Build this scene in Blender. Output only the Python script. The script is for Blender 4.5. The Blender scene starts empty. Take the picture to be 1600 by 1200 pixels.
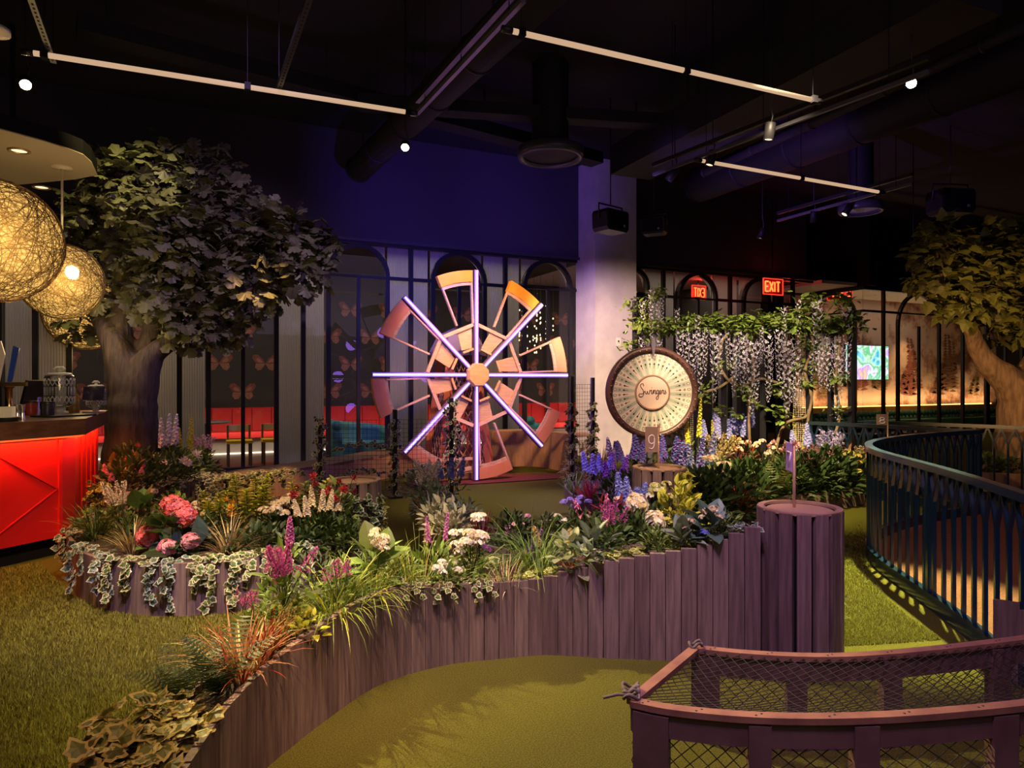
import bpy, math, random
from mathutils import Vector, Matrix
import numpy as np

# ---------------------------------------------------------------- camera, world, exposure, lights
scene = bpy.context.scene
COL = scene.collection
PI = math.pi
A = math.radians(25.4)
F = 1600 * 24.0 / 36.0
EYE = 1.5
HZ = 595.0
FW = Vector((math.sin(A), math.cos(A), 0)); RT = Vector((math.cos(A), -math.sin(A), 0))

cam = bpy.data.cameras.new('camera'); cam.lens = 24; cam.sensor_width = 36; cam.clip_end = 100; cam.clip_start = 0.05
cam.shift_y = -5.0 / 1600
camo = bpy.data.objects.new('camera', cam); COL.objects.link(camo)
camo.location = (0, 0, EYE); camo.rotation_euler = (PI / 2, 0, -A)
scene.camera = camo
scene.view_settings.view_transform = 'Standard'; scene.view_settings.look = 'None'
scene.view_settings.exposure = 0.1; scene.view_settings.gamma = 1.0; scene.view_settings.use_curve_mapping = False
w = bpy.data.worlds.new('world'); scene.world = w; w.use_nodes = True
w.node_tree.nodes['Background'].inputs[0].default_value = (0.35, 0.25, 0.5, 1)
w.node_tree.nodes['Background'].inputs[1].default_value = 0.002


def P(px, z, py=None, h=None):
    """the point at photo column px and depth z, at photo row py or height h"""
    v = FW * z + RT * ((px - 800) / F * z)
    v.z = EYE + (HZ - py) / F * z if h is None else h
    return v


def G(px, py, h=0.0):
    """the point at height h seen at px, py"""
    return P(px, F * (EYE - h) / (py - HZ), h=h)


def WY(px, py, Y):
    d = FW + RT * ((px - 800) / F)
    return P(px, Y / d.y, py)


def aim(o, target):
    o.rotation_euler = (Vector(target) - o.location).to_track_quat('-Z', 'Y').to_euler()


def spot(loc, target, power, color, angle=50, blend=0.6, size=0.05):
    l = bpy.data.lights.new('spot_light', 'SPOT'); l.energy = power; l.color = color
    l.spot_size = math.radians(angle); l.spot_blend = blend; l.shadow_soft_size = size
    o = bpy.data.objects.new('spot_light', l); COL.objects.link(o); o.location = loc; aim(o, target)
    return o


def point(loc, power, color, size=0.1):
    l = bpy.data.lights.new('point_light', 'POINT'); l.energy = power; l.color = color; l.shadow_soft_size = size
    o = bpy.data.objects.new('point_light', l); COL.objects.link(o); o.location = loc
    return o


def area(loc, target, power, color, sx, sy):
    l = bpy.data.lights.new('area_light', 'AREA'); l.energy = power; l.color = color; l.shape = 'RECTANGLE'
    l.size = sx; l.size_y = sy
    o = bpy.data.objects.new('area_light', l); COL.objects.link(o); o.location = loc; aim(o, target)
    return o


WARM = (1.0, 0.66, 0.33); AMBER = (1.0, 0.55, 0.2); YEL = (1.0, 0.80, 0.32)
PUR = (0.35, 0.16, 1.0); LAV = (0.72, 0.45, 1.0); PINK = (1.0, 0.55, 0.75); BLUE = (0.12, 0.1, 1.0)
# warm track spots over the course
spot(P(230, 3.0, h=4.6), G(255, 850, .3), 860, WARM, 40, .8)
spot(P(560, 3.4, h=4.6), G(530, 850, .4), 480, (1, .72, .45), 28, .9)   # ivy barrel and roses
spot(P(620, .6, h=3.6), G(525, 1085, .25), 420, AMBER, 18, 1.0)   # planks at the near bend          # round planter
spot(P(-80, 2.6, h=4.6), G(190, 1040), 560, YEL, 44, .9)              # turf on the left
spot(P(180, 5.6, h=4.7), G(840, 1160), 2700, YEL, 27, .5, .03)         # near turf behind the wall
spot(P(560, 1.9, h=4.6), G(540, 895, .5), 640, WARM, 36, .8)           # front strip
spot(P(420, 1.8, h=4.6), G(420, 1060, .3), 260, AMBER, 44, .9)
spot(P(760, 1.3, h=3.8), G(455, 1100, .3), 100, AMBER, 26, .9)
spot(P(1424, 5.9, h=3.95), G(1375, 940), 4200, (1, .92, .34), 34, .6)               # turf on the right
spot(P(1250, 5.0, h=4.6), P(1170, 9.3, h=1.8), 3600, (1, .80, .5), 36, .8)       # wisteria
spot(P(1300, 5.0, h=4.6), P(1190, 8.2, h=.5), 2200, YEL, 40, .8)       # bed
spot(P(1250, 2.6, h=4.6), P(1050, 5.2, h=.5), 950, WARM, 34, .8)       # yellow climber, hydrangeas
spot(P(900, 2.4, h=4.6), G(780, 860, .4), 640, (1, .75, .5), 44, .8)
spot(P(800, 8.4, h=4.6), P(745, 10.1, h=2.7), 800, (1, .5, .14), 50, .8)      # windmill
spot(P(900, 7.6, h=3.9), P(745, 10.1, h=1.4), 420, (1, .58, .3), 44, .8)
spot(P(600, 7.4, h=3.9), P(735, 10.1, h=1.5), 480, (1, .5, .32), 44, .8)
spot(P(780, 8.3, h=4.6), G(780, 785), 650, (1, .78, .5), 40, .9)      # windmill turf
spot(P(868, 8.2, h=3.4), P(962, 13.1, h=1.6), 2300, (1, .70, .5), 50, 1.0)   # column
spot(P(880, 5.5, h=4.7), P(1005, 10, h=1.1), 1300, (1, .66, .45), 24, .7) # prize wheel and column
spot(P(1200, 1.2, h=4.6), G(1480, 1060, .2), 230, (1, .5, .45), 54, .9)
spot(P(1440, 7.0, h=1.3), P(1585, 8.9, h=2.0), 250, AMBER, 70, .9)  # unseen uplight added low beside the right tree, off the track
spot(P(1750, 6.0, h=4.6), P(1590, 8.6, h=2.2), 200, AMBER, 46, .8)     # tree on the right
spot(P(1700, 4.0, h=4.6), G(1560, 840), 240, (1, .45, .3), 50, .8)     # rust carpet
spot(P(215, 5.4, h=5.4), P(190, 8.0, h=3.5), 900, (1, .80, .28), 32, .8) # tree crown
spot(P(420, 6.6, h=4.4), P(385, 8.5, h=.1), 1100, AMBER, 22, .6)         # timber ledge
# violet washes
spot(P(640, 8.0, h=3.0), P(690, 12.4, h=4.9), 420, (.16, .08, 1), 66, 1.0)
spot(P(860, 9.0, h=3.0), P(840, 13.0, h=5.0), 200, (.2, .09, 1), 50, 1.0)
spot(P(640, 8.8, h=3.8), P(690, 12.0, h=2.2), 380, BLUE, 70, .9)
spot(P(700, 2.2, h=4.6), P(880, 3.8, h=.2), 260, (.62, .34, 1), 56, .9)
spot(P(1150, .9, h=4.6), G(1180, 960, .4), 340, (.66, .38, 1), 56, .9)
spot(P(300, 1.6, h=4.4), G(285, 925, .2), 760, (.70, .45, 1), 26, .9)
spot(P(760, 6.0, h=4.7), P(915, 8.2, h=.3), 1100, PUR, 26, .8)
spot(P(700, 9.5, h=4.2), P(905, 13, h=3.0), 500, PUR, 26, .9)
spot(P(480, 4.2, h=4.6), P(380, 8.2, h=3.0), 560, LAV, 46, .9)
spot(P(860, 7.5, h=2.6), P(1120, 9.5, h=4.1), 900, PUR, 40, .9)   # violet wash on the track
area((3, 0, 5.4), (3, 6, 0), 75, (.85, .62, 1), 9, 6)  # broad unseen ceiling fill added for the ambient level

# ---------------------------------------------------------------- materials
M = {}


def principled(name):
    m = bpy.data.materials.new(name); m.use_nodes = True
    nt = m.node_tree
    return m, nt, nt.nodes['Principled BSDF'], nt.nodes['Material Output']


def mat(name, col, rough=0.6, metal=0.0, col2=None, scale=8.0, stretch=(1, 1, 1), bump=0.0, rnd=0.0, spec=0.4, emit=None, es=0.0, trans=0.0, bscale=None, detail=6):
    if name in M: return M[name]
    m, nt, b, out = principled(name)
    N, L = nt.nodes.new, nt.links.new
    b.inputs['Base Color'].default_value = (*col, 1); b.inputs['Roughness'].default_value = rough
    b.inputs['Metallic'].default_value = metal; b.inputs['Specular IOR Level'].default_value = spec
    src = None
    if col2 is not None or bump:
        tc = N('ShaderNodeTexCoord'); mp = N('ShaderNodeMapping'); mp.inputs['Scale'].default_value = stretch
        L(tc.outputs['Object'], mp.inputs['Vector'])
        nz = N('ShaderNodeTexNoise'); nz.inputs['Scale'].default_value = scale; nz.inputs['Detail'].default_value = detail
        L(mp.outputs['Vector'], nz.inputs['Vector'])
    if col2 is not None:
        r = N('ShaderNodeValToRGB'); r.color_ramp.elements[0].position = .35; r.color_ramp.elements[1].position = .65
        r.color_ramp.elements[0].color = (*col, 1); r.color_ramp.elements[1].color = (*col2, 1)
        L(nz.outputs['Fac'], r.inputs['Fac']); src = r.outputs['Color']
    if rnd:
        at = N('ShaderNodeAttribute'); at.attribute_name = 'rnd'
        mr = N('ShaderNodeMapRange'); mr.inputs[3].default_value = 1 - rnd; mr.inputs[4].default_value = 1 + rnd
        L(at.outputs['Fac'], mr.inputs[0])
        hs = N('ShaderNodeHueSaturation'); L(mr.outputs[0], hs.inputs['Value'])
        mh = N('ShaderNodeMapRange'); mh.inputs[3].default_value = .5 - rnd * .04; mh.inputs[4].default_value = .5 + rnd * .04
        L(at.outputs['Fac'], mh.inputs[0]); L(mh.outputs[0], hs.inputs['Hue'])
        if src is not None: L(src, hs.inputs['Color'])
        else: hs.inputs['Color'].default_value = (*col, 1)
        src = hs.outputs['Color']
    if src is not None: L(src, b.inputs['Base Color'])
    if bump:
        bp = N('ShaderNodeBump'); bp.inputs['Strength'].default_value = bump; bp.inputs['Distance'].default_value = .02
        if bscale:
            n2 = N('ShaderNodeTexNoise'); n2.inputs['Scale'].default_value = bscale; n2.inputs['Detail'].default_value = 4
            L(mp.outputs['Vector'], n2.inputs['Vector']); L(n2.outputs['Fac'], bp.inputs['Height'])
        else: L(nz.outputs['Fac'], bp.inputs['Height'])
        L(bp.outputs['Normal'], b.inputs['Normal'])
    if emit is not None:
        b.inputs['Emission Color'].default_value = (*emit, 1); b.inputs['Emission Strength'].default_value = es
    if trans:
        tr = N('ShaderNodeBsdfTranslucent'); mx = N('ShaderNodeMixShader'); mx.inputs[0].default_value = trans
        if src is not None: L(src, tr.inputs['Color'])
        else: tr.inputs['Color'].default_value = (*col, 1)
        L(b.outputs[0], mx.inputs[1]); L(tr.outputs[0], mx.inputs[2]); L(mx.outputs[0], out.inputs['Surface'])
    M[name] = m
    return m


def leaf(name, col, rnd=.45, rough=.45):
    return mat('leaf ' + name, col, rough, rnd=rnd, trans=.25)


def petal(name, col, rnd=.25):
    return mat('petal ' + name, col, .6, rnd=rnd, trans=.3)


def emis(name, col, s):
    if name in M: return M[name]
    m = bpy.data.materials.new(name); m.use_nodes = True; nt = m.node_tree
    nt.nodes.remove(nt.nodes['Principled BSDF'])
    e = nt.nodes.new('ShaderNodeEmission'); e.inputs[0].default_value = (*col, 1); e.inputs[1].default_value = s
    nt.links.new(e.outputs[0], nt.nodes['Material Output'].inputs[0]); M[name] = m
    return m


def glass_mat(name, tint=(.92, .93, .95), refl=1.0, rough=0.0):
    if name in M: return M[name]
    m = bpy.data.materials.new(name); m.use_nodes = True; nt = m.node_tree; N, L = nt.nodes.new, nt.links.new
    nt.nodes.remove(nt.nodes['Principled BSDF'])
    t = N('ShaderNodeBsdfTransparent'); t.inputs[0].default_value = (*tint, 1)
    g = N('ShaderNodeBsdfGlossy'); g.inputs['Roughness'].default_value = rough
    f = N('ShaderNodeFresnel'); f.inputs[0].default_value = 1.5
    mu = N('ShaderNodeMath'); mu.operation = 'MULTIPLY'; mu.inputs[1].default_value = refl; mu.use_clamp = True
    mx = N('ShaderNodeMixShader')
    L(f.outputs[0], mu.inputs[0]); L(mu.outputs[0], mx.inputs[0]); L(t.outputs[0], mx.inputs[1]); L(g.outputs[0], mx.inputs[2])
    L(mx.outputs[0], nt.nodes['Material Output'].inputs[0]); M[name] = m
    return m


WOOD = mat('weathered deck wood', (.115, .075, .07), .62, col2=(.20, .135, .12), scale=6, stretch=(9, 9, .6), bump=.25, rnd=.28, bscale=14)
CAPW = mat('worn cap wood', (.34, .17, .10), .6, col2=(.22, .10, .07), scale=10, bump=.2, rnd=.15)
PLY = mat('plywood', (.58, .38, .26), .55, col2=(.48, .30, .19), scale=5, stretch=(1, 1, 8), bump=.05, rnd=.1)
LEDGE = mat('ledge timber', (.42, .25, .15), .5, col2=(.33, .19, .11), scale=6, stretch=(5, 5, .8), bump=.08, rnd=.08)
REDW = mat('red stained timber', (.36, .10, .06), .5, col2=(.25, .06, .04), scale=9)
SOIL = mat('dark soil', (.03, .022, .018), .95, col2=(.06, .045, .03), scale=30, bump=.6)
TURF = mat('artificial turf', (.088, .088, .013), .95, col2=(.185, .172, .030), scale=150, bump=.9, bscale=260, spec=.1, detail=4)
CARPET = mat('rust carpet', (.10, .045, .03), .98, col2=(.19, .085, .05), scale=120, bump=.5, spec=.1, detail=3)
BLACK = mat('matt black paint', (.010, .009, .012), .9, spec=.1)
BLACKM = mat('black metal', (.014, .013, .016), .4, spec=.5)
CEILM = mat('black ceiling', (.016, .014, .018), .85, col2=(.011, .010, .013), scale=2)
DUCT = mat('black duct', (.007, .006, .008), .7)
WALLM = mat('dark wall paint', (.05, .042, .055), .8)
CONC = mat('painted concrete', (.62, .55, .52), .75, col2=(.52, .45, .44), scale=3, bump=.05)
BLUEM = mat('gloss navy metal', (.006, .022, .048), .2, spec=.7)
WIRE = mat('black net cord', (.022, .018, .016), .8)
BARK = mat('carved bark', (.055, .038, .037), .8, col2=(.024, .017, .017), scale=7, stretch=(3, 3, .5), bump=.9, bscale=9)
BARKL = mat('tan bark', (.30, .19, .11), .85, col2=(.15, .09, .05), scale=7, stretch=(3, 3, .5), bump=.9, bscale=9)
STEM = leaf('stem', (.05, .08, .02))
VINE = mat('vine stem', (.20, .13, .07), .8, rnd=.2)

# ---------------------------------------------------------------- mesh helpers


class MB:
    def __init__(s): s.v, s.f, s.m, s.r, s.sm = [], [], [], [], []

    def add(s, vs, fs, mi=0, rnd=None, smooth=False, mis=None):
        o = len(s.v); s.v.extend(vs)
        r = random.random() if rnd is None else rnd
        for k, f in enumerate(fs):
            s.f.append(tuple(i + o for i in f)); s.m.append(mis[k] if mis else mi); s.r.append(r); s.sm.append(smooth)

    def box(s, c, size, rot=None, mi=0, rnd=None):
        x, y, z = size[0] / 2, size[1] / 2, size[2] / 2
        vs = [Vector((a, b, d)) for a in (-x, x) for b in (-y, y) for d in (-z, z)]
        c = Vector(c)
        if isinstance(rot, (int, float)): rot = Matrix.Rotation(rot, 3, 'Z')
        vs = [(rot @ v if rot is not None else v) + c for v in vs]
        s.add(vs, [(0, 1, 3, 2), (4, 6, 7, 5), (0, 4, 5, 1), (2, 3, 7, 6), (0, 2, 6, 4), (1, 5, 7, 3)], mi, rnd)

    def bar(s, a, b, wx, wy, up=(0, 0, 1), mi=0, rnd=None):
        a, b = Vector(a), Vector(b); d = (b - a); l = d.length
        if l < 1e-6: return
        d /= l; u = Vector(up); x = d.cross(u)
        if x.length < 1e-4: x = d.cross(Vector((1, 0, 0)))
        x.normalize(); y = x.cross(d)
        s.box((a + b) / 2, (wx, l, wy), Matrix((x, d, y)).transposed(), mi, rnd)

    def tube(s, pts, rad, n=6, mi=0, rnd=None, cap=True, closed=False, smooth=True):
        pts = [Vector(p) for p in pts]; k = len(pts)
        if k < 2: return
        if not hasattr(rad, '__len__'): rad = [rad] * k
        vs = []; nrm = None
        for i, p in enumerate(pts):
            if closed: t = pts[(i + 1) % k] - pts[i - 1]
            else: t = pts[min(i + 1, k - 1)] - pts[max(i - 1, 0)]
            if t.length < 1e-9: t = Vector((0, 0, 1))
            t.normalize()
            if nrm is None: nrm = t.orthogonal().normalized()
            else:
                nrm = nrm - t * nrm.dot(t)
                nrm = nrm.normalized() if nrm.length > 1e-6 else t.orthogonal().normalized()
            bn = t.cross(nrm)
            for j in range(n):
                a = 2 * PI * j / n
                vs.append(p + (nrm * math.cos(a) + bn * math.sin(a)) * rad[i])
        fs = []
        for i in range(k if closed else k - 1):
            i2 = (i + 1) % k
            for j in range(n): fs.append((i * n + j, i * n + (j + 1) % n, i2 * n + (j + 1) % n, i2 * n + j))
        if cap and not closed:
            fs.append(tuple(range(n - 1, -1, -1))); fs.append(tuple((k - 1) * n + j for j in range(n)))
        s.add(vs, fs, mi, rnd, smooth)

    def lathe(s, prof, n=24, c=(0, 0, 0), mi=0, rot=None, smooth=True, rnd=None, mis=None):
        c = Vector(c); vs = []; k = len(prof)
        for r, z in prof:
            for j in range(n):
                a = 2 * PI * j / n; v = Vector((r * math.cos(a), r * math.sin(a), z)); vs.append((rot @ v if rot is not None else v) + c)
        fs = [(i * n + j, i * n + (j + 1) % n, (i + 1) * n + (j + 1) % n, (i + 1) * n + j) for i in range(k - 1) for j in range(n)]
        s.add(vs, fs, mi, rnd, smooth)
        if prof[0] == prof[-1]: return
        if prof[0][0] > 1e-4: s.add([vs[j] for j in range(n)], [tuple(range(n - 1, -1, -1))], mi, rnd)
        if prof[-1][0] > 1e-4: s.add([vs[(k - 1) * n + j] for j in range(n)], [tuple(range(n))], mi, rnd)

    def prism(s, outline, d, M4=None, mi=0, rnd=None):
        """outline in XZ (list of x,z), thickness d along +Y, then M4"""
        n = len(outline)
        vs = [Vector((x, 0, z)) for x, z in outline] + [Vector((x, d, z)) for x, z in outline]
        if M4 is not None: vs = [M4 @ v for v in vs]
        fs = [tuple(range(n)), tuple(range(2 * n - 1, n - 1, -1))] + [(i, i + n, (i + 1) % n + n, (i + 1) % n) for i in range(n)]
        s.add(vs, fs, mi, rnd)

    def poly(s, pts, z, thick=0.0, mi=0):
        n = len(pts); a = [Vector((p[0], p[1], z)) for p in pts]
        if thick:
            b = [Vector((p[0], p[1], z - thick)) for p in pts]
            s.add(a + b, [tuple(range(n)), tuple(range(2 * n - 1, n - 1, -1))] + [(i, i + n, (i + 1) % n + n, (i + 1) % n) for i in range(n)], mi)
        else: s.add(a, [tuple(range(n))], mi)

    def tmpl(s, T, M4, rnd=None):
        vs, fs, mis = T
        s.add([M4 @ v for v in vs], fs, 0, rnd, False, mis)

    def mesh(s, name, mats, off=None):
        me = bpy.data.meshes.new(name)
        v = np.array([tuple(x) for x in s.v], dtype=float) if s.v else np.zeros((0, 3))
        if off is not None and len(v): v = v - np.array(tuple(off))
        me.from_pydata(v.tolist(), [], s.f)
        for m in (mats if isinstance(mats, (list, tuple)) else [mats]): me.materials.append(m)
        me.polygons.foreach_set('material_index', s.m); me.polygons.foreach_set('use_smooth', s.sm)
        at = me.attributes.new('rnd', 'FLOAT', 'FACE'); at.data.foreach_set('value', s.r)
        me.update()
        return me


def link(name, data, parent=None, loc=(0, 0, 0), rotz=0.0, scale=1.0):
    o = bpy.data.objects.new(name, data); COL.objects.link(o); o.location = loc
    if rotz: o.rotation_euler = (0, 0, rotz)
    if scale != 1.0: o.scale = (scale,) * 3
    if parent is not None: o.parent = parent
    return o


def tag(o, label, cat, group=None):
    o['label'] = label; o['category'] = cat
    if group: o['group'] = group
    return o


def thing(name, label, cat, loc=(0, 0, 0), rotz=0.0, group=None, scale=1.0):
    return tag(link(name, None, None, loc, rotz, scale), label, cat, group)


def part(name, mb, mats, root, label=None, world=True):
    """a part whose mesh was built in world coordinates; root unrotated"""
    off = None
    if world:
        off = Vector((0, 0, 0)); r = root
        while r is not None: off += r.location; r = r.parent
    o = link(name, mb.mesh(name, mats, off), root)
    if label: o['label'] = label
    return o


def solo(name, mb, mats, label, cat, group=None, loc=(0, 0, 0)):
    return tag(link(name, mb.mesh(name, mats, loc), None, loc), label, cat, group)


def struct(name, mb, mats, parent=None):
    o = link(name, mb.mesh(name, mats), parent)
    o['kind'] = 'structure'
    return o


def lerp(a, b, t): return a + (b - a) * t


def smooth_path(pts, n=8, closed=False):
    """Catmull-Rom through tuples of any length"""
    P_ = [np.array(p, dtype=float) for p in pts]; k = len(P_); out = []
    for i in range(k if closed else k - 1):
        g = lambda j: P_[j % k] if closed else P_[min(max(j, 0), k - 1)]
        p0, p1, p2, p3 = g(i - 1), g(i), g(i + 1), g(i + 2)
        for q in range(n):
            t = q / n
            out.append(.5 * (2 * p1 + (p2 - p0) * t + (2 * p0 - 5 * p1 + 4 * p2 - p3) * t * t + (3 * p1 - p0 - 3 * p2 + p3) * t ** 3))
    if not closed: out.append(P_[-1])
    return out


def resample(path, step, closed=False):
    P_ = [np.array(p, dtype=float) for p in path]
    if closed: P_ = P_ + [P_[0]]
    d = [0.0]
    for a, b in zip(P_[:-1], P_[1:]): d.append(d[-1] + float(np.linalg.norm((b - a)[:2])))
    n = max(2, round(d[-1] / step)); out = []; j = 0
    for i in range(n + 1):
        s = d[-1] * i / n
        while j < len(d) - 2 and d[j + 1] < s: j += 1
        t = (s - d[j]) / max(1e-9, d[j + 1] - d[j]); out.append(P_[j] + (P_[j + 1] - P_[j]) * t)
    return out


def offset(path, dist):
    """offset to the left of travel"""
    out = []
    for i, p in enumerate(path):
        a, b = path[max(i - 1, 0)], path[min(i + 1, len(path) - 1)]
        t = np.array(b[:2]) - np.array(a[:2]); t /= max(1e-9, np.linalg.norm(t))
        q = np.array(p, dtype=float).copy(); q[0] += -t[1] * dist; q[1] += t[0] * dist; out.append(q)
    return out


def slats(mb, path, step=.088, thick=.026, closed=False, gap=.004, drop=0.0, z0=0.0, jit=.0):
    """path of (x, y, top height): a wall of upright boards"""
    rs = resample(path, step, closed)
    for a, b in zip(rs[:-1], rs[1:]):
        c = (a + b) / 2; t = (b - a)[:2]; L = float(np.linalg.norm(t)); ang = math.atan2(t[1], t[0])
        h = float(c[2]) - drop - z0 + random.uniform(-jit, jit)
        mb.box((c[0], c[1], z0 + h / 2), (max(.01, L - gap), thick, h), ang)
    return rs


def ribbon(mb, path, w, z0, z1, mi=0, lateral=0.0):
    """a continuous swept rectangular bar along path (x, y): width w, from z0 to z1 (numbers or functions of index)"""
    n = len(path); l = offset(path, lateral + w / 2); r = offset(path, lateral - w / 2)
    f0 = z0 if callable(z0) else (lambda i: z0); f1 = z1 if callable(z1) else (lambda i: z1)
    vs = []
    for i in range(n):
        vs += [Vector((l[i][0], l[i][1], f0(i))), Vector((r[i][0], r[i][1], f0(i))), Vector((r[i][0], r[i][1], f1(i))), Vector((l[i][0], l[i][1], f1(i)))]
    fs = []
    for i in range(n - 1):
        for j in range(4): fs.append((i * 4 + j, i * 4 + (j + 1) % 4, i * 4 + 4 + (j + 1) % 4, i * 4 + 4 + j))
    fs += [(0, 3, 2, 1), tuple((n - 1) * 4 + j for j in range(4))]
    mb.add(vs, fs, mi)


def gpath(lst):
    """(px, py of the foot, height) -> (x, y, height)"""
    out = []
    for px, py, h in lst:
        g = G(px, py); out.append((g.x, g.y, h))
    return out


random.seed(7)
# ---------------------------------------------------------------- the room
WY0 = 11.9; GT = 3.96; CH = 5.8
mb = MB(); mb.add([Vector(v) for v in ((-10, -5, 0), (26, -5, 0), (26, 20, 0), (-10, 20, 0))], [(0, 1, 2, 3)]); struct('floor', mb, TURF)
mb = MB(); mb.box((8, 7.5, CH + .1), (36, 25, .2)); struct('ceiling', mb, CEILM)
mb = MB(); mb.box((-9.5, 7.5, 2.9), (.3, 25, 5.8)); struct('wall_left', mb, BLACK)
mb = MB(); mb.box((25.5, 7.5, 2.9), (.3, 25, 5.8)); struct('wall_right', mb, BLACK)
mb = MB(); mb.box((8, -4.5, 2.9), (36, .3, 5.8)); struct('wall_front', mb, BLACK)
# soffits above the glass (dark, the same paint)
mb = MB()
mb.box(((-9 + 13.74) / 2, WY0 + .15, (GT + CH) / 2), (22.74, .5, CH - GT))
struct('wall_back', mb, WALLM)
mb = MB()
mb.box((13.74 - .15, 13.0, (GT + CH) / 2), (.3, 2.4, CH - GT)); mb.box((15.0, 14.1, (GT + CH) / 2), (2.6, .3, CH - GT))
mb.box((15.95, 13.0, (GT + CH) / 2), (.3, 2.2, CH - GT)); mb.box((20.7, 12.25, (GT + CH) / 2), (9.6, .4, CH - GT))
struct('wall_back_right', mb, BLACK)
# pale round-cornered column
mb = MB(); mb.box((7.56, 11.54, CH / 2), (.96, .72, CH)); struct('column', mb, CONC)
sw = MB(); b0 = WY(966, 534, 11.18); sw.box((b0.x, 11.175, b0.z), (.10, .012, .16)); sw.box((b0.x, 11.167, b0.z), (.03, .012, .05), mi=1)
solo('wall_switch', sw, [mat('white plastic', (.7, .66, .62), .4), BLACK], 'small white switch plate on the pale column beside the prize wheel', 'switch', loc=b0)

FRAME = mat('black window steel', (.012, .011, .013), .45)
PANE = glass_mat('window glass', (.90, .91, .93), 1.3)
FLUTE = mat('fluted grey panel', (.46, .45, .43), .4, trans=.5)


def window(name, org, ang, u0, u1, arches, mull, flutes, zt=GT, cross=3.32, flute_part=True):
    """steel framed arched glazing along a wall; u runs along the wall"""
    R = Matrix.Translation((org[0], org[1], 0)) @ Matrix.Rotation(ang, 4, 'Z')
    q = lambda u, z, y=0.0: R @ Vector((u, y, z))
    fr = MB(); wd = .075
    fr.bar(q(u0, zt - .04), q(u1, zt - .04), .10, .09); fr.bar(q(u0, .05), q(u1, .05), .12, .10)
    segs = [u0] + sorted([a for ar in arches for a in ar]) + [u1]
    for i in range(0, len(segs), 2):
        if segs[i + 1] - segs[i] > .05: fr.bar(q(segs[i], cross), q(segs[i + 1], cross), .06, .06)
    for u in mull: fr.bar(q(u, .05), q(u, zt), wd, wd, up=(0, 1, 0))
    for a, b in arches:
        c = (a + b) / 2; r = (b - a) / 2; zs = zt - .10 - r
        for u in (a, b): fr.bar(q(u, .05), q(u, zs), wd, wd, up=(0, 1, 0))
        fr.bar(q(c, .05), q(c, zs - .0), wd * .8, wd * .8, up=(0, 1, 0))
        pts = [q(c + r * math.cos(PI * k / 18), zs + r * math.sin(PI * k / 18)) for k in range(19)]
        for p0, p1 in zip(pts[:-1], pts[1:]): fr.bar(p0, p1, wd, wd + .01, up=R.to_3x3() @ Vector((0, 1, 0)))
        fr.bar(q(c, zt - .1), q(c, zt - .04), wd, wd, up=(0, 1, 0))
        fr.bar(q(a, cross), q(b, cross), .04, .04)
    root = struct(name, fr, FRAME)
    pn = MB(); us = sorted([u0, u1] + list(mull) + [a for ar in arches for a in ar])
    for a, b in zip(us[:-1], us[1:]):
        if b - a > .1:
            t = random.uniform(-.006, .006)
            vs = [q(a, .1, t), q(b, .1, -t), q(b, zt - .06, -t), q(a, zt - .06, t)]
            pn.add(vs, [(0, 1, 2, 3)])
    o = link('window_pane', pn.mesh('window_pane', PANE), root); o['kind'] = 'structure'
    if flutes:
        fl = MB()
        for a, b in flutes:
            n = max(2, int((b - a) / .018)); vs = []
            for i in range(n + 1):
                y = .16 + (.012 if i % 2 else 0.0); u = a + (b - a) * i / n
                vs += [q(u, .1, y), q(u, zt - .06, y)]
            fl.add(vs, [(2 * i, 2 * i + 2, 2 * i + 3, 2 * i + 1) for i in range(n)])
        for a, b in arches:
            c = (a + b) / 2; r = (b - a) / 2; zs = zt - .10 - r; n = max(2, int((b - a) / .018)); vs = []
            for i in range(n + 1):
                y = .16 + (.012 if i % 2 else 0.0); u = a + (b - a) * i / n
                vs += [q(u, zs + math.sqrt(max(0, r * r - (u - c) ** 2)), y), q(u, zt - .06, y)]
            fl.add(vs, [(2 * i, 2 * i + 2, 2 * i + 3, 2 * i + 1) for i in range(n)])
        o = link('fluted_panel', fl.mesh('fluted_panel', FLUTE), root); o['kind'] = 'structure'
    return root


ar1 = [(2.17 + 1.875 * k, 3.20 + 1.875 * k) for k in range(-5, 3)]
mu1 = [3.20 + .43 + 1.875 * k for k in range(-6, 2)]
fl1 = [(3.24 + 1.875 * k, 4.0 + 1.875 * k) for k in range(-6, 2)]
window('window_1', (0, WY0), 0, -7.6, 7.08, ar1, mu1, fl1)
ar2 = [(9.70, 10.72), (11.55, 12.60)]
window('window_2', (0, WY0), 0, 8.04, 13.74, [(8.10, 8.85)] + ar2, [9.26, 11.14, 13.1], [(8.9, 9.66), (10.76, 11.5)])
window('window_3', (0, 12.1), 0, 15.8, 25, [(17.2, 18.94), (21.2, 22.9)], [16.62, 20.0, 21.1, 23.9], [])
window('window_4', (15.85, 14.0), -PI / 2 , 0, 1.9, [(.25, 1.65)], [], [])
mb = MB(); mb.box(((-7.6 + 13.74) / 2, WY0 - .13, GT - .02), (21.3, .05, .05)); struct('trim_1', mb, mat('dark steel trim', (.05, .045, .055), .4))

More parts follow.
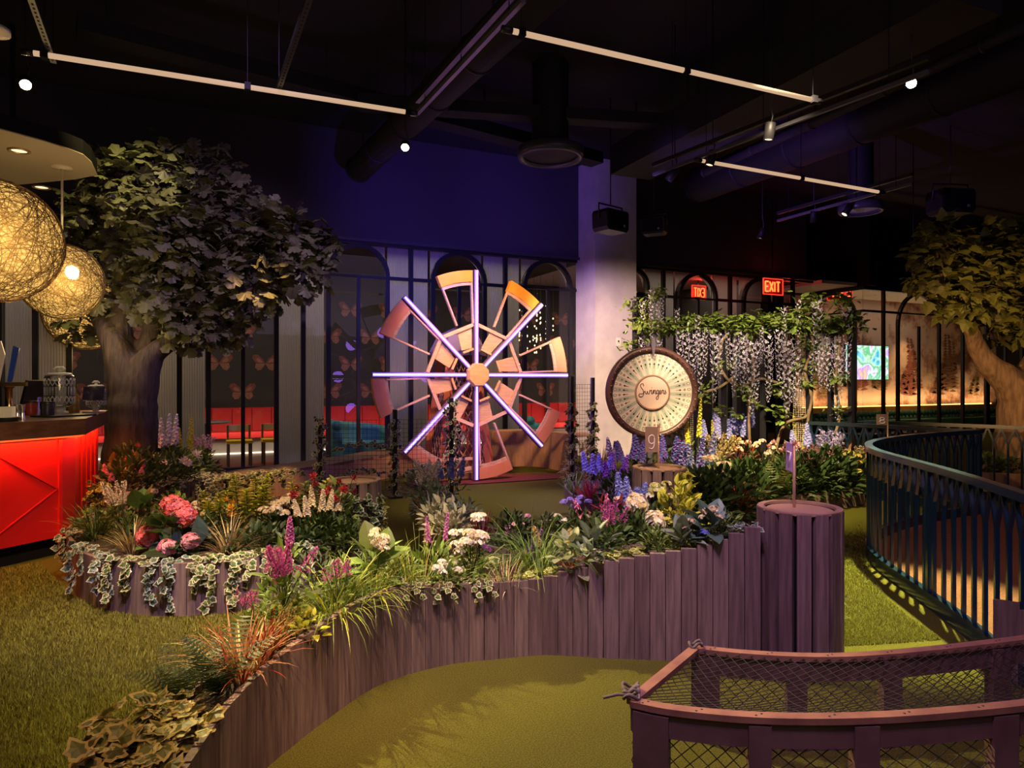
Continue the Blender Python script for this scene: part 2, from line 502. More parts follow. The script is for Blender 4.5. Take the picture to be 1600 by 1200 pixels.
# the rooms behind the glass
BACKW = mat('dark panelled wall', (.032, .027, .026), .8, col2=(.042, .035, .033), scale=1.2)
mb = MB(); mb.box((1.5, 15.8, 2.0), (21.5, .2, 4.1)); wb = struct('wall_rear_lounge', mb, BACKW)
mb = MB(); mb.box((-1.5, 14, GT + .06), (18, 4.0, .08)); struct('ceiling_lounge_left', mb, BACKW)
mb = MB(); mb.box((10.5, 14, GT + .06), (6, 4.0, .08)); mb.box((20, 13.4, GT + .06), (11, 2.3, .08)); struct('ceiling_lounge', mb, mat('grey lounge ceiling', (.45, .43, .42), .8))
mb = MB(); mb.poly([(-9, 12.05), (26, 12.15), (26, 16), (-9, 16)], .008); struct('floor_lounge', mb, mat('lounge floor', (.09, .06, .05), .4))
mb = MB(); mb.box((12.35, 13.9, 2), (.2, 3.7, 4)); struct('wall_partition', mb, BACKW)
# butterflies printed on the lounge wall
bf = MB()
for i in range(18):
    for j in range(4):
        cx = -6.3 + i * .92 + (.46 if j % 2 else 0); cz = 1.25 + j * .62
        if cx > 11.5: continue
        for s in (-1, 1):
            up = [(0, .0), (.05, .10), (.16, .20), (.25, .19), (.27, .12), (.20, .02)]; lo = [(0, 0), (.19, .01), (.21, -.08), (.15, -.15), (.08, -.13)]
            for w_, mi in ((up, 0), (lo, 1)):
                bf.add([Vector((cx + s * x, 15.694, cz + z)) for x, z in w_], [tuple(range(len(w_)))], mi)
            bf.add([Vector((cx + s * (.05 + x * .5), 15.690, cz + .02 + z * .5)) for x, z in up], [tuple(range(len(up)))], 2)
o = link('butterfly_print', bf.mesh('butterfly_print', [mat('print coral', (.20, .06, .045), .7, col2=(.12, .04, .035), scale=22), mat('print rose', (.18, .07, .055), .7, col2=(.26, .12, .08), scale=22), mat('print peach', (.27, .12, .08), .7)]), wb)
o['kind'] = 'structure'
# mural wall of the lounge on the right
m, nt, b, out = principled('painted mural'); N, L = nt.nodes.new, nt.links.new
tc = N('ShaderNodeTexCoord'); nz = N('ShaderNodeTexNoise'); nz.inputs['Scale'].default_value = 1.1; nz.inputs['Detail'].default_value = 9; nz.inputs['Roughness'].default_value = .65
L(tc.outputs['Object'], nz.inputs['Vector']); r = N('ShaderNodeValToRGB'); e = r.color_ramp.elements
e[0].position = .38; e[0].color = (.12, .06, .045, 1); e[1].position = .52; e[1].color = (.55, .42, .36, 1)
x = e.new(.45); x.color = (.36, .2, .15, 1)
L(nz.outputs['Fac'], r.inputs['Fac']); L(r.outputs['Color'], b.inputs['Base Color']); b.inputs['Roughness'].default_value = .8
mb = MB(); mb.box((20.7, 14.3, 2.0), (10.4, .2, 4.0)); wm = struct('wall_mural', mb, m)
fr = MB()
for i in range(15):
    cx = random.uniform(16.2, 25); cz = .85; H = random.uniform(.7, 2.4); lean = random.uniform(-.3, .3)
    for k in range(int(9 + H * 5)):
        t = k / (9 + H * 5); px_, pz = cx + lean * t * H, cz + H * (.2 + .8 * t)
        for s in (-1, 1):
            l = .38 * (1 - t * .6); a = random.uniform(.1, .6)
            fr.add([Vector((px_, 14.194 - .0004 * i, pz)), Vector((px_ + s * l * .5, 14.194 - .0004 * i, pz + l * .5 * a + .04)), Vector((px_ + s * l, 14.194 - .0004 * i, pz + l * a - .06)), Vector((px_ + s * l * .5, 14.194 - .0004 * i, pz + l * .5 * a - .05))], [(0, 1, 2, 3)], i % 3)
o = link('foliage_print', fr.mesh('foliage_print', [mat('print umber', (.16, .07, .05), .8), mat('print olive', (.22, .15, .06), .8), mat('print wine', (.28, .09, .07), .8)]), wm); o['kind'] = 'structure'

# lounge furniture seen through the glass
bq = thing('banquette', 'long red banquette under the butterfly wall behind the glass', 'banquette', (2, 15.3, 0))
mb = MB(); mb.box((2, 15.55, .62), (15.5, .22, .62))
for i in range(40): mb.box((-5.6 + i * .39, 15.425, .64), (.37, .04, .56))
part('backrest', mb, mat('red upholstery', (.52, .018, .02), .6), bq)
mb = MB(); mb.box((2, 15.15, .40), (15.5, .62, .12)); part('seat', mb, M['red upholstery'], bq)
mb = MB(); mb.box((2, 15.2, .17), (15.4, .5, .34)); part('plinth', mb, mat('pale plinth', (.5, .46, .42), .6), bq)
mb = MB(); mb.box((2, 14.94, .025), (15.0, .02, .02)); part('light_strip', mb, emis('plinth strip', (1, .75, .5), 3.0), bq)
area((2, 14.7, .5), (2, 15.2, .0), 25, (1, .75, .5), 14, .1)
SEATY = mat('yellow seat', (.75, .48, .02), .5)
for i, (pxc, y) in enumerate(((374, 12.85), (428, 12.95), (480, 13.0), (640, 13.3))):
    c = WY(pxc, 700, y)
    t = thing('lounge_chair', ('yellow-seated chair behind the glass, nearest the black round table', 'yellow-seated chair behind the glass, second from the black round table', 'yellow-seated chair behind the glass, beside the teal armchair', 'yellow-seated chair behind the lower left neon arm of the windmill')[i], 'chair', (c.x, y, .008), group='yellow chairs in the lounge')
    mb = MB(); mb.box((0, 0, .43), (.42, .40, .05)); part('seat', mb, SEATY, t, world=False)
    mb = MB(); mb.box((0, .19, .66), (.40, .03, .10)); part('backrest', mb, mat('pale ash wood', (.55, .42, .28), .5), t, world=False)
    for sx in (-1, 1):
        for sy in (-1, 1):
            mb = MB(); mb.box((sx * .18, sy * .17, (.71 if sy > 0 else .405) / 2), (.035, .035, .71 if sy > 0 else .405)); part('leg', mb, mat('brown chair wood', (.16, .09, .05), .5), t, world=False)
c = WY(322, 660, 13.5)
t = thing('lounge_table', 'black round pedestal table behind the glass left of the yellow chairs', 'table', (c.x, 13.5, .008))
mb = MB(); mb.lathe([(0, .73), (.42, .73), (.43, .745), (.42, .76), (0, .76)], 28); part('tabletop', mb, mat('grey tabletop', (.18, .17, .17), .25), t, world=False)
mb = MB(); mb.lathe([(.24, 0), (.24, .02), (.09, .05), (.08, .73)], 20); part('pedestal', mb, BLACKM, t, world=False)
TEAL = mat('teal tufted velvet', (.035, .16, .18), .7, col2=(.05, .22, .23), scale=6)
for lab, pxa, pxb, y, top in (('teal tufted armchair behind the glass left of the windmill', 514, 612, 12.75, .68), ('teal armchair half hidden behind the right side of the windmill', 812, 850, 13.0, .66)):
    a, b_ = WY(pxa, 700, y), WY(pxb, 700, y); cx = (a.x + b_.x) / 2; wd = b_.x - a.x
    t = thing('tufted_armchair', lab, 'armchair', (cx, y, .008))
    mb = MB(); mb.box((0, 0, .22), (wd, .7, .26)); part('seat', mb, TEAL, t, world=False)
    mb = MB(); n = 14; pts = []
    ring = [(-wd / 2 + .08, -.38), (-wd / 2 + .06, .1), (-wd / 2 + .15, .34), (0, .42), (wd / 2 - .15, .34), (wd / 2 - .06, .1), (wd / 2 - .08, -.38)]
    sp = smooth_path(ring, 4)
    hh = lambda i: top - .20 * max(0, min(1, (i / (len(sp) - 1) - .25) * 1.6))
    ribbon(mb, sp, .17, .12, hh); mb.tube([(p[0], p[1], hh(i)) for i, p in enumerate(sp)], .095, 10)
    part('backrest', mb, TEAL, t, world=False)
    for sx in (-1, 1):
        for sy in (-1, 1):
            mb = MB(); mb.box((sx * (wd / 2 - .1), sy * .28, .06), (.05, .05, .12)); part('leg', mb, BLACKM, t, world=False)
# the green banquette and amber ledge under the mural
t = thing('tufted_banquette', 'green buttoned banquette under the mural behind the far railing', 'banquette', (20.5, 13.8, .008))
GREEN = mat('green velvet', (.03, .10, .065), .6, col2=(.04, .14, .09), scale=4)
mb = MB(); mb.box((20.5, 14.08, .40), (9, .2, .50))
for i in range(50):
    for j in range(2):
        mb.lathe([(0, .0), (.05, .012), (.085, .03), (.09, .06)], 8, (16.3 + i * .18 + .09 * j, 13.90, .34 + j * .16), rot=Matrix.Rotation(-PI / 2, 3, 'X'))
part('backrest', mb, GREEN, t); mb = MB(); mb.box((20.5, 13.75, .22), (9, .55, .2)); part('seat', mb, GREEN, t)
mb = MB(); mb.box((20.5, 14.08, .635), (9.2, .22, .15)); part('ledge', mb, mat('amber ledge', (.6, .28, .06), .4), t)
mb = MB(); mb.box((20.5, 14.17, .725), (9.0, .03, .02)); part('light_strip', mb, emis('amber strip', (1, .5, .12), 6), t)
area((20.5, 13.95, .8), (20.5, 14.3, 2.0), 70, (1, .56, .2), 9, .1)
spot((20.7, 13.2, 3.8), (20.2, 14.2, 1.2), 220, (1, .55, .2), 50, .8)
area((18.5, 13.1, 3.9), (18.5, 13.4, 0), 22, (1, .75, .5), 5, 1)
area((1, 13.3, 3.9), (1, 13.6, 0), 130, (1, .82, .62), 12, 2)
area((10.2, 13.4, 3.9), (10.2, 13.5, 0), 45, (1, .82, .62), 4, 2)


def screen_mat(name, sc, cols):
    m = bpy.data.materials.new(name); m.use_nodes = True; nt = m.node_tree; N, L = nt.nodes.new, nt.links.new
    nt.nodes.remove(nt.nodes['Principled BSDF'])
    tc = N('ShaderNodeTexCoord'); nz = N('ShaderNodeTexNoise'); nz.inputs['Scale'].default_value = sc; nz.inputs['Detail'].default_value = 7; nz.inputs['Distortion'].default_value = .3
    L(tc.outputs['Object'], nz.inputs['Vector']); r = N('ShaderNodeValToRGB'); L(nz.outputs['Fac'], r.inputs['Fac'])
    for i, c in enumerate(cols):
        p = .36 + .28 * i / (len(cols) - 1)
        if i < 2: e = r.color_ramp.elements[i]; e.position = p
        else: e = r.color_ramp.elements.new(p)
        e.color = (*c, 1)
    em = N('ShaderNodeEmission'); em.inputs[1].default_value = 1.5; L(r.outputs['Color'], em.inputs[0]); L(em.outputs[0], nt.nodes['Material Output'].inputs[0])
    return m


SC1 = screen_mat('screen picture', 1.3, [(.04, .2, .45), (.15, .6, .7), (.6, .85, .65), (.12, .5, .2), (.75, .85, .9), (.6, .3, .75), (.85, .6, .2)])
for lab, xa, xb, ya, yb, Y in (('bright multicoloured screen on the mural wall behind the glass', 1322, 1388, 539, 593, 14.13), ('bright screen behind the wisteria right of the prize wheel', 1048, 1108, 512, 562, 15.62), ('small pale blue screen behind the middle of the wisteria', 1133, 1158, 548, 590, 12.9)):
    a, b_ = WY(xa, ya, Y), WY(xb, yb, Y); c = (a + b_) / 2
    t = thing('wall_screen', lab, 'screen', c, group='screens in the lounge')
    mb = MB(); mb.box((0, .03, 0), (b_.x - a.x + .04, .05, a.z - b_.z + .04)); part('case', mb, BLACKM, t, world=False)
    mb = MB(); mb.box((0, 0, 0), (b_.x - a.x, .012, a.z - b_.z)); part('picture', mb, SC1, t, world=False)
    if Y < 13:
        mb = MB(); mb.bar((0, .06, 0), (0, .06, 4.0 - c.z), .04, .04, up=(0, 1, 0)); part('pole', mb, BLACKM, t, world=False)
# string-of-beads light curtain beyond the third arch
t = thing('bead_light', 'hanging strings of small warm bulbs behind the arch right of the windmill', 'chandelier', WY(852, 470, 14.3))
cd = MB(); bl = MB()
for i in range(30):
    c = WY(random.uniform(752, 868), 480, random.uniform(13.6, 15.2)); z1 = 3.96; zl = random.uniform(1.5, 2.6)
    cd.tube([(c.x, c.y, z1), (c.x, c.y, zl)], .003, 3)
    for k in range(random.randint(4, 8)): bl.lathe([(0, -.025), (.016, 0), (0, .025)], 5, (c.x, c.y, zl + random.random() ** 1.5 * 1.1))
part('cord', cd, BLACKM, t); part('bulb', bl, emis('warm bead', (1, .72, .35), 5), t)['kind'] = 'stuff'
for i, (px, py, lab) in enumerate(((628, 413, 'round downlight in the lounge ceiling seen left of the windmill top'), (1016, 443, 'round downlight in the lounge ceiling right of the pale column'), (1362, 474, 'round downlight in the lounge ceiling above the multicoloured screen'), (1444, 482, 'round downlight in the lounge ceiling beside the right tree'))):
    z = 4.0; d = (z - .0 - EYE) * F / (HZ - py); c = P(px, d, h=z - .005)
    if c.y > 15.5: c = Vector((c.x * 15 / c.y, 15, c.z))
    if i >= 2: c = Vector((WY(px, py, 13.4).x, 13.4, 4.0 - .005))
    t = thing('lounge_downlight', lab, 'downlight', (c.x, c.y, 4.0 - .02), group='downlights of the lounge')
    mb = MB(); mb.lathe([(.10, .02), (.14, .02), (.14, 0), (.10, 0), (.10, .02)], 20); part('trim_ring', mb, BLACKM, t, world=False)
    mb = MB(); mb.lathe([(0, .006), (.10, .006)], 20); part('lens', mb, emis('downlight lens', (1, .8, .5), 6), t, world=False)

# exit sign, plus its reflections in the glass, added as glowing mirrored panels
LET = {'E': [((0, 0), (0, 1)), ((0, 1), (.6, 1)), ((0, .5), (.5, .5)), ((0, 0), (.6, 0))], 'X': [((0, 0), (.65, 1)), ((0, 1), (.65, 0))],
       'I': [((.1, 0), (.1, 1))], 'T': [((.32, 0), (.32, 1)), ((0, 1), (.64, 1))]}


def exit_sign_or_reflection(lab, c, wd, ht, rz, s=1):
    t = thing('exit_sign_or_reflection', lab, 'sign', c, rz, group='red exit signs')
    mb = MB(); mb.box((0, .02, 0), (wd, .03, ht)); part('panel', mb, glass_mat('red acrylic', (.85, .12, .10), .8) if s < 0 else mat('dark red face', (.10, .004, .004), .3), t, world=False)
    mb = MB(); lw = wd * .055; x = -wd * .40
    for ch, adv in (('E', .22), ('X', .235), ('I', .12), ('T', .2)):
        for (x0, z0), (x1, z1) in LET[ch]:
            f = lambda x_, z_: (s * (x + x_ * wd * .27), -.003, (z_ - .5) * ht * .62)
            mb.bar(f(x0, z0), f(x1, z1), lw, .012, up=(0, 1, 0))
        x += adv * wd
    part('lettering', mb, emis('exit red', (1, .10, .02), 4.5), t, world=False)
    mb = MB()
    for a, b_ in (((-.5, -.5), (.5, -.5)), ((.5, -.5), (.5, .5)), ((.5, .5), (-.5, .5)), ((-.5, .5), (-.5, -.5))):
        mb.bar((a[0] * wd, 0, a[1] * ht), (b_[0] * wd, 0, b_[1] * ht), .02, .03, up=(0, 1, 0))
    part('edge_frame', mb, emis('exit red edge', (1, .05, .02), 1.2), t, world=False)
    mb = MB(); mb.bar((0, .02, ht / 2), (0, .02, (3.98 if c[1] > 11.8 else CH) - c[2]), .02, .02, up=(0, 1, 0)); part('hanger', mb, BLACKM, t, world=False)
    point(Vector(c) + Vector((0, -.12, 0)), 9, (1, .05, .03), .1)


exit_sign_or_reflection('lit red EXIT sign above the right end of the wisteria', WY(1208, 448, 11.6), .60, .36, 0)
exit_sign_or_reflection('lit red EXIT sign read from behind, under the arch left of the other one', WY(1092, 457, 13.2), .42, .34, 0, -1)
exit_sign_or_reflection('dim reflection of the red EXIT sign, built behind the corner glass right of the wisteria', WY(1312, 458, 13.2), .62, .36, -.9, -1)
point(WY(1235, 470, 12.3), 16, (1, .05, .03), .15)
# ---------------------------------------------------------------- ceiling: ducts, tracks, lamps
def gl(px, py, h): return P(px, (h - EYE) * F / (HZ - py), h=h)


BARM = mat('light tube cover', (.03, .025, .02), .9, spec=.05, emit=(.56, .36, .22), es=1.0)
HB = 4.0
for (x0, y0, x1, y1, lab) in ((40, 81, 647, 177, 'long tan light tube at upper left, over the tree'), (790, 46, 1278, 158, 'long tan light tube at top, right of the middle'), (1090, 250, 1379, 301, 'tan light tube over the wisteria, farthest of the three'), ):
    a, b_ = gl(x0, y0, HB), gl(x1, y1, HB); d = (b_ - a).normalized()
    t = thing('linear_light', lab, 'ceiling light', (a + b_) / 2, group='linear tube lights')
    mb = MB(); mb.tube([a + d * .03, b_ - d * .03], .021, 12); part('tube', mb, BARM, t)
    mb = MB()
    for e, s in ((a, 1), (b_, -1)): mb.tube([e - d * .03 * s, e + d * .05 * s], .026, 10)
    part('end_cap', mb, BLACKM, t)
    for q in (.04, .52, .98):
        p = a.lerp(b_, q); mb = MB(); mb.bar(p, (p.x, p.y, CH), .004, .004, up=(0, 1, 0)); mb.box(p, (.05, .07, .06), math.atan2(d.y, d.x)); part('hanger', mb, BLACK, t)

TRK = mat('track steel', (.10, .09, .11), .35, metal=.3)
# tracks run towards the back wall (world Y)
for lab, x0, y0, x1, y1, h in (('dark track rail from the top edge to the left light tube', 652, 177, 818, 0, 4.12), ('dark track rail lit violet, ending left of the far light tube', 1021, 273, 1450, 112, 4.05), ('dark track rail crossing the right end of the far light tube', 1215, 345, 1425, 287, 4.05)):
    a = gl(x0, y0, h); b_ = gl(x1, y1, h)
    t = thing('track_rail', lab, 'track', (a + b_) / 2, group='lighting tracks')
    mb = MB(); mb.bar(a, b_, .035, .035); part('rail', mb, TRK, t)
    mb = MB(); mb.bar(a + Vector((0, 0, .12)), b_ + Vector((0, 0, .12)), .045, .045); part('channel', mb, BLACKM, t)
    for q in (.1, .5, .9):
        p = a.lerp(b_, q); mb = MB(); mb.bar(p, (p.x, p.y, CH), .006, .006, up=(0, 1, 0)); part('hanger', mb, BLACK, t)
# slotted channels at the left
for lab, x0, y0, x1, y1 in (('slotted steel channel running up to the left end of the left tube light', 50, 0, 84, 95), ('slotted steel channel crossing the middle of the left tube light', 482, 0, 434, 142)):
    a, b_ = gl(x0, y0, 4.06), gl(x1, y1, 4.06); d = (b_ - a).normalized()
    t = thing('steel_channel', lab, 'channel', (a + b_) / 2)
    mb = MB(); mb.bar(a - d * 1.5, b_, .042, .042)
    n = int((b_ - a).length / .06)
    for i in range(n): mb.bar(a + d * (.06 * i), a + d * (.06 * i + .03), .014, .044, mi=1)
    part('channel', mb, [BLACKM, mat('slot black', (.002, .002, .002), .9)], t)
    for q in (0.0, .95):
        p = a.lerp(b_, q); mb = MB(); mb.bar(p, (p.x, p.y, CH), .006, .006, up=(0, 1, 0)); part('hanger', mb, BLACK, t)

HEADM = mat('track head black', (.010, .009, .010), .5, spec=.2)
HEADS = [  # px, py, lens towards (dx, dy, dz), lit, depth height, label
    (40, 132, (.1, -.35, -1), 60, 4.0, 'glaring warm spotlight at the upper left'), (633, 230, (.3, -1, -.55), 60, 4.1, 'glaring warm spotlight left of the ceiling vent'), (1424, 130, (-.5, -.9, -.7), 60, 4.2, 'glaring warm spotlight at the upper right'),
    (1201, 216, (-.1, .1, -1), 3, 3.9, 'black spotlight hanging below the violet track'), (1109, 256, (-.3, .1, -1), 1.5, 3.95, 'black spotlight at the left end of the far light tube'), (1046, 279, (-.5, .4, -1), 0, 3.95, 'unlit black spotlight at the end of the violet track'),
    (1271, 346, (.15, .2, -1), 0, 3.9, 'unlit grey spotlight under the far crossing track'), (1320, 334, (-.7, .2, -1), 3, 3.95, 'tilted spotlight just left of the pale ceiling disc'), (1188, 371, (-.2, .2, -1), 2, 3.85, 'small grey spotlight over the wisteria'), (1429, 386, (-.6, -.6, -.5), 4, 3.9, 'small lit spotlight at the left edge of the right tree')]
for px, py, dv, es, h, lab in HEADS:
    c = gl(px, py, h); dv = (((Vector((0, 0, EYE)) - c).normalized() + Vector((0, 0, -.25))) if es > 50 else Vector(dv)).normalized(); R = dv.to_track_quat('-Z', 'Y').to_matrix()
    t = thing('track_spotlight', lab, 'spotlight', c, group='track spotlights')
    mb = MB(); mb.lathe([(.0, .15), (.045, .15), (.05, .14), (.05, -.02), (.042, -.02), (.042, .0)], 18, c, rot=R); part('can', mb, HEADM, t)
    mb = MB(); mb.lathe([(1e-5, -.006), (.042, -.006)], 18, c, rot=R); part('lens', mb, emis('spot lens %g' % es, (1, .74, .4), es) if es else mat('dark lens', (.05, .05, .05), .1), t)
    mb = MB(); k = c - dv * .12; mb.tube([k, k + Vector((.03, 0, .10)), k + Vector((.0, 0, .2)), (k.x, k.y, CH)], .008, 6); part('stem', mb, BLACKM, t)

# round ceiling vents
for lab, px, py, wpx, inner in (('black round ceiling vent above the windmill', 860, 245, 104, 0), ('pale round disc in the ceiling over the wisteria', 1345, 329, 66, 1)):
    z = 4.55 if not inner else 4.25; c = gl(px, py, z); d = (c - Vector((0, 0, EYE))).dot(FW); r = wpx / 2 * d / F
    t = thing('ceiling_vent', lab, 'vent', c)
    mb = MB(); mb.lathe([(r * .8, .0), (r * .86, -.03), (r * .96, -.03), (r, .02), (r, .10), (r * .8, .12), (r * .8, 0)], 40, c); part('rim', mb, mat('vent rim', (.05, .045, .06), .3), t)
    mb = MB(); mb.lathe([(0, -.01), (r * .8, .02)], 40, c); part('disc', mb, mat('pale disc', (.55, .53, .48), .5) if inner else DUCT, t)
    mb = MB(); mb.lathe([(r * .6, .1), (r * .55, .3), (r * .55, CH - z)], 24, c); part('duct_neck', mb, DUCT, t)

# ducts and beams under the ceiling, along the back-front axis
DL = ['wide black box duct over the column', 'black round duct left of the box duct', 'black round duct at the far right', 'black beam across the left of the ceiling', 'thin black pipe beside the round duct', 'black cross beam above the windmill']
a, b_ = gl(960, 268, 4.9), gl(1330, 90, 4.9)
for i, (pa, pb, r, kind) in enumerate(((gl(985, 255, 4.9), gl(1240, 120, 4.9), .34, 'box'), (gl(560, 265, 4.9), gl(790, 40, 4.9), .20, 'round'), (gl(1090, 290, 5.0), gl(1600, 92, 5.0), .3, 'round'), (gl(120, 40, 5.2), gl(780, 210, 5.2), .14, 'box'), (gl(1100, 270, 4.8), gl(1560, 60, 4.8), .06, 'round'), (gl(560, 160, 5.1), gl(1100, 195, 5.1), .12, 'box'))):
    d = (pb - pa).normalized(); mb = MB()
    if kind == 'round':
        mb.tube([pa, pb + d * 2], r, 16)
        k = 0.0
        while k < (pb - pa).length: mb.tube([pa + d * k, pa + d * (k + .03)], r + .015, 16); k += 1.1
    else: mb.bar(pa, pb + d * 2, r * 2.1, r * 1.3)
    t = thing('ceiling_duct' if i not in (3, 5) else 'ceiling_beam', DL[i], 'duct' if i not in (3, 5) else 'beam', pa)
    part('duct_run' if i not in (3, 5) else 'beam_run', mb, DUCT, t)
    for q in (.05, .5, .95):
        p = pa.lerp(pb, q); mb = MB(); mb.bar(p, (p.x, p.y, CH), .02, .02, up=(0, 1, 0)); part('hanger', mb, BLACKM, t)

# hung loudspeakers
for lab, px, py, z, rz, sc in (('black loudspeaker hanging in front of the pale column', 954, 346, 10.4, .25, 1.0), ('dark loudspeaker hanging at the far upper right', 1485, 316, 11.5, -.3, 1.25), ('dark loudspeaker hanging just right of the pale column', 1022, 354, 11.2, -.9, .8)):
    c = P(px, z, py)
    t = thing('hanging_speaker', lab, 'loudspeaker', c, rz, group='hung loudspeakers', scale=sc)
    mb = MB(); mb.prism([(-.24, -.12), (-.20, -.17), (.20, -.17), (.24, -.12), (.25, .10), (.22, .15), (-.22, .15), (-.25, .10)], .30, Matrix.Translation((0, -.15, 0))); part('cabinet', mb, mat('speaker black', (.02, .018, .02), .5), t, world=False)
    mb = MB(); mb.box((0, -.155, .0), (.42, .012, .25)); part('grille', mb, BLACK, t, world=False)
    mb = MB(); mb.box((.13, -.164, -.08), (.035, .006, .035)); part('badge', mb, mat('badge grey', (.35, .33, .35), .3), t, world=False)
    mb = MB(); mb.tube([(-.26, 0, .02), (-.26, 0, .24), (.26, 0, .24), (.26, 0, .02)], .014, 6); part('yoke', mb, BLACKM, t, world=False)
    mb = MB(); mb.tube([(0, 0, .24), (0, 0, (CH - c.z) / sc)], .010, 6); part('rod', mb, BLACKM, t, world=False)

# ---------------------------------------------------------------- bar with its canopy on the left
HC = 1.17
C1 = P(134, .33 * F / 59, h=HC); A1 = P(-140, .33 * F / 72, h=HC)
d45 = (P(134, .33 * F / 59, h=HC) - P(0, .33 * F / 66, h=HC)).normalized()
A1 = C1 - d45 * 2.4; C2 = C1 + Vector((0, 1, 0)) * 1.9
nin = Vector((-d45.y, d45.x, 0))  # to the left of travel = behind the bar
if nin.dot(RT) > 0: nin = -nin
bar_ = thing('bar_counter', 'red-lit bar counter with a dark wooden top at the left edge', 'bar', (C1.x, C1.y, 0))
dep = .75
I1 = C1 + nin * dep * .8 + Vector((-dep * .55, .1, 0)); IC = Vector((C1.x - dep, C1.y + .25, HC))
top = [A1, C1, C2, C2 - Vector((dep, 0, 0)), IC, A1 + nin * dep]
WAL = mat('walnut counter', (.085, .035, .022), .28, col2=(.15, .07, .04), scale=4, stretch=(2, 2, 8), spec=.6)
mb = MB(); mb.poly(top, HC, .14); part('countertop', mb, WAL, bar_)
ov = .10
B1 = C1 + nin * ov * .7 + Vector((-ov * .6, 0.0, 0)); BA = A1 + nin * ov; B2 = C2 - Vector((ov, 0, 0))
# chamfer post of the red front
c0 = B1 - d45 * .11; c1 = B1 + Vector((0, .16, 0))
REDP = mat('red lacquer panel', (.62, .012, .014), .35, spec=.4)
mb = MB(); Z0, Z1 = .16, HC - .14
base = [BA, c0, c1, B2, B2 - Vector((.4, 0, 0)), Vector((B1.x - .42, B1.y + .25, 0)), BA + nin * .4]
mb.poly([(p.x, p.y) for p in base], Z1, Z1 - Z0); part('front_panel', mb, REDP, bar_)
mb = MB(); off_ = -nin * .006
cz = (Z0 + Z1) / 2
# raised cross-moulding of the front: a large diamond of thin beads
for s in range(3):
    m0 = c0 - d45 * (.02 + 1.25 * s)
    for (du0, z0), (du1, z1) in (((0, cz - .02), (.62, Z1 - .02)), ((0, cz - .02), (.62, Z0 + .02)), ((.62, Z1 - .02), (1.24, cz - .02)), ((.62, Z0 + .02), (1.24, cz - .02))):
        p = m0 - d45 * du0 + off_; q_ = m0 - d45 * du1 + off_
        mb.bar((p.x, p.y, z0), (q_.x, q_.y, z1), .010, .008, up=tuple(nin))
for e in (c0 + d45 * .0,): mb.bar((e.x + off_.x, e.y + off_.y, Z0), (e.x + off_.x, e.y + off_.y, Z1), .03, .02, up=tuple(nin))
for k in range(1, 5): mb.box((B2.x + .004, lerp(c1.y, B2.y, k / 5), (Z0 + Z1) / 2), (.012, .02, Z1 - Z0))
part('moulding', mb, REDP, bar_)
mb = MB(); kk = [p + (nin * .06 if i in (0, 1) else Vector((-.06, 0, 0)) if i in (2, 3) else Vector((0, 0, 0))) for i, p in enumerate(base)]
mb.poly([(p.x, p.y) for p in kk], Z0, Z0); part('toe_kick', mb, BLACK, bar_)
st = MB(); e0 = A1 + nin * .05; e1 = C1 + nin * .05 - d45 * .02
st.bar((e0.x, e0.y, Z1 - .012), (e1.x, e1.y, Z1 - .012), .02, .012); st.bar((C1.x - .05, C1.y + .05, Z1 - .012), (C2.x - .05, C2.y, Z1 - .012), .02, .012)
part('light_strip', st, emis('red strip', (1, .10, .02), 1.6), bar_)
mid = (e0 + e1) / 2; area((mid.x, mid.y, Z1 - .03), (mid.x + nin.x * .12, mid.y + nin.y * .12, 0.2), 17, (1, .22, .05), 2.2, .03).rotation_euler = (0, 0, math.atan2(d45.y, d45.x))
area((C1.x - .06, C1.y + .95, Z1 - .03), (C1.x - .10, C1.y + .95, .2), 12, (1, .22, .05), .03, 1.8).rotation_euler = (0, 0, 0)

# things on the bar
GL = mat('cut crystal', (.75, .76, .80), .08, spec=.8, trans=.5); GLASS = glass_mat('clear glass', (.86, .87, .90), 2.6, .05)
STEEL = mat('brushed steel', (.65, .62, .6), .25, metal=.9)


def on_bar(px, py): return G(px, py, HC)


def dispenser(loc, lab, sc):
    t = thing('drink_dispenser', lab, 'dispenser', loc, scale=sc)
    mb = MB(); mb.lathe([(.10, 0), (.105, .012), (.05, .03), (.045, .07), (.09, .11)], 24); part('foot', mb, GL, t, world=False)
    mb = MB(); mb.lathe([(.10, .10), (.155, .13), (.16, .20), (.16, .46), (.15, .49), (.13, .50)], 28); part('jar', mb, GLASS, t, world=False)
    mb = MB()
    for k in range(20):
        a = 2 * PI * k / 20
        for z0 in (.14, .36):
            for s in (-1, 1): mb.tube([(.162 * math.cos(a), .162 * math.sin(a), z0), (.164 * math.cos(a + s * .15), .164 * math.sin(a + s * .15), z0 + .045), (.162 * math.cos(a + s * .3), .162 * math.sin(a + s * .3), z0 + .09)], .005, 4)
    for k in range(30): a = 2 * PI * k / 30; mb.tube([(.161 * math.cos(a), .161 * math.sin(a), .24), (.161 * math.cos(a), .161 * math.sin(a), .35)], .004, 4)
    part('cut_pattern', mb, GL, t, world=False)
    mb = MB(); mb.lathe([(0, .53), (.12, .52), (.14, .505), (.135, .495), (0, .49)], 24); mb.tube([(-.06, 0, .56), (-.03, 0, .59), (.03, 0, .59), (.06, 0, .56)], .014, 8); mb.lathe([(.02, .52), (.03, .56), (0, .57)], 12); part('lid', mb, GL, t, world=False)
    return t


def shift(px, py, dy=0.0):
    p = on_bar(px, py); p.z = HC; return p


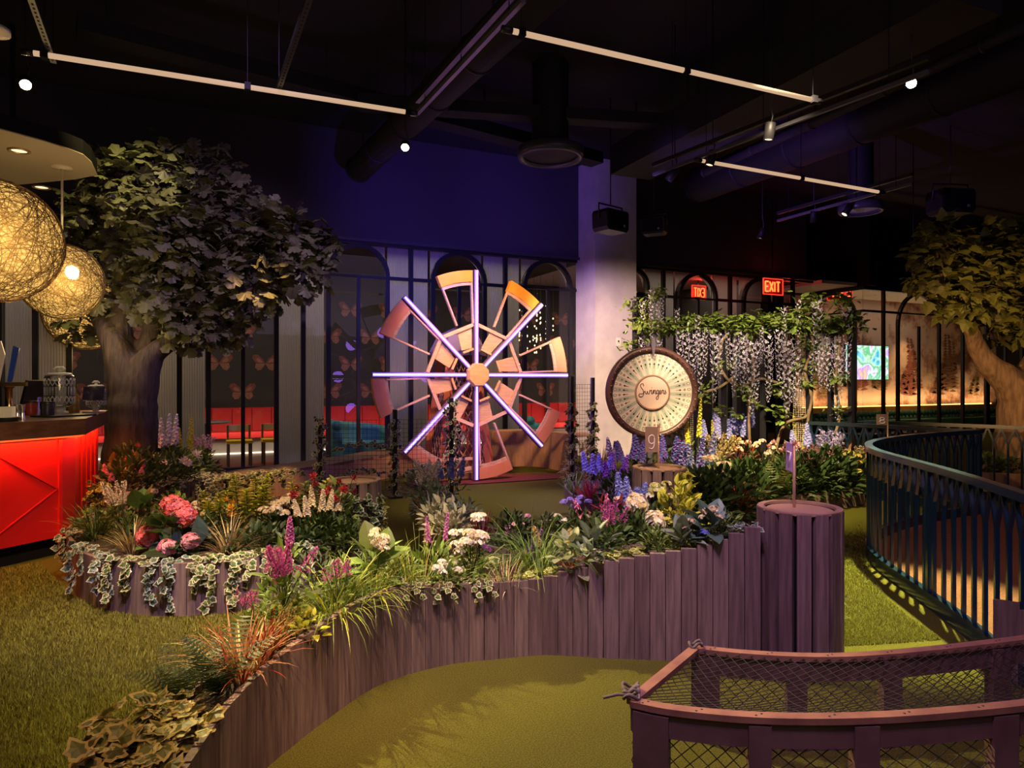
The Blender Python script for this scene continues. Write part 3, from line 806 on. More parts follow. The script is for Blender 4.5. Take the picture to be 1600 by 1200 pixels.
dispenser(P(93, 6.6, h=HC), 'large cut-glass drink dispenser standing on the bar corner', .78)
dispenser(P(150, 7.1, h=HC), 'smaller glass dispenser behind the dark tablet on the bar', .55)
ds = MB(); c = P(100, 6.35, h=HC); ds.box((c.x, c.y, HC + .008), (.42, .30, .016), .8); solo('drip_tray', ds, BLACKM, 'flat black tray under the large glass dispenser', 'tray', loc=c)
c = P(146, 6.95, h=HC); t = thing('bar_tablet', 'small dark tablet on a stand on the bar by the tree trunk', 'tablet', c, -.35)
mb = MB(); mb.box((0, 0, .20), (.20, .014, .14), Matrix.Rotation(-.25, 3, 'X')); part('screen', mb, mat('dark violet screen', (.02, .015, .05), .1), t, world=False)
mb = MB(); mb.box((0, .0, .01), (.16, .12, .02)); mb.box((0, .02, .09), (.03, .02, .16)); part('stand', mb, STEEL, t, world=False)
c = P(62, 6.75, h=HC); t = thing('till_screen', 'black till screen seen from behind left of the large glass dispenser', 'till', c, .9)
mb = MB(); mb.box((0, 0, .22), (.34, .03, .24), Matrix.Rotation(.3, 3, 'X')); part('screen', mb, BLACKM, t, world=False)
mb = MB(); mb.box((0, .02, .015), (.22, .2, .03)); mb.box((0, .02, .10), (.05, .04, .16)); part('stand', mb, STEEL, t, world=False)
for px, lab in ((27, 'steel jigger on the bar, left of the pair'), (35, 'steel jigger on the bar, right of the pair')):
    c = P(px, 5.75, h=HC); mb = MB(); mb.lathe([(.022, 0), (.016, .055), (.012, .065), (.018, .08), (.024, .13)], 16, c); solo('jigger', mb, STEEL, lab, 'jigger', loc=c)
c = P(8, 5.55, h=HC); t = thing('napkin_caddy', 'caddy of white napkins and picks at the left edge of the bar', 'caddy', c)
mb = MB(); mb.lathe([(.09, 0), (.11, .03), (.11, .035), (.0, .03)], 18); part('tray', mb, BLACKM, t, world=False)
mb = MB()
for k in range(9): mb.box((random.uniform(-.06, .06), random.uniform(-.05, .05), .075), (.05, .006, .09), random.uniform(-.6, .6))
part('napkin', mb, mat('white paper', (.8, .78, .74), .8), t, world=False)
c = P(14, 6.0, h=HC); t = thing('beer_tap', 'brass beer tap tower with a blue handle at the left edge', 'beer tap', c)
mb = MB(); mb.lathe([(.06, 0), (.05, .03), (.03, .06), (.03, .26), (.05, .28)], 16); part('column', mb, mat('polished brass', (.8, .5, .18), .2, metal=1), t, world=False)
mb = MB(); mb.box((-.10, 0, .30), (.46, .09, .035)); part('crossbar', mb, M['polished brass'], t, world=False)
mb = MB(); mb.prism([(-.015, .32), (.02, .32), (.075, .62), (.03, .64)], .03); part('tap_handle', mb, mat('cobalt handle', (.02, .06, .42), .3), t, 'cobalt blue tap handle', world=False)
mb = MB(); mb.prism([(-.10, .32), (-.07, .32), (-.03, .56), (-.06, .68), (-.11, .62)], .03); part('tap_handle', mb, mat('white handle', (.7, .68, .72), .3), t, 'white curved tap handle', world=False)
for px, z, col, lab, hh in ((48, 6.5, (.35, .05, .05), 'jar of red cherries on the bar behind the jiggers', .12), (116, 7.0, (.28, .16, .05), 'brown bottle on the bar behind the large glass dispenser', .26), (74, 6.25, (.03, .03, .06), 'dark tumbler on the bar left of the black tray', .12)):
    c = P(px, z, h=HC); t = thing('bar_jar', lab, 'jar', c)
    mb = MB(); mb.lathe([(.045, 0), (.05, .01), (.05, hh * .65), (.022, hh * .8), (.02, hh)] if hh > .2 else [(.045, 0), (.055, .02), (.06, hh)], 18, c); part('body', mb, mat('jar %s' % lab[:9], col, .15, spec=.8), t)
    mb = MB(); mb.lathe([(.026 if hh > .2 else .06, hh), (.026 if hh > .2 else .06, hh + .02), (0, hh + .022)], 18, c); part('cap', mb, BLACKM, t)

# canopy over the bar
HK = 3.8
e0 = P(-120, (HK - EYE) * F / (HZ - 150), h=HK); e1 = gl(0, 200, HK); e2 = gl(130, 240, HK)
e3 = gl(152, 272, HK)
can = [e0 - (e1 - e0) * 1.0, e0, e1, gl(70, 219, HK), gl(110, 232, HK), e2, gl(143, 252, HK), e3, e3 + Vector((-.25, .3, 0)), e3 + Vector((-1.2, 1.1, 0)), e3 + Vector((-5, 2.0, 0)), e0 + nin * 4]
t = thing('bar_canopy', 'round-cornered beige canopy hung over the bar', 'canopy', (e2.x, e2.y, HK))
mb = MB(); mb.poly(can, HK + .14, .14); part('fascia', mb, BLACK, t)
mb = MB(); mb.poly(can, HK - .002, .01); part('underside', mb, mat('beige plaster', (.42, .35, .26), .8), t)
for px, py, lab in ((30, 235, 'x'), (65, 292, 'y')):
    c = gl(px, py, HK - .012); mb = MB(); mb.lathe([(.07, .0), (.10, .0), (.10, -.012), (.07, -.012), (.07, 0)], 20, c); r_ = part('downlight', mb, mat('brass ring', (.6, .42, .2), .3, metal=.7), t)
    mb = MB(); mb.lathe([(0, -.002), (.07, -.002)], 20, c); part('lens', mb, emis('canopy lens', (1, .8, .45), 1.5), r_)
for a_ in (0, 1):
    q_ = e1 + nin * .5 if a_ == 0 else e3 + Vector((-1, 1.2, 0)); mb = MB(); mb.bar((q_.x, q_.y, HK + .14), (q_.x, q_.y, CH), .05, .05, up=(0, 1, 0)); part('hanger', mb, BLACKM, t)

# woven globe pendants
RG = .40
sh = MB()
random.seed(21)
for k in range(330):
    n_ = Vector((random.gauss(0, 1), random.gauss(0, 1), random.gauss(0, 1))).normalized(); u_ = n_.orthogonal().normalized(); v_ = n_.cross(u_)
    hh = random.uniform(-.75, .75); rr = math.sqrt(1 - hh * hh); a0 = random.uniform(0, 6.28); sp_ = random.uniform(1.2, 4.0); N_ = max(6, int(sp_ * rr * 7))
    R_ = RG * random.uniform(.985, 1.012)
    sh.tube([(n_ * hh + (u_ * math.cos(a0 + sp_ * i / N_) + v_ * math.sin(a0 + sp_ * i / N_)) * rr) * R_ for i in range(N_ + 1)], .0021, 3, cap=False)
FIB = sh.mesh('woven_fibre', mat('straw fibre', (.24, .15, .06), .8, rnd=.5))
# paper-like inner web, lit from inside: random fibres with gaps
m = bpy.data.materials.new('glowing fibre web'); m.use_nodes = True; nt = m.node_tree; N, L = nt.nodes.new, nt.links.new
bs = nt.nodes['Principled BSDF']; bs.inputs['Base Color'].default_value = (.25, .16, .06, 1); bs.inputs['Roughness'].default_value = .9
tc = N('ShaderNodeTexCoord'); vo = N('ShaderNodeTexVoronoi'); vo.feature = 'DISTANCE_TO_EDGE'; vo.inputs['Scale'].default_value = 34; L(tc.outputs['Object'], vo.inputs['Vector'])
rr = N('ShaderNodeValToRGB'); rr.color_ramp.elements[0].position = .0; rr.color_ramp.elements[0].color = (.22, .10, .02, 1); rr.color_ramp.elements[1].position = .2; rr.color_ramp.elements[1].color = (1.0, .58, .14, 1)
L(vo.outputs['Distance'], rr.inputs['Fac']); L(rr.outputs['Color'], bs.inputs['Emission Color']); bs.inputs['Emission Strength'].default_value = .95
M['web'] = m
wb_ = MB(); wb_.lathe([(max(1e-5, RG * .97 * math.sin(PI * i / 24)), -RG * .97 * math.cos(PI * i / 24)) for i in range(25)], 36)
WEB = wb_.mesh('inner_web', M['web'])
bb = MB(); bb.lathe([(1e-5, -RG * .975), (.05, -RG * .972)], 12)
for i, (px, py, z, lab) in enumerate(((-12, 376, 4.45, 'large woven globe pendant at the left edge, nearest of the three'), (97, 440, 7.3, 'woven globe pendant between the nearest globe and the tree'), (134, 487, 10.3, 'woven globe pendant lowest behind the tree branches'))):  # third globe added deeper for a globe mirrored in the glass
    c = P(px, z, py); t = thing('globe_pendant', lab, 'pendant lamp', c, group='woven globe pendants', scale=(1.0, 1.0, 1.42)[i])
    o = link('woven_shade', FIB, t); o.rotation_euler = (i, i * 2, i); link('inner_web', WEB, t)
    if i == 1:
        mb = MB(); mb.lathe([(1e-5, -.08), (.045, -.06), (.065, -.02), (.07, .02), (.05, .06), (1e-5, .085)], 16, (.13, -.335, .05)); part('bulb', mb, emis('bulb glow', (1, .85, .5), 3.5), t, 'bright bulb showing through the weave', world=False)  # glowing ball added off centre for the hot spot on the shade
    top_ = (HK - c.z) / (1.0, 1.0, 1.42)[i]
    mb = MB(); mb.tube([(0, 0, RG), (0, 0, top_)], .012, 8); part('rod', mb, mat('cream metal', (.7, .62, .5), .4), t, world=False)
    mb = MB(); mb.lathe([(0, top_), (.10, top_), (.10, top_ - .03), (0, top_ - .035)], 20); part('ceiling_rose', mb, M['cream metal'], t, world=False)
    point(c + Vector((0, 0, .0)) + (Vector((0, 0, EYE)) - c).normalized() * .55, 26, (1, .68, .3), .3)
    point(c + Vector((.3, .3, -.55)), 20, (1, .68, .3), .3)
# ---------------------------------------------------------------- planters
random.seed(11)


def outline_xy(lst): return gpath([(a, b, 0) for a, b in lst])


# long stepped front border: (px, foot py, height)
FWP = gpath([(205, 1560, .33), (243, 1455, .335), (287, 1377, .345), (342, 1280, .36), (397, 1213, .378), (446, 1171, .405), (494, 1133, .43), (573, 1078, .455), (631, 1054, .455), (700, 1037, .42), (760, 1030, .412), (810, 1025, .41), (850, 1022, .42), (900, 1024, .475), (940, 1027, .515), (1000, 1029, .555), (1040, 1031, .58), (1090, 1033, .612), (1130, 1034, .66), (1169, 1036, .715), (1188, 1037, .74)])
fws = smooth_path(FWP, 6)
t = thing('border_planter', 'long curving stepped plank planter across the front, ending at the tall barrel', 'planter', (FWP[10][0], FWP[10][1], 0))
mb = MB(); slats(mb, fws, .082, .028); part('slat_wall', mb, WOOD, t)
mb = MB(); bk = offset(fws, .24); slats(mb, [np.array([p[0], p[1], p[2] - .05]) for p in bk[:-4]], .09, .024); part('back_wall', mb, WOOD, t)
mb = MB(); c_ = offset(fws, .125); ribbon(mb, c_[:-2], .225, .02, lambda i: c_[i][2] - .07); part('soil', mb, SOIL, t)


def fw(px, off=.12, up=-.06):
    """a spot in the front border: photo column of its edge, distance behind the boards"""
    best = None
    for i, p in enumerate(fws):
        v = Vector((p[0], p[1], 0)); d = v.dot(FW); x = 800 + F * v.dot(RT) / d
        if best is None or abs(x - px) < best[0]: best = (abs(x - px), i)
    i = best[1]; o_ = offset(fws, off)[i]
    return Vector((o_[0], o_[1], fws[i][2] + up))


def planter(name, lab, pts, soil_h, closed=True, step=.088, mats=WOOD):
    path = smooth_path(gpath(pts), 6, closed)
    cx = sum(p[0] for p in path) / len(path); cy = sum(p[1] for p in path) / len(path)
    t = thing(name, lab, 'planter', (cx, cy, 0))
    mb = MB(); slats(mb, path, step, .026, closed); part('slat_wall', mb, mats, t)
    mb = MB(); mb.poly([(cx + (p[0] - cx) * .985, cy + (p[1] - cy) * .985) for p in path], soil_h, soil_h - .02); part('soil', mb, SOIL, t)
    return t


planter('round_planter', 'low round plank planter of bright flowers on the left turf', [(108, 905, .33), (128, 935, .33), (158, 949, .33), (205, 958, .33), (262, 962, .335), (340, 958, .335), (420, 946, .335), (475, 928, .33), (512, 905, .34), (515, 880, .42), (498, 866, .50), (450, 858, .47), (400, 853, .44), (340, 848, .38), (280, 845, .33), (200, 848, .33), (140, 862, .33), (112, 884, .33)], .27)
planter('tree_planter', 'dark plank planter around the trunk of the left tree', [(160, 838, .36), (200, 828, .36), (250, 816, .36), (292, 803, .36), (330, 796, .36), (352, 786, .36), (345, 776, .36), (300, 764, .36), (230, 760, .36), (198, 768, .36), (190, 790, .36), (173, 814, .36)], .30)
planter('middle_planter', 'middle winding plank planter between the front border and the windmill turf', [(694, 908, .42), (712, 926, .42), (745, 945, .42), (800, 962, .42), (860, 968, .42), (930, 962, .42), (1000, 946, .42), (1060, 922, .42), (1098, 896, .40), (1090, 876, .34), (1050, 862, .28), (1000, 862, .27), (950, 874, .27), (900, 884, .27), (840, 886, .27), (790, 880, .27), (752, 866, .26), (728, 838, .26), (708, 806, .22), (690, 792, .2), (676, 781, .2), (654, 781, .26), (651, 796, .32), (664, 830, .36), (682, 868, .40)], .24, step=.075)
planter('purple_planter', 'small low round planter lit violet, right of the windmill turf', [(886, 786, .17), (900, 798, .17), (930, 800, .17), (975, 796, .17), (1008, 787, .17), (1012, 779, .17), (985, 773, .17), (940, 771, .17), (900, 772, .17), (884, 778, .17)], .12, step=.07)
planter('bed_planter', 'large dark flower bed planter under the wisteria, beside the curved railing', [(1088, 850, .2), (1122, 838, .2), (1170, 822, .2), (1230, 802, .2), (1300, 795, .2), (1338, 790, .2), (1350, 785, .2), (1338, 781, .2), (1285, 775, .2), (1256, 767, .2), (1236, 740, .2), (1180, 726, .2), (1095, 726, .2), (1068, 745, .2), (1066, 780, .2), (1072, 820, .2)], .14)


def barrel(lab, px, z, r, h, n, inner=.25):
    c = P(px, z, h=0); t = thing('barrel_planter', lab, 'barrel', c, group='round plank barrels')
    mb = MB(); wd = 2 * PI * r / n
    for k in range(n):
        a = 2 * PI * (k + .5) / n; q = Vector((r * math.cos(a), r * math.sin(a), h / 2)); mb.box(q, (wd - .017, .032, h + random.uniform(-.004, .004)), a + PI / 2)
    part('staves', mb, WOOD, t, world=False)
    mb = MB(); mb.lathe([(r - .020, .0), (r - .020, h - .02), (r - .03, h - .02), (r - .03, 0), (r - .02, 0)], 32, smooth=False); part('gap_backing', mb, BLACK, t, world=False)  # black sleeve added so the gaps between staves look dark
    mb = MB(); mb.lathe([(r - .034, h - .008), (r - .034, h - inner), (0.00005, h - inner)], 32, smooth=False); part('lining', mb, mat('barrel lining', (.46, .29, .17), .7), t, world=False)
    mb = MB(); mb.lathe([(r - .020, h - .008), (r - .020, h + .006), (r + .014, h + .006), (r + .014, h - .008), (r - .02, h - .008)], 32, smooth=False); part('rim', mb, mat('sawn pale rim', (.42, .27, .17), .6, col2=(.33, .2, .12), scale=12), t, world=False)
    return c, t


BC7, b7 = barrel('tallest plank barrel, with the hole 7 marker, at the end of the front border', 1249, 3.77, .205, .80, 15, .24)
BC9, b9 = barrel('plank barrel with the hole 9 marker below the prize wheel', 1030, 5.53, .20, .80, 15, .24)
BCL, bl_ = barrel('plank barrel wrapped in ivy at the right end of the round planter', 554, 5.58, .197, .69, 15, .24)

# number markers
NUM = {'7': [[(-.5, 1), (.5, 1), (-.1, 0)], [(-.5, 1), (-.5, .82)]],
       '9': [[(.45, .68), (.35, .92), (0, 1), (-.38, .88), (-.45, .65), (-.33, .46), (0, .38), (.33, .46), (.45, .68), (.42, .38), (.25, .1), (-.1, 0), (-.38, .1)]],
       '8': [[(0, .54), (-.3, .64), (-.38, .8), (-.25, .95), (0, 1), (.25, .95), (.38, .8), (.3, .64), (0, .54), (-.36, .42), (-.46, .24), (-.3, .05), (0, 0), (.3, .05), (.46, .24), (.36, .42), (0, .54)]]}


def marker(lab, digit, foot, ztop, wd, ht, yaw, post_to, flagm=None):
    t = thing('hole_marker', lab, 'sign', foot, yaw, group='hole number markers'); hgt = ztop - foot[2]
    mb = MB(); mb.tube([(0, 0, 0), (0, 0, hgt + .012)], .0085, 8); mb.lathe([(.012, hgt), (.013, hgt + .02), (0, hgt + .028)], 10); part('post', mb, mat('bronze post', (.42, .25, .16), .4, metal=.4), t, world=False)
    mb = MB(); mb.box((-wd / 2 - .006, 0, hgt - ht / 2), (wd, .010, ht)); part('flag', mb, flagm or mat('taupe flag', (.26, .16, .14), .5), t, world=False)
    mb = MB()
    for st in NUM[digit]:
        pts = [(-wd / 2 - .006 + x * wd * .52, -.007, hgt - ht * .86 + z * ht * .54) for x, z in st]
        if digit != '7': pts = [tuple(p) for p in smooth_path(pts, 5)]
        mb.tube(pts, .0055 * wd / .13, 5)
    for s in (-1, 1): pass
    part('number', mb, mat('lilac white number', (.85, .75, .9), .5), t, world=False)
    return t


f7 = P(1241, 3.82, h=.55); marker('narrow violet-lit hole 7 marker standing in the tallest barrel', '7', f7, P(1241, 3.82, 694).z, .13, .16, -A - 1.66, 0, mat('violet-lit flag', (.50, .36, .75), .5))  # violet light is put into this flag's colour
f9 = P(1029, 5.5, h=.55); marker('brown hole 9 marker in front of the prize wheel', '9', f9, P(1029, 5.5, 667).z, .10, .205, -A - .12, 0)
f8 = P(1387, 8.3, h=.0); marker('tan hole 8 marker behind the curved railing', '8', f8, P(1387, 8.3, 647).z, .13, .13, -A, 0)

# timber ledges behind the windmill
lp = smooth_path(gpath([(368, 793, .36), (395, 788, .36), (430, 781, .36), (500, 768, .36), (580, 753, .37), (640, 739, .37), (700, 733, .37), (752, 730, .37)]), 5)
t = thing('timber_ledge', 'curved low timber ledge wall running from the left tree planter behind the windmill', 'ledge', (lp[15][0], lp[15][1], 0))
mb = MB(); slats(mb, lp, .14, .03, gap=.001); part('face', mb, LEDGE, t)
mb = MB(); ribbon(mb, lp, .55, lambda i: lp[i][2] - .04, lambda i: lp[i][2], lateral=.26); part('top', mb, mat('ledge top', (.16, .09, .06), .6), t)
up_ = smooth_path([tuple(WY(768, 700, 10.75).xy) + (.62,), tuple(WY(818, 700, 10.75).xy) + (.62,), tuple(WY(852, 700, 10.4).xy) + (.62,), tuple(WY(893, 700, 9.6).xy) + (.62,)], 6)
t = thing('timber_bench', 'higher timber bench block lit pink at the right of the windmill', 'bench', (up_[8][0], up_[8][1], 0))
mb = MB(); slats(mb, up_, .16, .03, gap=.001); part('face', mb, LEDGE, t)
mb = MB(); ribbon(mb, up_, .5, lambda i: up_[i][2] - .04, lambda i: up_[i][2], lateral=.24); part('top', mb, PLY, t)
# lane border of the windmill turf: low dark red mat behind the wheel
mb = MB(); mb.poly([G(*p) for p in ((640, 762), (760, 756), (880, 748), (896, 754), (888, 742), (760, 741), (640, 750))], .012); solo('windmill_mat', mb, mat('dark red mat', (.13, .02, .02), .7), 'dark red mat on the floor behind the foot of the windmill', 'mat', loc=tuple(G(760, 750)))

# ---------------------------------------------------------------- windmill
HUBP = P(743, 10.15, 586); RW = 1.56
t = thing('windmill', 'plywood windmill with eight violet neon arms standing on the turf', 'windmill', (HUBP.x, HUBP.y, 0))
DARKP = mat('violet grey arm', (.10, .07, .13), .5)
NEON = emis('violet neon', (.82, .64, 1.0), 1.6); NEOD = mat('neon housing', (.3, .2, .5), .5, emit=(.20, .07, .80), es=.5)  # the tube's violet halo is put into the housing's emission
RIM_ORANGE_LIT = mat('mustard rim', (.62, .27, .025), .55, col2=(.66, .31, .04), scale=6); RIM_SALMON_LIT = mat('salmon-lit rim', (.60, .22, .12), .55, col2=(.64, .26, .15), scale=6)  # orange and salmon light on the rims is put into their colours


def wpt(a, r, y=0.0): return Vector((HUBP.x + r * math.cos(a), HUBP.y + y, HUBP.z + r * math.sin(a)))


for k in range(8):
    a = PI / 4 * k; ux = (0, 1, 0)
    mb = MB(); mb.bar(wpt(a, .1), wpt(a, RW), .07, .075, up=ux); am = part('arm', mb, DARKP, t)
    mb = MB(); mb.bar(wpt(a, .17, -.043), wpt(a, RW - .005, -.043), .058, .014, up=ux); part('neon_housing', mb, NEOD, am)
    mb = MB(); mb.tube([wpt(a, .17, -.054), wpt(a, RW - .01, -.054)], .014, 8); part('neon_tube', mb, NEON, am)
    s0, s1 = math.radians(2.2), math.radians(23)
    # curved rim board
    mb = MB(); n = 8; o_ = [(RW * .995 * math.cos(a + lerp(s0 * .9, s1, i / n)), RW * .995 * math.sin(a + lerp(s0 * .9, s1, i / n))) for i in range(n + 1)] + [(RW * .885 * math.cos(a + lerp(s1, s0, i / n)), RW * .885 * math.sin(a + lerp(s1, s0, i / n))) for i in range(n + 1)]
    mb.prism(o_, .09, Matrix.Translation((HUBP.x, HUBP.y - .02, HUBP.z))); sl = part('sail_rim', mb, RIM_ORANGE_LIT if k in (1, 2) else RIM_SALMON_LIT, t)
    # thin sail frame: inner arc, side bar, bar along the arm
    mb = MB()
    for i in range(n): mb.bar(wpt(a + lerp(s0, s1, i / n), RW * .87), wpt(a + lerp(s0, s1, (i + 1) / n), RW * .87), .05, .022, up=ux)
    mb.bar(wpt(a + s1 * .98, RW * .50), wpt(a + s1 * .98, RW * .88), .024, .05, up=ux); mb.bar(wpt(a + math.radians(3.4), RW * .49), wpt(a + math.radians(2.9), RW * .87), .024, .05, up=ux)
    part('sail_frame', mb, PLY, t)
    # inner trapezoid board
    mb = MB(); i0, i1 = math.radians(4.5), math.radians(24)
    o_ = [(RW * r * math.cos(a + q), RW * r * math.sin(a + q)) for r, q in ((.26, math.radians(8)), (.47, i0), (.455, i1), (.27, math.radians(31)))]
    mb.prism(o_, .018, Matrix.Translation((HUBP.x, HUBP.y + .01, HUBP.z))); part('inner_board', mb, PLY, t)
    mb = MB(); mb.bar(wpt(a + .05, RW * .48, .0), wpt(a + PI / 4 - .05, RW * .48, .0), .05, .032, up=ux); part('ring_bar', mb, PLY, t)
    mb = MB(); q0, q1 = wpt(a + math.radians(7), RW * .25, -.03), wpt(a + math.radians(33), RW * .25, -.03); mb.bar(q0, q1, .03, .03, up=ux); part('batten', mb, PLY, t)
mb = MB(); R8 = Matrix.Rotation(PI / 2, 3, 'X'); mb.lathe([(.0, .0), (.185, 0), (.185, .05), (.165, .075), (0, .075)], 8, wpt(0, 0, -.06), rot=R8 @ Matrix.Rotation(PI / 8, 3, 'Z'), smooth=False); hb = part('hub', mb, mat('hub board', (.50, .29, .18), .5), t)
mb = MB(); mb.lathe([(.165, .0), (.165, .012), (.15, .012)], 8, wpt(0, 0, -.136), rot=R8 @ Matrix.Rotation(PI / 8, 3, 'Z'), smooth=False); part('hub_edge', mb, PLY, hb)
mb = MB(); mb.tube([wpt(0, 0, -.05), wpt(0, 0, .75)], .06, 12); part('axle', mb, BLACKM, t)
# tower
tc_ = Vector((HUBP.x, HUBP.y + .72, 0)); rb, rt_, ht_ = .56, .28, 1.95
corner = lambda k, z: Vector((tc_.x + lerp(rb, rt_, z / ht_) * math.cos(PI / 4 + PI / 2 * k), tc_.y + lerp(rb, rt_, z / ht_) * math.sin(PI / 4 + PI / 2 * k), z))
for k in range(4):
    mb = MB(); mb.bar(corner(k, 0), corner(k, ht_), .10, .10); part('corner_post', mb, mat('orange red post', (.50, .15, .07), .5), t)
    mb = MB(); e, f_ = corner(k, .05), corner(k + 1, .05); g_, h_ = corner(k, ht_), corner(k + 1, ht_)
    sides = lambda u, v: e.lerp(f_, u).lerp(g_.lerp(h_, u), v)
    for i in range(-9, 10):
        for s in (-1, 1):
            pts = []
            for j in range(9):
                v = j / 8; u = (i / 6 + s * v * 1.6 + (0 if s > 0 else 1))
                if 0 <= u <= 1: pts.append(sides(u, v))
            if len(pts) > 1: mb.tube(pts, .009, 4)
    part('lattice', mb, mat('pale lattice', (.42, .24, .2), .6), t)
    mb = MB(); mb.add([corner(k, .05) * .97 + tc_ * .03, corner(k + 1, .05) * .97 + tc_ * .03, corner(k + 1, ht_) * .97 + Vector((tc_.x, tc_.y, ht_)) * .03, corner(k, ht_) * .97 + Vector((tc_.x, tc_.y, ht_)) * .03], [(0, 1, 2, 3)])
    if k in (1,): part('back_panel', mb, mat('wine panel', (.10, .02, .03), .7), t)
mb = MB(); mb.box((tc_.x, tc_.y, .05), (.95, .95, .10)); part('plinth', mb, LEDGE, t)
mb = MB(); mb.lathe([(.48, ht_ - .06), (.48, ht_), (.34, ht_ + .26), (.0, ht_ + .42)], 8, tc_, smooth=False); part('roof', mb, mat('slate roof', (.10, .08, .12), .6), t)
mb = MB(); mb.bar((HUBP.x - .66, HUBP.y + .06, .10), (HUBP.x - .05, HUBP.y + .06, .20), .05, .05); mb.box((HUBP.x - .70, HUBP.y + .06, .17), (.07, .07, .34)); mb.box((HUBP.x - .36, HUBP.y + .06, .34), (.72, .07, .035)); part('tunnel_frame', mb, PLY, t)
for k in range(8): point(wpt(PI / 4 * k, RW * .62, -.3), 5, (.38, .16, 1.0), .12)

# ---------------------------------------------------------------- prize wheel
PW = P(1018, 9.6, 613); rwh = .645
yaw = -A + .04
t = thing('prize_wheel', 'large round prize wheel with cream and pale green sectors in front of the column', 'prize wheel', PW, yaw)
RX = Matrix.Rotation(PI / 2, 3, 'X')
mb = MB(); mb.lathe([(rwh * .875, 0), (rwh * .875, .07), (rwh * .95, .08), (rwh, .06), (rwh, -.06), (rwh * .875, -.06)], 72, rot=RX); part('rim', mb, mat('dark brown rim', (.075, .03, .028), .4), t, world=False)
mb = MB(); ns = 40; r0, r1 = rwh * .37, rwh * .89
for k in range(ns):
    a0, a1 = 2 * PI * k / ns, 2 * PI * (k + 1) / ns; vs = []
    for j in range(4): a = lerp(a0, a1, j / 3); vs += [Vector((r0 * math.cos(a), -.03, r0 * math.sin(a))), Vector((r1 * math.cos(a), -.03, r1 * math.sin(a)))]
    mb.add(vs, [(2 * j, 2 * j + 1, 2 * j + 3, 2 * j + 2) for j in range(3)], k % 2)
part('sectors', mb, [mat('cream sector', (.66, .54, .45), .5), mat('sage sector', (.40, .42, .33), .5)], t, world=False)
mb = MB()
for k in range(ns):
    a = 2 * PI * (k + .5) / ns; R_ = Matrix.Rotation(-a, 4, 'Y'); q = lambda r, s: R_ @ Vector((r * rwh, -.0325, s * rwh))
    mi = random.randint(0, 2)
    mb.add([q(.52, .004), q(.52, -.004), q(.60, -.006), q(.605, -.020), q(.635, -.012), q(.645, 0), q(.635, .012), q(.605, .020), q(.60, .006)], [(0, 1, 2, 3, 4, 5, 6, 7, 8)], 0)           # small dark arrow
    mb.add([q(.69, .022), q(.69, -.022), q(.74, -.028), q(.74, .028)], [(0, 1, 2, 3)], 1)                              # small word block
    o_ = [q(.815 + .050 * math.cos(b_), .036 * math.sin(b_)) for b_ in [2 * PI * j / 8 for j in range(8)]]
    mb.add(o_, [tuple(range(8))], 2 + k % 2)
    o_ = [q(.815 + .02 * math.cos(b_), .013 * math.sin(b_)) + Vector((0, -.0015, 0)) for b_ in [2 * PI * j / 6 for j in range(6)]]
    mb.add(o_, [tuple(range(6))], 4)
part('sector_marks', mb, [mat('ink', (.03, .015, .02), .6), mat('grey ink', (.25, .2, .18), .6), mat('sage ink', (.30, .28, .22), .6), mat('mauve ink', (.34, .22, .22), .6), mat('cream ink', (.7, .62, .5), .6)], t, world=False)
mb = MB(); mb.lathe([(0, .030), (rwh * .36, .030), (rwh * .36, .055)], 56, rot=RX); dsk = part('centre_disc', mb, mat('peach disc', (.78, .55, .44), .45), t, world=False)
mb = MB(); mb.lathe([(rwh * .35, .03), (rwh * .35, .062), (rwh * .385, .062), (rwh * .385, .03)], 56, rot=RX); part('centre_ring', mb, mat('tan ring', (.36, .2, .14), .4), t, world=False)
mb = MB()
for k in range(ns):
    a = 2 * PI * k / ns; c_ = Vector((rwh * .925 * math.cos(a), -.075, rwh * .925 * math.sin(a))); mb.tube([c_, c_ + Vector((0, -.05, 0))], .006, 6)
    c_ = Vector((rwh * .885 * math.cos(a), -.04, rwh * .885 * math.sin(a)))
part('pegs', mb, mat('brass peg', (.75, .5, .25), .3, metal=.8), t, world=False)
# flowing script lettering on the disc
SW = [[(.17, .80), (.13, .98), (.03, .96), (-.01, .82), (.06, .66), (.14, .50), (.17, .28), (.10, .08), (-.03, .03), (-.10, .14), (-.04, .26), (.10, .26), (.24, .46)],
      [(.24, .46), (.27, .30), (.30, .24), (.34, .27), (.37, .46)], [(.37, .46), (.40, .28), (.43, .24), (.48, .28), (.51, .52), (.53, .47), (.57, .46)],
      [(.57, .46), (.605, .53), (.605, .30), (.63, .24), (.67, .30), (.70, .46)], [(.615, .68), (.62, .70), (.625, .68)],
      [(.70, .46), (.715, .54), (.72, .25)], [(.72, .25), (.73, .40), (.78, .52), (.82, .48), (.82, .28), (.85, .24), (.90, .34)],
      [(.99, .47), (.93, .53), (.88, .40), (.91, .26), (.97, .29), (1.0, .52), (.99, .20), (.96, -.10), (.89, -.15), (.86, -.03), (.95, .13), (1.06, .28)],
      [(1.06, .28), (1.12, .40), (1.11, .51), (1.06, .48), (1.05, .32), (1.09, .24), (1.16, .32), (1.20, .52)],
      [(1.20, .56), (1.22, .49), (1.27, .51), (1.265, .32), (1.29, .24), (1.34, .36), (1.37, .53)], [(1.37, .53), (1.36, .45), (1.41, .34), (1.39, .26), (1.33, .24)]]
mb = MB()
for st_ in SW:
    pts = [(lerp(-.30, .30, (x + .10) / 1.51) * rwh, -.0585, (z - .36) * .30 * rwh) for x, z in smooth_path(st_, 5)]
    mb.tube(pts, .0052, 5)
part('script_lettering', mb, mat('script ink', (.05, .02, .02), .6), dsk, world=False)
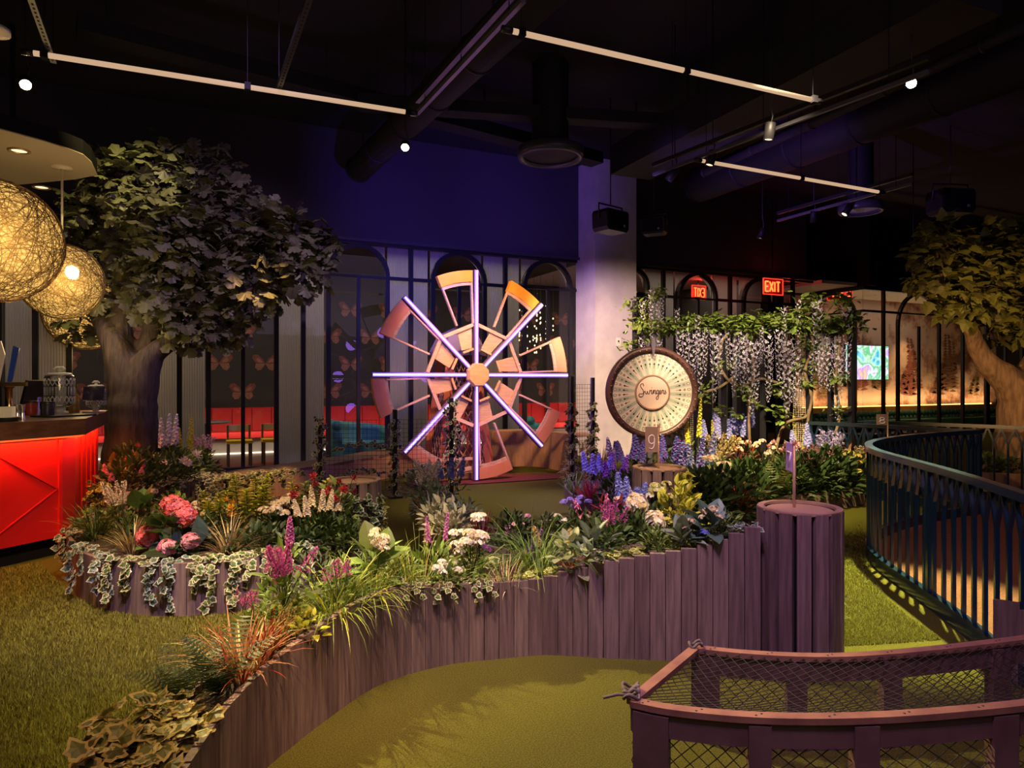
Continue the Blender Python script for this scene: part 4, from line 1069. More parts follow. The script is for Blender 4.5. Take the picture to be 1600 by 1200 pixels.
mb = MB(); mb.prism([(-.02, .10), (.02, .10), (.03, .0), (.012, -.14), (-.012, -.14), (-.03, 0)], .02, Matrix.Translation((0, -.12, rwh * 1.03))); mb.bar((0, -.10, rwh * 1.06), (0, .06, rwh * 1.06), .03, .03); mb.bar((0, .06, rwh * 1.1), (0, .06, -PW.z + .0), .09, .05, up=(0, 1, 0)); part('pointer_stand', mb, mat('grey pointer', (.12, .10, .13), .3), t, world=False)
mb = MB(); mb.box((0, .06, -PW.z + .03), (.8, .45, .06)); part('foot', mb, BLACKM, t, world=False)

# ---------------------------------------------------------------- netted mesh fence with black posts around the windmill turf
def mesh_panel(mb, a, b, z0, z1, cell=.055, w=.0022):
    a, b = Vector(a), Vector(b); L_ = (b - a).length; n = max(1, int(L_ / cell)); m_ = int((z1 - z0) / cell)
    for i in range(n + 1): p = a.lerp(b, i / n); mb.tube([(p.x, p.y, z0), (p.x, p.y, z1)], w, 3, cap=False)
    for j in range(m_ + 1): z = lerp(z0, z1, j / m_); mb.tube([(a.x, a.y, z), (b.x, b.y, z)], w, 3, cap=False)


MESHP = [(500, 8.6, 664), (617, 8.75, 640), (705, 9.0, 622)]
t = thing('mesh_fence', 'black posts with fine net left of the windmill', 'fence', P(560, 8.6, h=0))
fp = [P(px, z, h=0) for px, z, _ in MESHP]
for (px, z, py), c_ in zip(MESHP, fp):
    h_ = P(px, z, py).z; mb = MB(); mb.box((c_.x, c_.y, h_ / 2), (.05, .05, h_)); mb.box((c_.x, c_.y, .012), (.16, .16, .024)); part('post', mb, BLACKM, t)
mb = MB()
for a, b_ in zip(fp[:-1], fp[1:]): mesh_panel(mb, a, b_, .1, 1.0)
part('net', mb, WIRE, t)
MR = [(893, 9.3, 588), (926, 9.6, 590)]
t = thing('mesh_fence', 'pair of black posts with fine net between the windmill and the column', 'fence', P(908, 9.3, h=0))
fp2 = [P(px, z, h=0) for px, z, _ in MR]
for (px, z, py), c_ in zip(MR, fp2):
    h_ = P(px, z, py).z; mb = MB(); mb.box((c_.x, c_.y, h_ / 2), (.045, .045, h_)); part('post', mb, BLACKM, t)
mb = MB(); mesh_panel(mb, fp2[0], fp2[1], .1, 1.45, .05); part('net', mb, WIRE, t)

# ---------------------------------------------------------------- railings
def baluster_mesh():
    mb = MB(); mb.box((0, 0, .405), (.022, .022, .63))
    for s in (-1, 1): mb.bar((0, 0, .71), (s * .069, 0, .915), .020, .020, up=(0, 1, 0))
    return mb.mesh('baluster', BLUEM)


BAL = None


def railing(lab, pts, gap=.138, mats=BLUEM, h=.95, kick=True, post_every=10, shift_=0):
    global BAL
    if BAL is None: BAL = baluster_mesh()
    path = smooth_path(pts, 6); t = thing('railing', lab, 'railing', (path[0][0], path[0][1], 0))
    fine = resample(path, .05)
    mb = MB(); ribbon(mb, fine, .062, h - .045, h); part('handrail', mb, mats, t)
    if kick: mb = MB(); ribbon(mb, fine, .05, .0, .105); part('kick_plate', mb, mats, t)
    rs = resample(path, gap)
    for i in range(len(rs) - 1):
        p, q = rs[i], rs[i + 1]; m_ = (p + q) / 2; an = math.atan2(q[1] - p[1], q[0] - p[0])
        o = link('baluster', BAL, t, (m_[0] - path[0][0], m_[1] - path[0][1], 0), an)
        if i % post_every == shift_:
            mb = MB(); mb.box((p[0], p[1], (h - .05) / 2), (.036, .036, h - .05), an); part('post', mb, mats, t)
    mb = MB(); p = rs[-1]; mb.box((p[0], p[1], (h - .05) / 2), (.04, .04, h - .05)); part('post', mb, mats, t)
    return t


RA = [tuple(G(px, py, .95).xy) for px, py in ((1632, 779), (1600, 769), (1540, 750), (1480, 732), (1420, 716), (1381, 705.5), (1362, 698.5), (1357, 693), (1364, 688.5), (1386, 683.5), (1430, 678), (1480, 674.2), (1530, 671.5))]
cpth = [tuple(p[:2]) for p in smooth_path(RA, 6)]
mb = MB(); mb.poly(cpth + [tuple(G(1900, 735).xy), tuple(G(2600, 760).xy), tuple(G(2600, 1300).xy), tuple(G(1950, 1300).xy)], .006); struct('floor_carpet', mb, CARPET)
railing('glossy navy curved railing sweeping round the rust carpet at the right', RA)
railing('straight dark railing behind the curved one, from the wisteria to its far end', [tuple(G(px, py, .95).xy) for px, py in ((1264, 658.2), (1350, 662), (1440, 666.8), (1528, 671.3))], .14, mat('dark railing paint', (.012, .022, .03), .35), post_every=9)
railing('farthest dark railing in front of the right tree', [tuple(G(px, py, .95).xy) for px, py in ((1350, 657), (1430, 659.5), (1520, 662.5), (1600, 665.5), (1700, 670))], .14, M['dark railing paint'], post_every=7)

# short plank wall at the lower right
sp_ = smooth_path(gpath([(1549, 1010, .27), (1580, 1020, .26), (1640, 1035, .25), (1720, 1060, .25)]), 4)
q_ = [P(1551, 3.45, h=0), P(1600, 3.38, h=0), P(1680, 3.2, h=0)]
mb = MB(); slats(mb, [(v.x, v.y, z) for v, z in zip(q_, (.415, .375, .33))], .105, .03); solo('plank_wall', mb, WOOD, 'short plank wall in front of the curved railing at the right edge', 'wall board', loc=q_[0])

# ---------------------------------------------------------------- net covered border at the lower right
HN = .385
fr_ = [G(px, py, HN) for px, py in ((987, 1092), (1040, 1103), (1120, 1112), (1200, 1117), (1300, 1118), (1400, 1114.5), (1500, 1107), (1600, 1097), (1720, 1081))]
re_ = [G(px, py, HN) for px, py in ((1087, 1010), (1150, 1017), (1230, 1022), (1310, 1023), (1390, 1018.5), (1470, 1011), (1540, 1003), (1600, 995.5), (1700, 981))]
frp = smooth_path([(v.x, v.y, HN) for v in fr_], 6); rep = smooth_path([(v.x, v.y, HN) for v in re_], 6)
t = thing('netted_chute', 'curved low timber chute with a black net stretched over it at lower right', 'chute', (fr_[0].x, fr_[0].y, 0))
PAINT = mat('plum brown paint', (.105, .055, .052), .55, col2=(.15, .085, .08), scale=8, stretch=(1, 1, 1), bump=.1)


def net_wall(path, posts, lab):
    mb = MB(); ribbon(mb, path, .042, HN - .022, HN); cp_ = part('cap_rail', mb, CAPW, t)
    mb = MB()
    for i in range(3, len(path), 7):
        for dd in (-.012, .012): mb.lathe([(0, .0015), (.0045, .001), (.0045, 0)], 8, (path[i][0] + dd, path[i][1], HN))
    part('screw', mb, BLACKM, cp_)
    mb = MB(); ribbon(mb, path, .026, HN - .105, HN - .022, lateral=.0); part('fascia', mb, PAINT, t)
    for px, wpx in posts:
        best = min(range(len(path)), key=lambda i: abs(800 + F * Vector((path[i][0], path[i][1], 0)).dot(RT) / Vector((path[i][0], path[i][1], 0)).dot(FW) - px))
        p = path[best]; q = path[min(best + 1, len(path) - 1)]; q0 = path[max(best - 1, 0)]; an = math.atan2(q[1] - q0[1], q[0] - q0[0]); z = Vector((p[0], p[1], 0)).dot(FW)
        mb = MB(); mb.box((p[0], p[1], (HN - .03) / 2), (wpx * z / F / max(.6, abs(math.cos(an + A))), .042, HN - .03), an); part('post', mb, PAINT, t)


net_wall(frp, [(1016, 50), (1180, 34), (1356, 40), (1560, 44)], 'front')
net_wall(rep, [(1102, 40), (1241, 30), (1388, 32), (1556, 34)], 'rear')
mb = MB(); slats(mb, [(p[0], p[1], .12) for p in rep], .11, .02); part('kick_boards', mb, PAINT, t)
a, b_ = fr_[0], re_[0]
mb = MB(); mb.bar((a.x, a.y, HN - .011), (b_.x, b_.y, HN - .011), .04, .022); part('end_rail', mb, CAPW, t)
mb = MB(); k_ = Vector((a.x, a.y, HN + .012))
for i in range(4): mb.tube([k_ + Vector((.03 * math.cos(b) + .012 * i, .02 * math.sin(b) + .02 * i, .012 * math.sin(b * 2 + i))) for b in [2 * PI * j / 14 for j in range(15)]], .006, 6)
mb.tube([k_, k_ + RT * -.05 + Vector((0, 0, .004)), k_ + RT * -.10 + Vector((0, 0, -.008))], .006, 6)
part('rope_knot', mb, mat('grey rope', (.14, .11, .09), .9), t); mb = MB(); k2 = Vector((b_.x, b_.y, HN + .01)); mb.tube([k2 + Vector((.03 * math.cos(b), .02 * math.sin(b), .01 * math.sin(b * 3))) for b in [2 * PI * j / 14 for j in range(15)]], .006, 6)
part('rope_knot', mb, mat('grey rope', (.14, .11, .09), .9), t)
# nets
def diamond(mb, S, nu, nv, w, seg=28):
    for i in range(-nv, nu + 1):
        for s in (-1, 1):
            pts = []
            for j in range(seg + 1):
                v = j / seg; u = (i + (v * nv if s > 0 else nv * (1 - v))) / nu
                if 0 <= u <= 1: pts.append(S(u, v))
            if len(pts) > 1: mb.tube(pts, w, 3, cap=False)


def at(path, u):
    f = u * (len(path) - 1); i = min(int(f), len(path) - 2); return Vector(path[i]).lerp(Vector(path[i + 1]), f - i)


def top_net(u, v):
    p = at(frp, u).lerp(at(rep, u), v); p.z = HN - .004 - .045 * math.sin(PI * v) * (.5 + .5 * min(1, u * 5)); return p


mb = MB(); diamond(mb, top_net, 32, 12, .0020); part('top_net', mb, WIRE, t)
mb = MB(); diamond(mb, lambda u, v: Vector((at(frp, u).x, at(frp, u).y, .01 + (HN - .06) * v)), 24, 6, .0022); part('front_net', mb, WIRE, t)
mb = MB(); diamond(mb, lambda u, v: Vector((at(rep, u).x, at(rep, u).y, .01 + (HN - .06) * v)), 28, 6, .0022); part('rear_net', mb, WIRE, t)
# ---------------------------------------------------------------- plant kit
U = random.uniform


def frame(pos, d, up=(0, 0, 1), s=1.0):
    d = Vector(d).normalized(); up = Vector(up); x = d.cross(up)
    if x.length < 1e-4: x = d.orthogonal()
    x.normalize(); z = x.cross(d)
    m_ = Matrix((x * s, d * s, z * s)).transposed().to_4x4(); m_.translation = Vector(pos); return m_


def T_ovate(w=.5, fold=.12, droop=.15, n=4):
    """leaf along +Y, length 1, folded on its midrib"""
    vs = [Vector((0, 0, 0))]; fs = []
    st = [(.12, .45), (.35, 1.0), (.65, .8), (.88, .35)]
    for y, k in st:
        z = -droop * y * y; vs += [Vector((-w / 2 * k, y, z + fold * k)), Vector((0, y, z)), Vector((w / 2 * k, y, z + fold * k))]
    vs.append(Vector((0, 1, -droop)))
    fs = [(0, 2, 1), (0, 3, 2)]
    for i in range(3): a, b = 1 + i * 3, 4 + i * 3; fs += [(a, a + 1, b + 1, b), (a + 1, a + 2, b + 2, b + 1)]
    fs += [(10, 11, 13), (11, 12, 13)]
    return vs, fs, [0] * len(fs)


def T_lobed(out, edge=None, droop=.12):
    """lobed leaf from a half outline [(x, y)], symmetric; edge: inner scale, with a second material at the margin"""
    full = [(0, 0)] + [(x, y) for x, y in out] + [(-x, y) for x, y in reversed(out) if x > 1e-6]
    c = Vector((0, .42, 0)); zz = lambda x, y: -droop * y * y - .25 * x * x + .03 * math.sin(9 * x + 7 * y)
    O = [Vector((x, y, zz(x, y))) for x, y in full]; n = len(O)
    if edge is None:
        vs = O + [Vector((c.x, c.y, .05))]; fs = [(i, (i + 1) % n, n) for i in range(n)]; return vs, fs, [0] * n
    I = [Vector((c.x + (p.x - c.x) * edge, c.y + (p.y - c.y) * edge, 0)) for p in O]
    for p in I: p.z = zz(p.x, p.y) + .012
    vs = O + I + [Vector((c.x, c.y, .04))]
    fs = [(i, (i + 1) % n, n + (i + 1) % n, n + i) for i in range(n)] + [(n + i, n + (i + 1) % n, 2 * n) for i in range(n)]
    return vs, fs, [1] * n + [0] * n


IVY = [(.22, -.06), (.43, .10), (.36, .30), (.47, .50), (.30, .60), (.16, .80), (0, 1.0)]
OAK = [(.16, .10), (.20, .24), (.42, .22), (.46, .36), (.26, .42), (.50, .52), (.48, .66), (.24, .66), (.30, .84), (.16, .90), (0, 1.0)]
MAPLE = [(.12, .02), (.48, .10), (.38, .24), (.62, .50), (.36, .48), (.30, .62), (.22, .78), (0, 1.05)]
L_IVY = T_lobed(IVY, .70); L_IVYG = T_lobed(IVY, .9); L_OAK = T_lobed(OAK, None, .25); L_MAPLE = T_lobed(MAPLE, None, .25)
L_OV = T_ovate(.5); L_WIDE = T_ovate(.75, .08, .2); L_NARROW = T_ovate(.26, .06, .2)
L_TINY = ([Vector((0, 0, 0)), Vector((-.3, .5, .05)), Vector((0, 1, 0)), Vector((.3, .5, .05))], [(0, 3, 2, 1)], [0])


def blade(mb, base, az, tilt, L_, w, droop, mi=0, n=5):
    """an arching grass blade"""
    d = Vector((math.cos(az), math.sin(az), 0)); s = Vector((-d.y, d.x, 0)); vs = []; p = Vector(base); a = tilt
    for i in range(n + 1):
        k = i / n; ww = w * (1 - k) ** .6 * (.7 + .6 * k if k < .5 else 1) * .5
        vs += [p - s * ww, p + s * ww]
        p = p + (d * math.sin(a) + Vector((0, 0, math.cos(a)))) * (L_ / n); a += droop / n
    mb.add(vs, [(2 * i, 2 * i + 1, 2 * i + 3, 2 * i + 2) for i in range(n)], mi)


def floret(mb, c, nrm, r, mi=0, k=4, rnd=None):
    nrm = Vector(nrm).normalized(); u = nrm.orthogonal().normalized(); v = nrm.cross(u); a0 = U(0, 6.28); vs = []; fs = []
    for i in range(k):
        a = a0 + 2 * PI * i / k; d = u * math.cos(a) + v * math.sin(a); e = u * math.cos(a + .7) + v * math.sin(a + .7); g = u * math.cos(a - .7) + v * math.sin(a - .7)
        o = len(vs); vs += [c, c + g * r * .6 + nrm * r * .22, c + d * r + nrm * r * .12, c + e * r * .6 + nrm * r * .22]; fs.append((o, o + 1, o + 2, o + 3))
    mb.add(vs, fs, mi, rnd)


def rdir(up=.0):
    v = Vector((random.gauss(0, 1), random.gauss(0, 1), random.gauss(0, 1))).normalized(); v.z = abs(v.z) * (1 - up) + up; return v.normalized()


def dome_leaves(mb, n, R, H, T, ls, mi=0, lo=.0):
    for i in range(n):
        d = rdir(.0); r = U(.45, 1.0) ** .5; p = Vector((d.x * R * r, d.y * R * r, lo + d.z * H * r)); out = (d + Vector((U(-.5, .5), U(-.5, .5), U(-.35, .5)))).normalized()
        mb.tmpl(T, frame(p, out, (d * .6 + Vector((U(-.3, .3), U(-.3, .3), .8))), ls * U(.7, 1.25)))
    for i in range(max(4, n // 14)):
        d = rdir(.2); mb.tube([(0, 0, 0), (d.x * R * .4, d.y * R * .4, d.z * H * .5), (d.x * R * .8, d.y * R * .8, lo + d.z * H * .8)], .003, 3, len(mb_mats) - 1 if False else mi, cap=False)


mb_mats = []


def k_bush(o):
    mb = MB(); dome_leaves(mb, o.get('n', 120), o.get('R', .2), o.get('H', .3), o.get('T', L_OV), o.get('ls', .07))
    return [('foliage', mb, [o['c']] + o.get('c2', []))]


def k_grass(o):
    mb = MB(); L_, R = o.get('L', .3), o.get('R', .04)
    for i in range(o.get('n', 80)):
        a = U(0, 6.28); r = R * math.sqrt(random.random()); blade(mb, (r * math.cos(a), r * math.sin(a), -.02), a + U(-.6, .6), U(.02, o.get('spread', .5)), L_ * U(.55, 1.1), o.get('w', .007), o.get('droop', 1.3) * U(.5, 1.3), i % len(o['cs']))
    return [('blades', mb, o['cs'])]


def k_ivy(o):
    """ivy tuft with strands trailing outward (-Y) and down"""
    mb = MB(); st = MB(); ls = o.get('ls', .05); R = o.get('R', .12); T = o.get('T', L_IVY)
    for i in range(o.get('n', 40)):
        p = Vector((U(-R, R) * 1.2, U(-R, R) * .7, U(0, o.get('H', .07)))); d = Vector((U(-1, 1), U(-1.2, .5), U(-.35, .4))); mb.tmpl(T, frame(p, d, (U(-.4, .4), U(-.7, .1), 1), ls * U(.7, 1.25)))
    for i in range(o.get('strands', 4)):
        x = U(-R, R) * 1.3; y = -U(.05, .11); D = o.get('D', .2) * U(.5, 1.15); pts = [Vector((x * .7, 0, .02)), Vector((x * .9, y * .6, .045)), Vector((x, y, .01))]
        k = int(D / .03)
        for j in range(1, k + 1): pts.append(Vector((x + .015 * math.sin(j * .9 + i), y - .008 * math.sin(j), .01 - D * j / k)))
        st.tube(pts, .0022, 4)
        for j, p in enumerate(pts[1:]):
            for q in range(2): mb.tmpl(T, frame(p, (U(-1, 1), U(-.8, -.1), U(-1.0, .1)), (U(-.3, .3), -1, U(.1, .6)), ls * U(.6, 1.1)))
    out = [('foliage', mb, o['cs'])]
    if o.get('strands', 4): out.append(('trailing_stem', st, [VINE]))
    return out


def k_fern(o):
    mb = MB(); L_ = o.get('L', .26)
    for f in range(o.get('n', 16)):
        az = 2 * PI * f / o.get('n', 16) + U(-.2, .2); a = U(.1, .7); p = Vector((0, 0, 0)); d = Vector((math.cos(az), math.sin(az), 0)); s = Vector((-d.y, d.x, 0)); N_ = 16; dr = U(.6, 1.3); ll = L_ * U(.7, 1.1)
        for i in range(N_):
            q = d * math.sin(a) + Vector((0, 0, math.cos(a))); p2 = p + q * ll / N_; w_ = ll * .20 * math.sin(PI * (i + 2) / (N_ + 3)) ** .8
            for sg in (-1, 1):
                e = p + s * sg * w_ + q * w_ * .25; mb.add([p, p + q * ll / N_ * .5, e + q * .002, e], [(0, 1, 2, 3)])
            p = p2; a += dr / N_
    return [('fronds', mb, [o['c']])]


def k_hydrangea(o):
    mb = MB(); dome_leaves(mb, o.get('n', 34), o.get('R', .14), o.get('H', .2), L_WIDE, o.get('ls', .11)); st = MB(); res = [('foliage', mb, [o['c']])]
    for i, (x, y, z) in enumerate(o['heads']):
        fl = MB(); r = o.get('r', .06)
        fl.lathe([(1e-4, -r * .86), (r * .6, -r * .6), (r * .86, 0), (r * .6, r * .6), (1e-4, r * .86)], 12, (x, y, z))
        for j in range(o.get('nf', 130)):
            d = rdir(0.0) if random.random() < .8 else Vector((U(-1, 1), U(-1, 1), U(-.6, 0))).normalized(); floret(fl, Vector((x, y, z)) + d * r * U(.88, 1.08), d + Vector((U(-.2, .2), U(-.2, .2), 0)), r * .27, j % len(o['fs']))
        res.append(('flower_head', fl, o['fs'])); st.tube([(x * .3, y * .3, 0), (x * .8, y * .8, z * .6), (x, y, z)], .004, 5)
    res.append(('stem', st, [STEM])); return res


def k_spike(o):
    """upright flower spikes (delphinium, lavender, larkspur, astilbe)"""
    res = []; mb = MB(); H = o.get('H', .4); R = o.get('R', .06); dome_leaves(mb, o.get('nl', 40), o.get('LR', R + .07), H * .5, o.get('T', L_NARROW), o.get('ls', .08)); res.append(('foliage', mb, [o['c']])); st = MB()
    ns_ = o.get('n', 5)
    for i in range(ns_):
        a = 2 * PI * i / ns_ + U(-.4, .4); r = R * U(.4, 1) if ns_ > 1 else 0; lean = o.get('lean', .25); h = H * U(.8, 1.05); b = Vector((r * math.cos(a), r * math.sin(a), 0)); tip = Vector((b.x * (1 + lean * 4), b.y * (1 + lean * 4), h)); fl = MB(); sl = o.get('len', .5); N_ = o.get('nf', 44); fr = o.get('fr', .014); sw = o.get('sw', .022)
        for j in range(N_):
            k = j / N_; p = b.lerp(tip, 1 - sl + sl * k); aa = j * 2.4; tap = (1 - k) ** .7 * .85 + .15
            d = Vector((math.cos(aa), math.sin(aa), .35 + k)); floret(fl, p + Vector((math.cos(aa), math.sin(aa), 0)) * sw * tap, d, fr * (.5 + .6 * tap), j % len(o['fs']), 4)
        res.append(('flower_spike', fl, o['fs'])); st.tube([b * .3, b.lerp(tip, .5), tip], .0025, 4, cap=False)
    res.append(('stem', st, [STEM])); return res


def k_plume(o):
    """soft feathery plumes"""
    res = []; mb = MB(); H = o.get('H', .3); dome_leaves(mb, o.get('nl', 40), o.get('LR', .11), H * .55, o.get('T', L_OV), o.get('ls', .05)); res.append(('foliage', mb, [o['c']])); st = MB()
    for i in range(o.get('n', 6)):
        a = U(0, 6.28); ln = U(.1, .75); base = Vector((U(-.04, .04), U(-.04, .04), H * .4)); d = Vector((math.cos(a) * ln, math.sin(a) * ln, 1)).normalized(); fl = MB(); PL = o.get('len', .14) * U(.8, 1.1); tip = base + d * (H * .6)
        for j in range(o.get('nf', 90)):
            k = random.random(); w_ = o.get('pw', .03) * (1 - k) ** .8; v = rdir() - Vector((0, 0, .4)); v = (v - d * v.dot(d)).normalized() if (v - d * v.dot(d)).length > 1e-3 else v
            p = tip - d * PL * (1 - k) + v * w_ * math.sqrt(random.random()) + Vector((0, 0, 0)); fl.tmpl(L_TINY, frame(p, v + d * .8, rdir(), o.get('fr', .014)))
        res.append(('plume', fl, o['fs'])); st.tube([(0, 0, 0), base, tip], .002, 4, cap=False)
    res.append(('stem', st, [STEM])); return res


def k_cluster(o):
    """loose rounded heads of tiny flowers on thin stems"""
    res = []; mb = MB(); H = o.get('H', .25); R = o.get('R', .1)
    if o.get('nl', 40): dome_leaves(mb, o.get('nl', 40), R, H * .6, o.get('T', L_NARROW), o.get('ls', .06)); res.append(('foliage', mb, [o['c']]))
    st = MB()
    for i in range(o.get('n', 8)):
        a = U(0, 6.28); r = R * math.sqrt(random.random()); c = Vector((r * math.cos(a), r * math.sin(a), H * U(.65, 1.0) - r * .4)); fl = MB(); hr = o.get('hr', .035)
        for j in range(o.get('nf', 34)):
            d = rdir(.15); floret(fl, c + Vector((d.x * hr, d.y * hr, d.z * hr * o.get('flat', .7))), d, o.get('fr', .009), j % len(o['fs']), o.get('k', 5))
        res.append(('flower_head', fl, o['fs'])); st.tube([(0, 0, 0), c * .5, c], .0016, 3, cap=False)
    res.append(('stem', st, [STEM])); return res


def k_rose(o):
    res = []; mb = MB(); H, R = o.get('H', .35), o.get('R', .14); dome_leaves(mb, o.get('nl', 70), R, H * .85, L_OV, o.get('ls', .06)); res.append(('foliage', mb, [o['c']])); st = MB()
    for i in range(o.get('n', 8)):
        a = U(0, 6.28); r = R * U(.3, 1); c = Vector((r * math.cos(a), r * math.sin(a), H * U(.55, 1.0))); fl = MB(); rr = o.get('r', .03) * U(.8, 1.15); d0 = (Vector((c.x, c.y, .15))).normalized()
        for ring, (k, rad, ht) in enumerate(((6, 1.0, .0), (5, .72, .3), (4, .4, .5))):
            for j in range(k):
                aa = 2 * PI * j / k + ring * .5; u = d0.orthogonal().normalized(); v = d0.cross(u); e = u * math.cos(aa) + v * math.sin(aa); s = -u * math.sin(aa) + v * math.cos(aa); w_ = rr * 1.9 * rad / k * 1.7; p = c + d0 * rr * ht
                fl.add([p, p + e * rad * rr * .6 - s * w_ * .5 + d0 * rr * .12, p + e * rad * rr + d0 * rr * (.2 + ring * .2), p + e * rad * rr * .6 + s * w_ * .5 + d0 * rr * .12], [(0, 1, 2, 3)], j % len(o['fs']))
        res.append(('bloom', fl, o['fs'])); st.tube([(0, 0, 0), c * .6, c], .0025, 4, cap=False)
    res.append(('stem', st, [STEM])); return res


def k_whorl(o):
    """stems ringed with bright bracts, thickest at the top"""
    res = []; H, R = o.get('H', .3), o.get('R', .07)
    st = MB()
    for i in range(o.get('n', 5)):
        a = 2 * PI * i / o.get('n', 5) + U(-.3, .3); r = R * U(.3, 1); h = H * U(.75, 1.05); b = Vector((r * math.cos(a), r * math.sin(a), 0)); tip = Vector((b.x * 1.6, b.y * 1.6, h)); fl = MB(); N_ = o.get('nl', 46)
        for j in range(N_):
            k = j / N_; p = b.lerp(tip, .12 + .88 * k); aa = j * 2.4; up = .1 + k * .4; fl.tmpl(o.get('T', L_OV), frame(p, (math.cos(aa), math.sin(aa), up), (0, 0, 1), o.get('ls', .04) * (.75 + .5 * math.sin(PI * k))))
        res.append(('leafy_stem', fl, [o['fs'][i % len(o['fs'])]])); st.tube([b, b.lerp(tip, .5), tip], .003, 4, cap=False)
    res.append(('stem', st, [STEM])); return res


def k_climber(o):
    """leaves wound up an upright post or barrel side"""
    mb = MB(); st = MB(); H, r0 = o['H'], o.get('r', .04); T = o.get('T', L_IVY); ls = o.get('ls', .045); turns = o.get('turns', 3); arc = o.get('arc', None)
    for s in range(o.get('strands', 2)):
        pts = []; N_ = int(H / .03)
        for i in range(N_ + 1):
            k = i / N_; a = (s * PI + turns * 2 * PI * k) if arc is None else lerp(arc[0], arc[1], (math.sin(k * 3 + s * 1.7) + 1) / 2 + U(-.03, .03)); pts.append(Vector((r0 * math.cos(a), r0 * math.sin(a), H * k * (1 if arc is None else U(.96, 1.0)))))
        st.tube(pts, .004, 5)
        for p in pts:
            for q in range(o.get('dens', 2)):
                e = Vector((p.x, p.y, 0)).normalized() if (p.x or p.y) else Vector((0, -1, 0)); d = e * U(.2, 1) + Vector((U(-.8, .8), U(-.8, .8), U(-.9, .4))); mb.tmpl(T, frame(p + e * .01 + Vector((0, 0, U(-.02, .02))), d, e + Vector((0, 0, .4)), ls * U(.6, 1.2)))
    return [('foliage', mb, o['cs']), ('vine_stem', st, [VINE])]


KIT = dict(bush=k_bush, grass=k_grass, ivy=k_ivy, fern=k_fern, hydrangea=k_hydrangea, spike=k_spike, plume=k_plume, cluster=k_cluster, rose=k_rose, whorl=k_whorl, climber=k_climber)
CACHE = {}; PN = [0]; SC0 = 1.0


def plant(kind, name, lab, loc, opts=None, key=None, s=1.0, rot=None, group=None, cat=None):
    """key: an earlier build of the same kind to reuse (copies share their meshes)"""
    if key and key in CACHE: parts = CACHE[key]
    else:
        parts = [(n_, mb.mesh(n_, mats)) for n_, mb, mats in KIT[kind](opts) if mb.v]
        if key: CACHE[key] = parts
    PN[0] += 1
    if kind in ('bush', 'cluster', 'hydrangea', 'plume', 'whorl', 'spike', 'rose', 'grass', 'fern'): s *= 1.18 * SC0
    t = thing(name, lab, cat or {'grass': 'grass', 'ivy': 'ivy', 'fern': 'fern', 'bush': 'shrub', 'climber': 'climbing plant'}.get(kind, 'flower'), loc, U(0, 6.28) if rot is None else rot, group, s)
    for n_, me in parts: link(n_, me, t)
    return t


FACE = -A  # rotation that turns a plant's front (-Y) to the visitor side
# leaf and petal colours
DG = leaf('dark green', (.045, .075, .022)); MG = leaf('mid green', (.07, .12, .028)); LG = leaf('light green', (.17, .24, .05)); YG = leaf('yellow green', (.44, .45, .05)); GY = leaf('grey green', (.17, .21, .15)); BG = leaf('blue green', (.07, .13, .10))
CRM = leaf('cream edge', (.50, .48, .28), .2); CR2 = leaf('pale edge', (.42, .46, .34), .2); TAN = leaf('straw', (.40, .29, .12)); TN2 = leaf('pale straw', (.55, .44, .22)); RED = leaf('red blade', (.36, .045, .03)); RST = leaf('rust blade', (.38, .14, .06)); BUR = leaf('burgundy leaf', (.13, .015, .03)); OLV = leaf('olive leaf', (.12, .12, .03)); BRN = leaf('brown leaf', (.12, .07, .03)); GRN = leaf('grass green', (.13, .20, .03)); WBL = leaf('whitish blade', (.50, .52, .40))
P_PK = petal('coral', (.85, .20, .18)); P_PK2 = petal('pink', (.85, .30, .38)); P_PK3 = petal('pale pink', (.85, .52, .48)); P_WH = petal('white', (.80, .76, .68)); P_CR = petal('cream', (.80, .62, .36)); P_YE = petal('yellow', (.80, .58, .03)); P_OR = petal('orange', (.80, .28, .03)); P_MA = petal('magenta', (.50, .09, .34)); P_MA2 = petal('mauve', (.52, .20, .45)); P_BU = petal('burgundy', (.30, .008, .025)); P_BU2 = petal('crimson', (.42, .02, .04)); P_BL = petal('blue', (.15, .19, .58)); P_BL2 = petal('pale blue', (.32, .36, .80)); P_PU = petal('purple', (.22, .08, .48)); P_LI = petal('lilac', (.50, .42, .72)); P_CH = petal('chartreuse', (.52, .55, .05))

# ---------------------------------------------------------------- trees


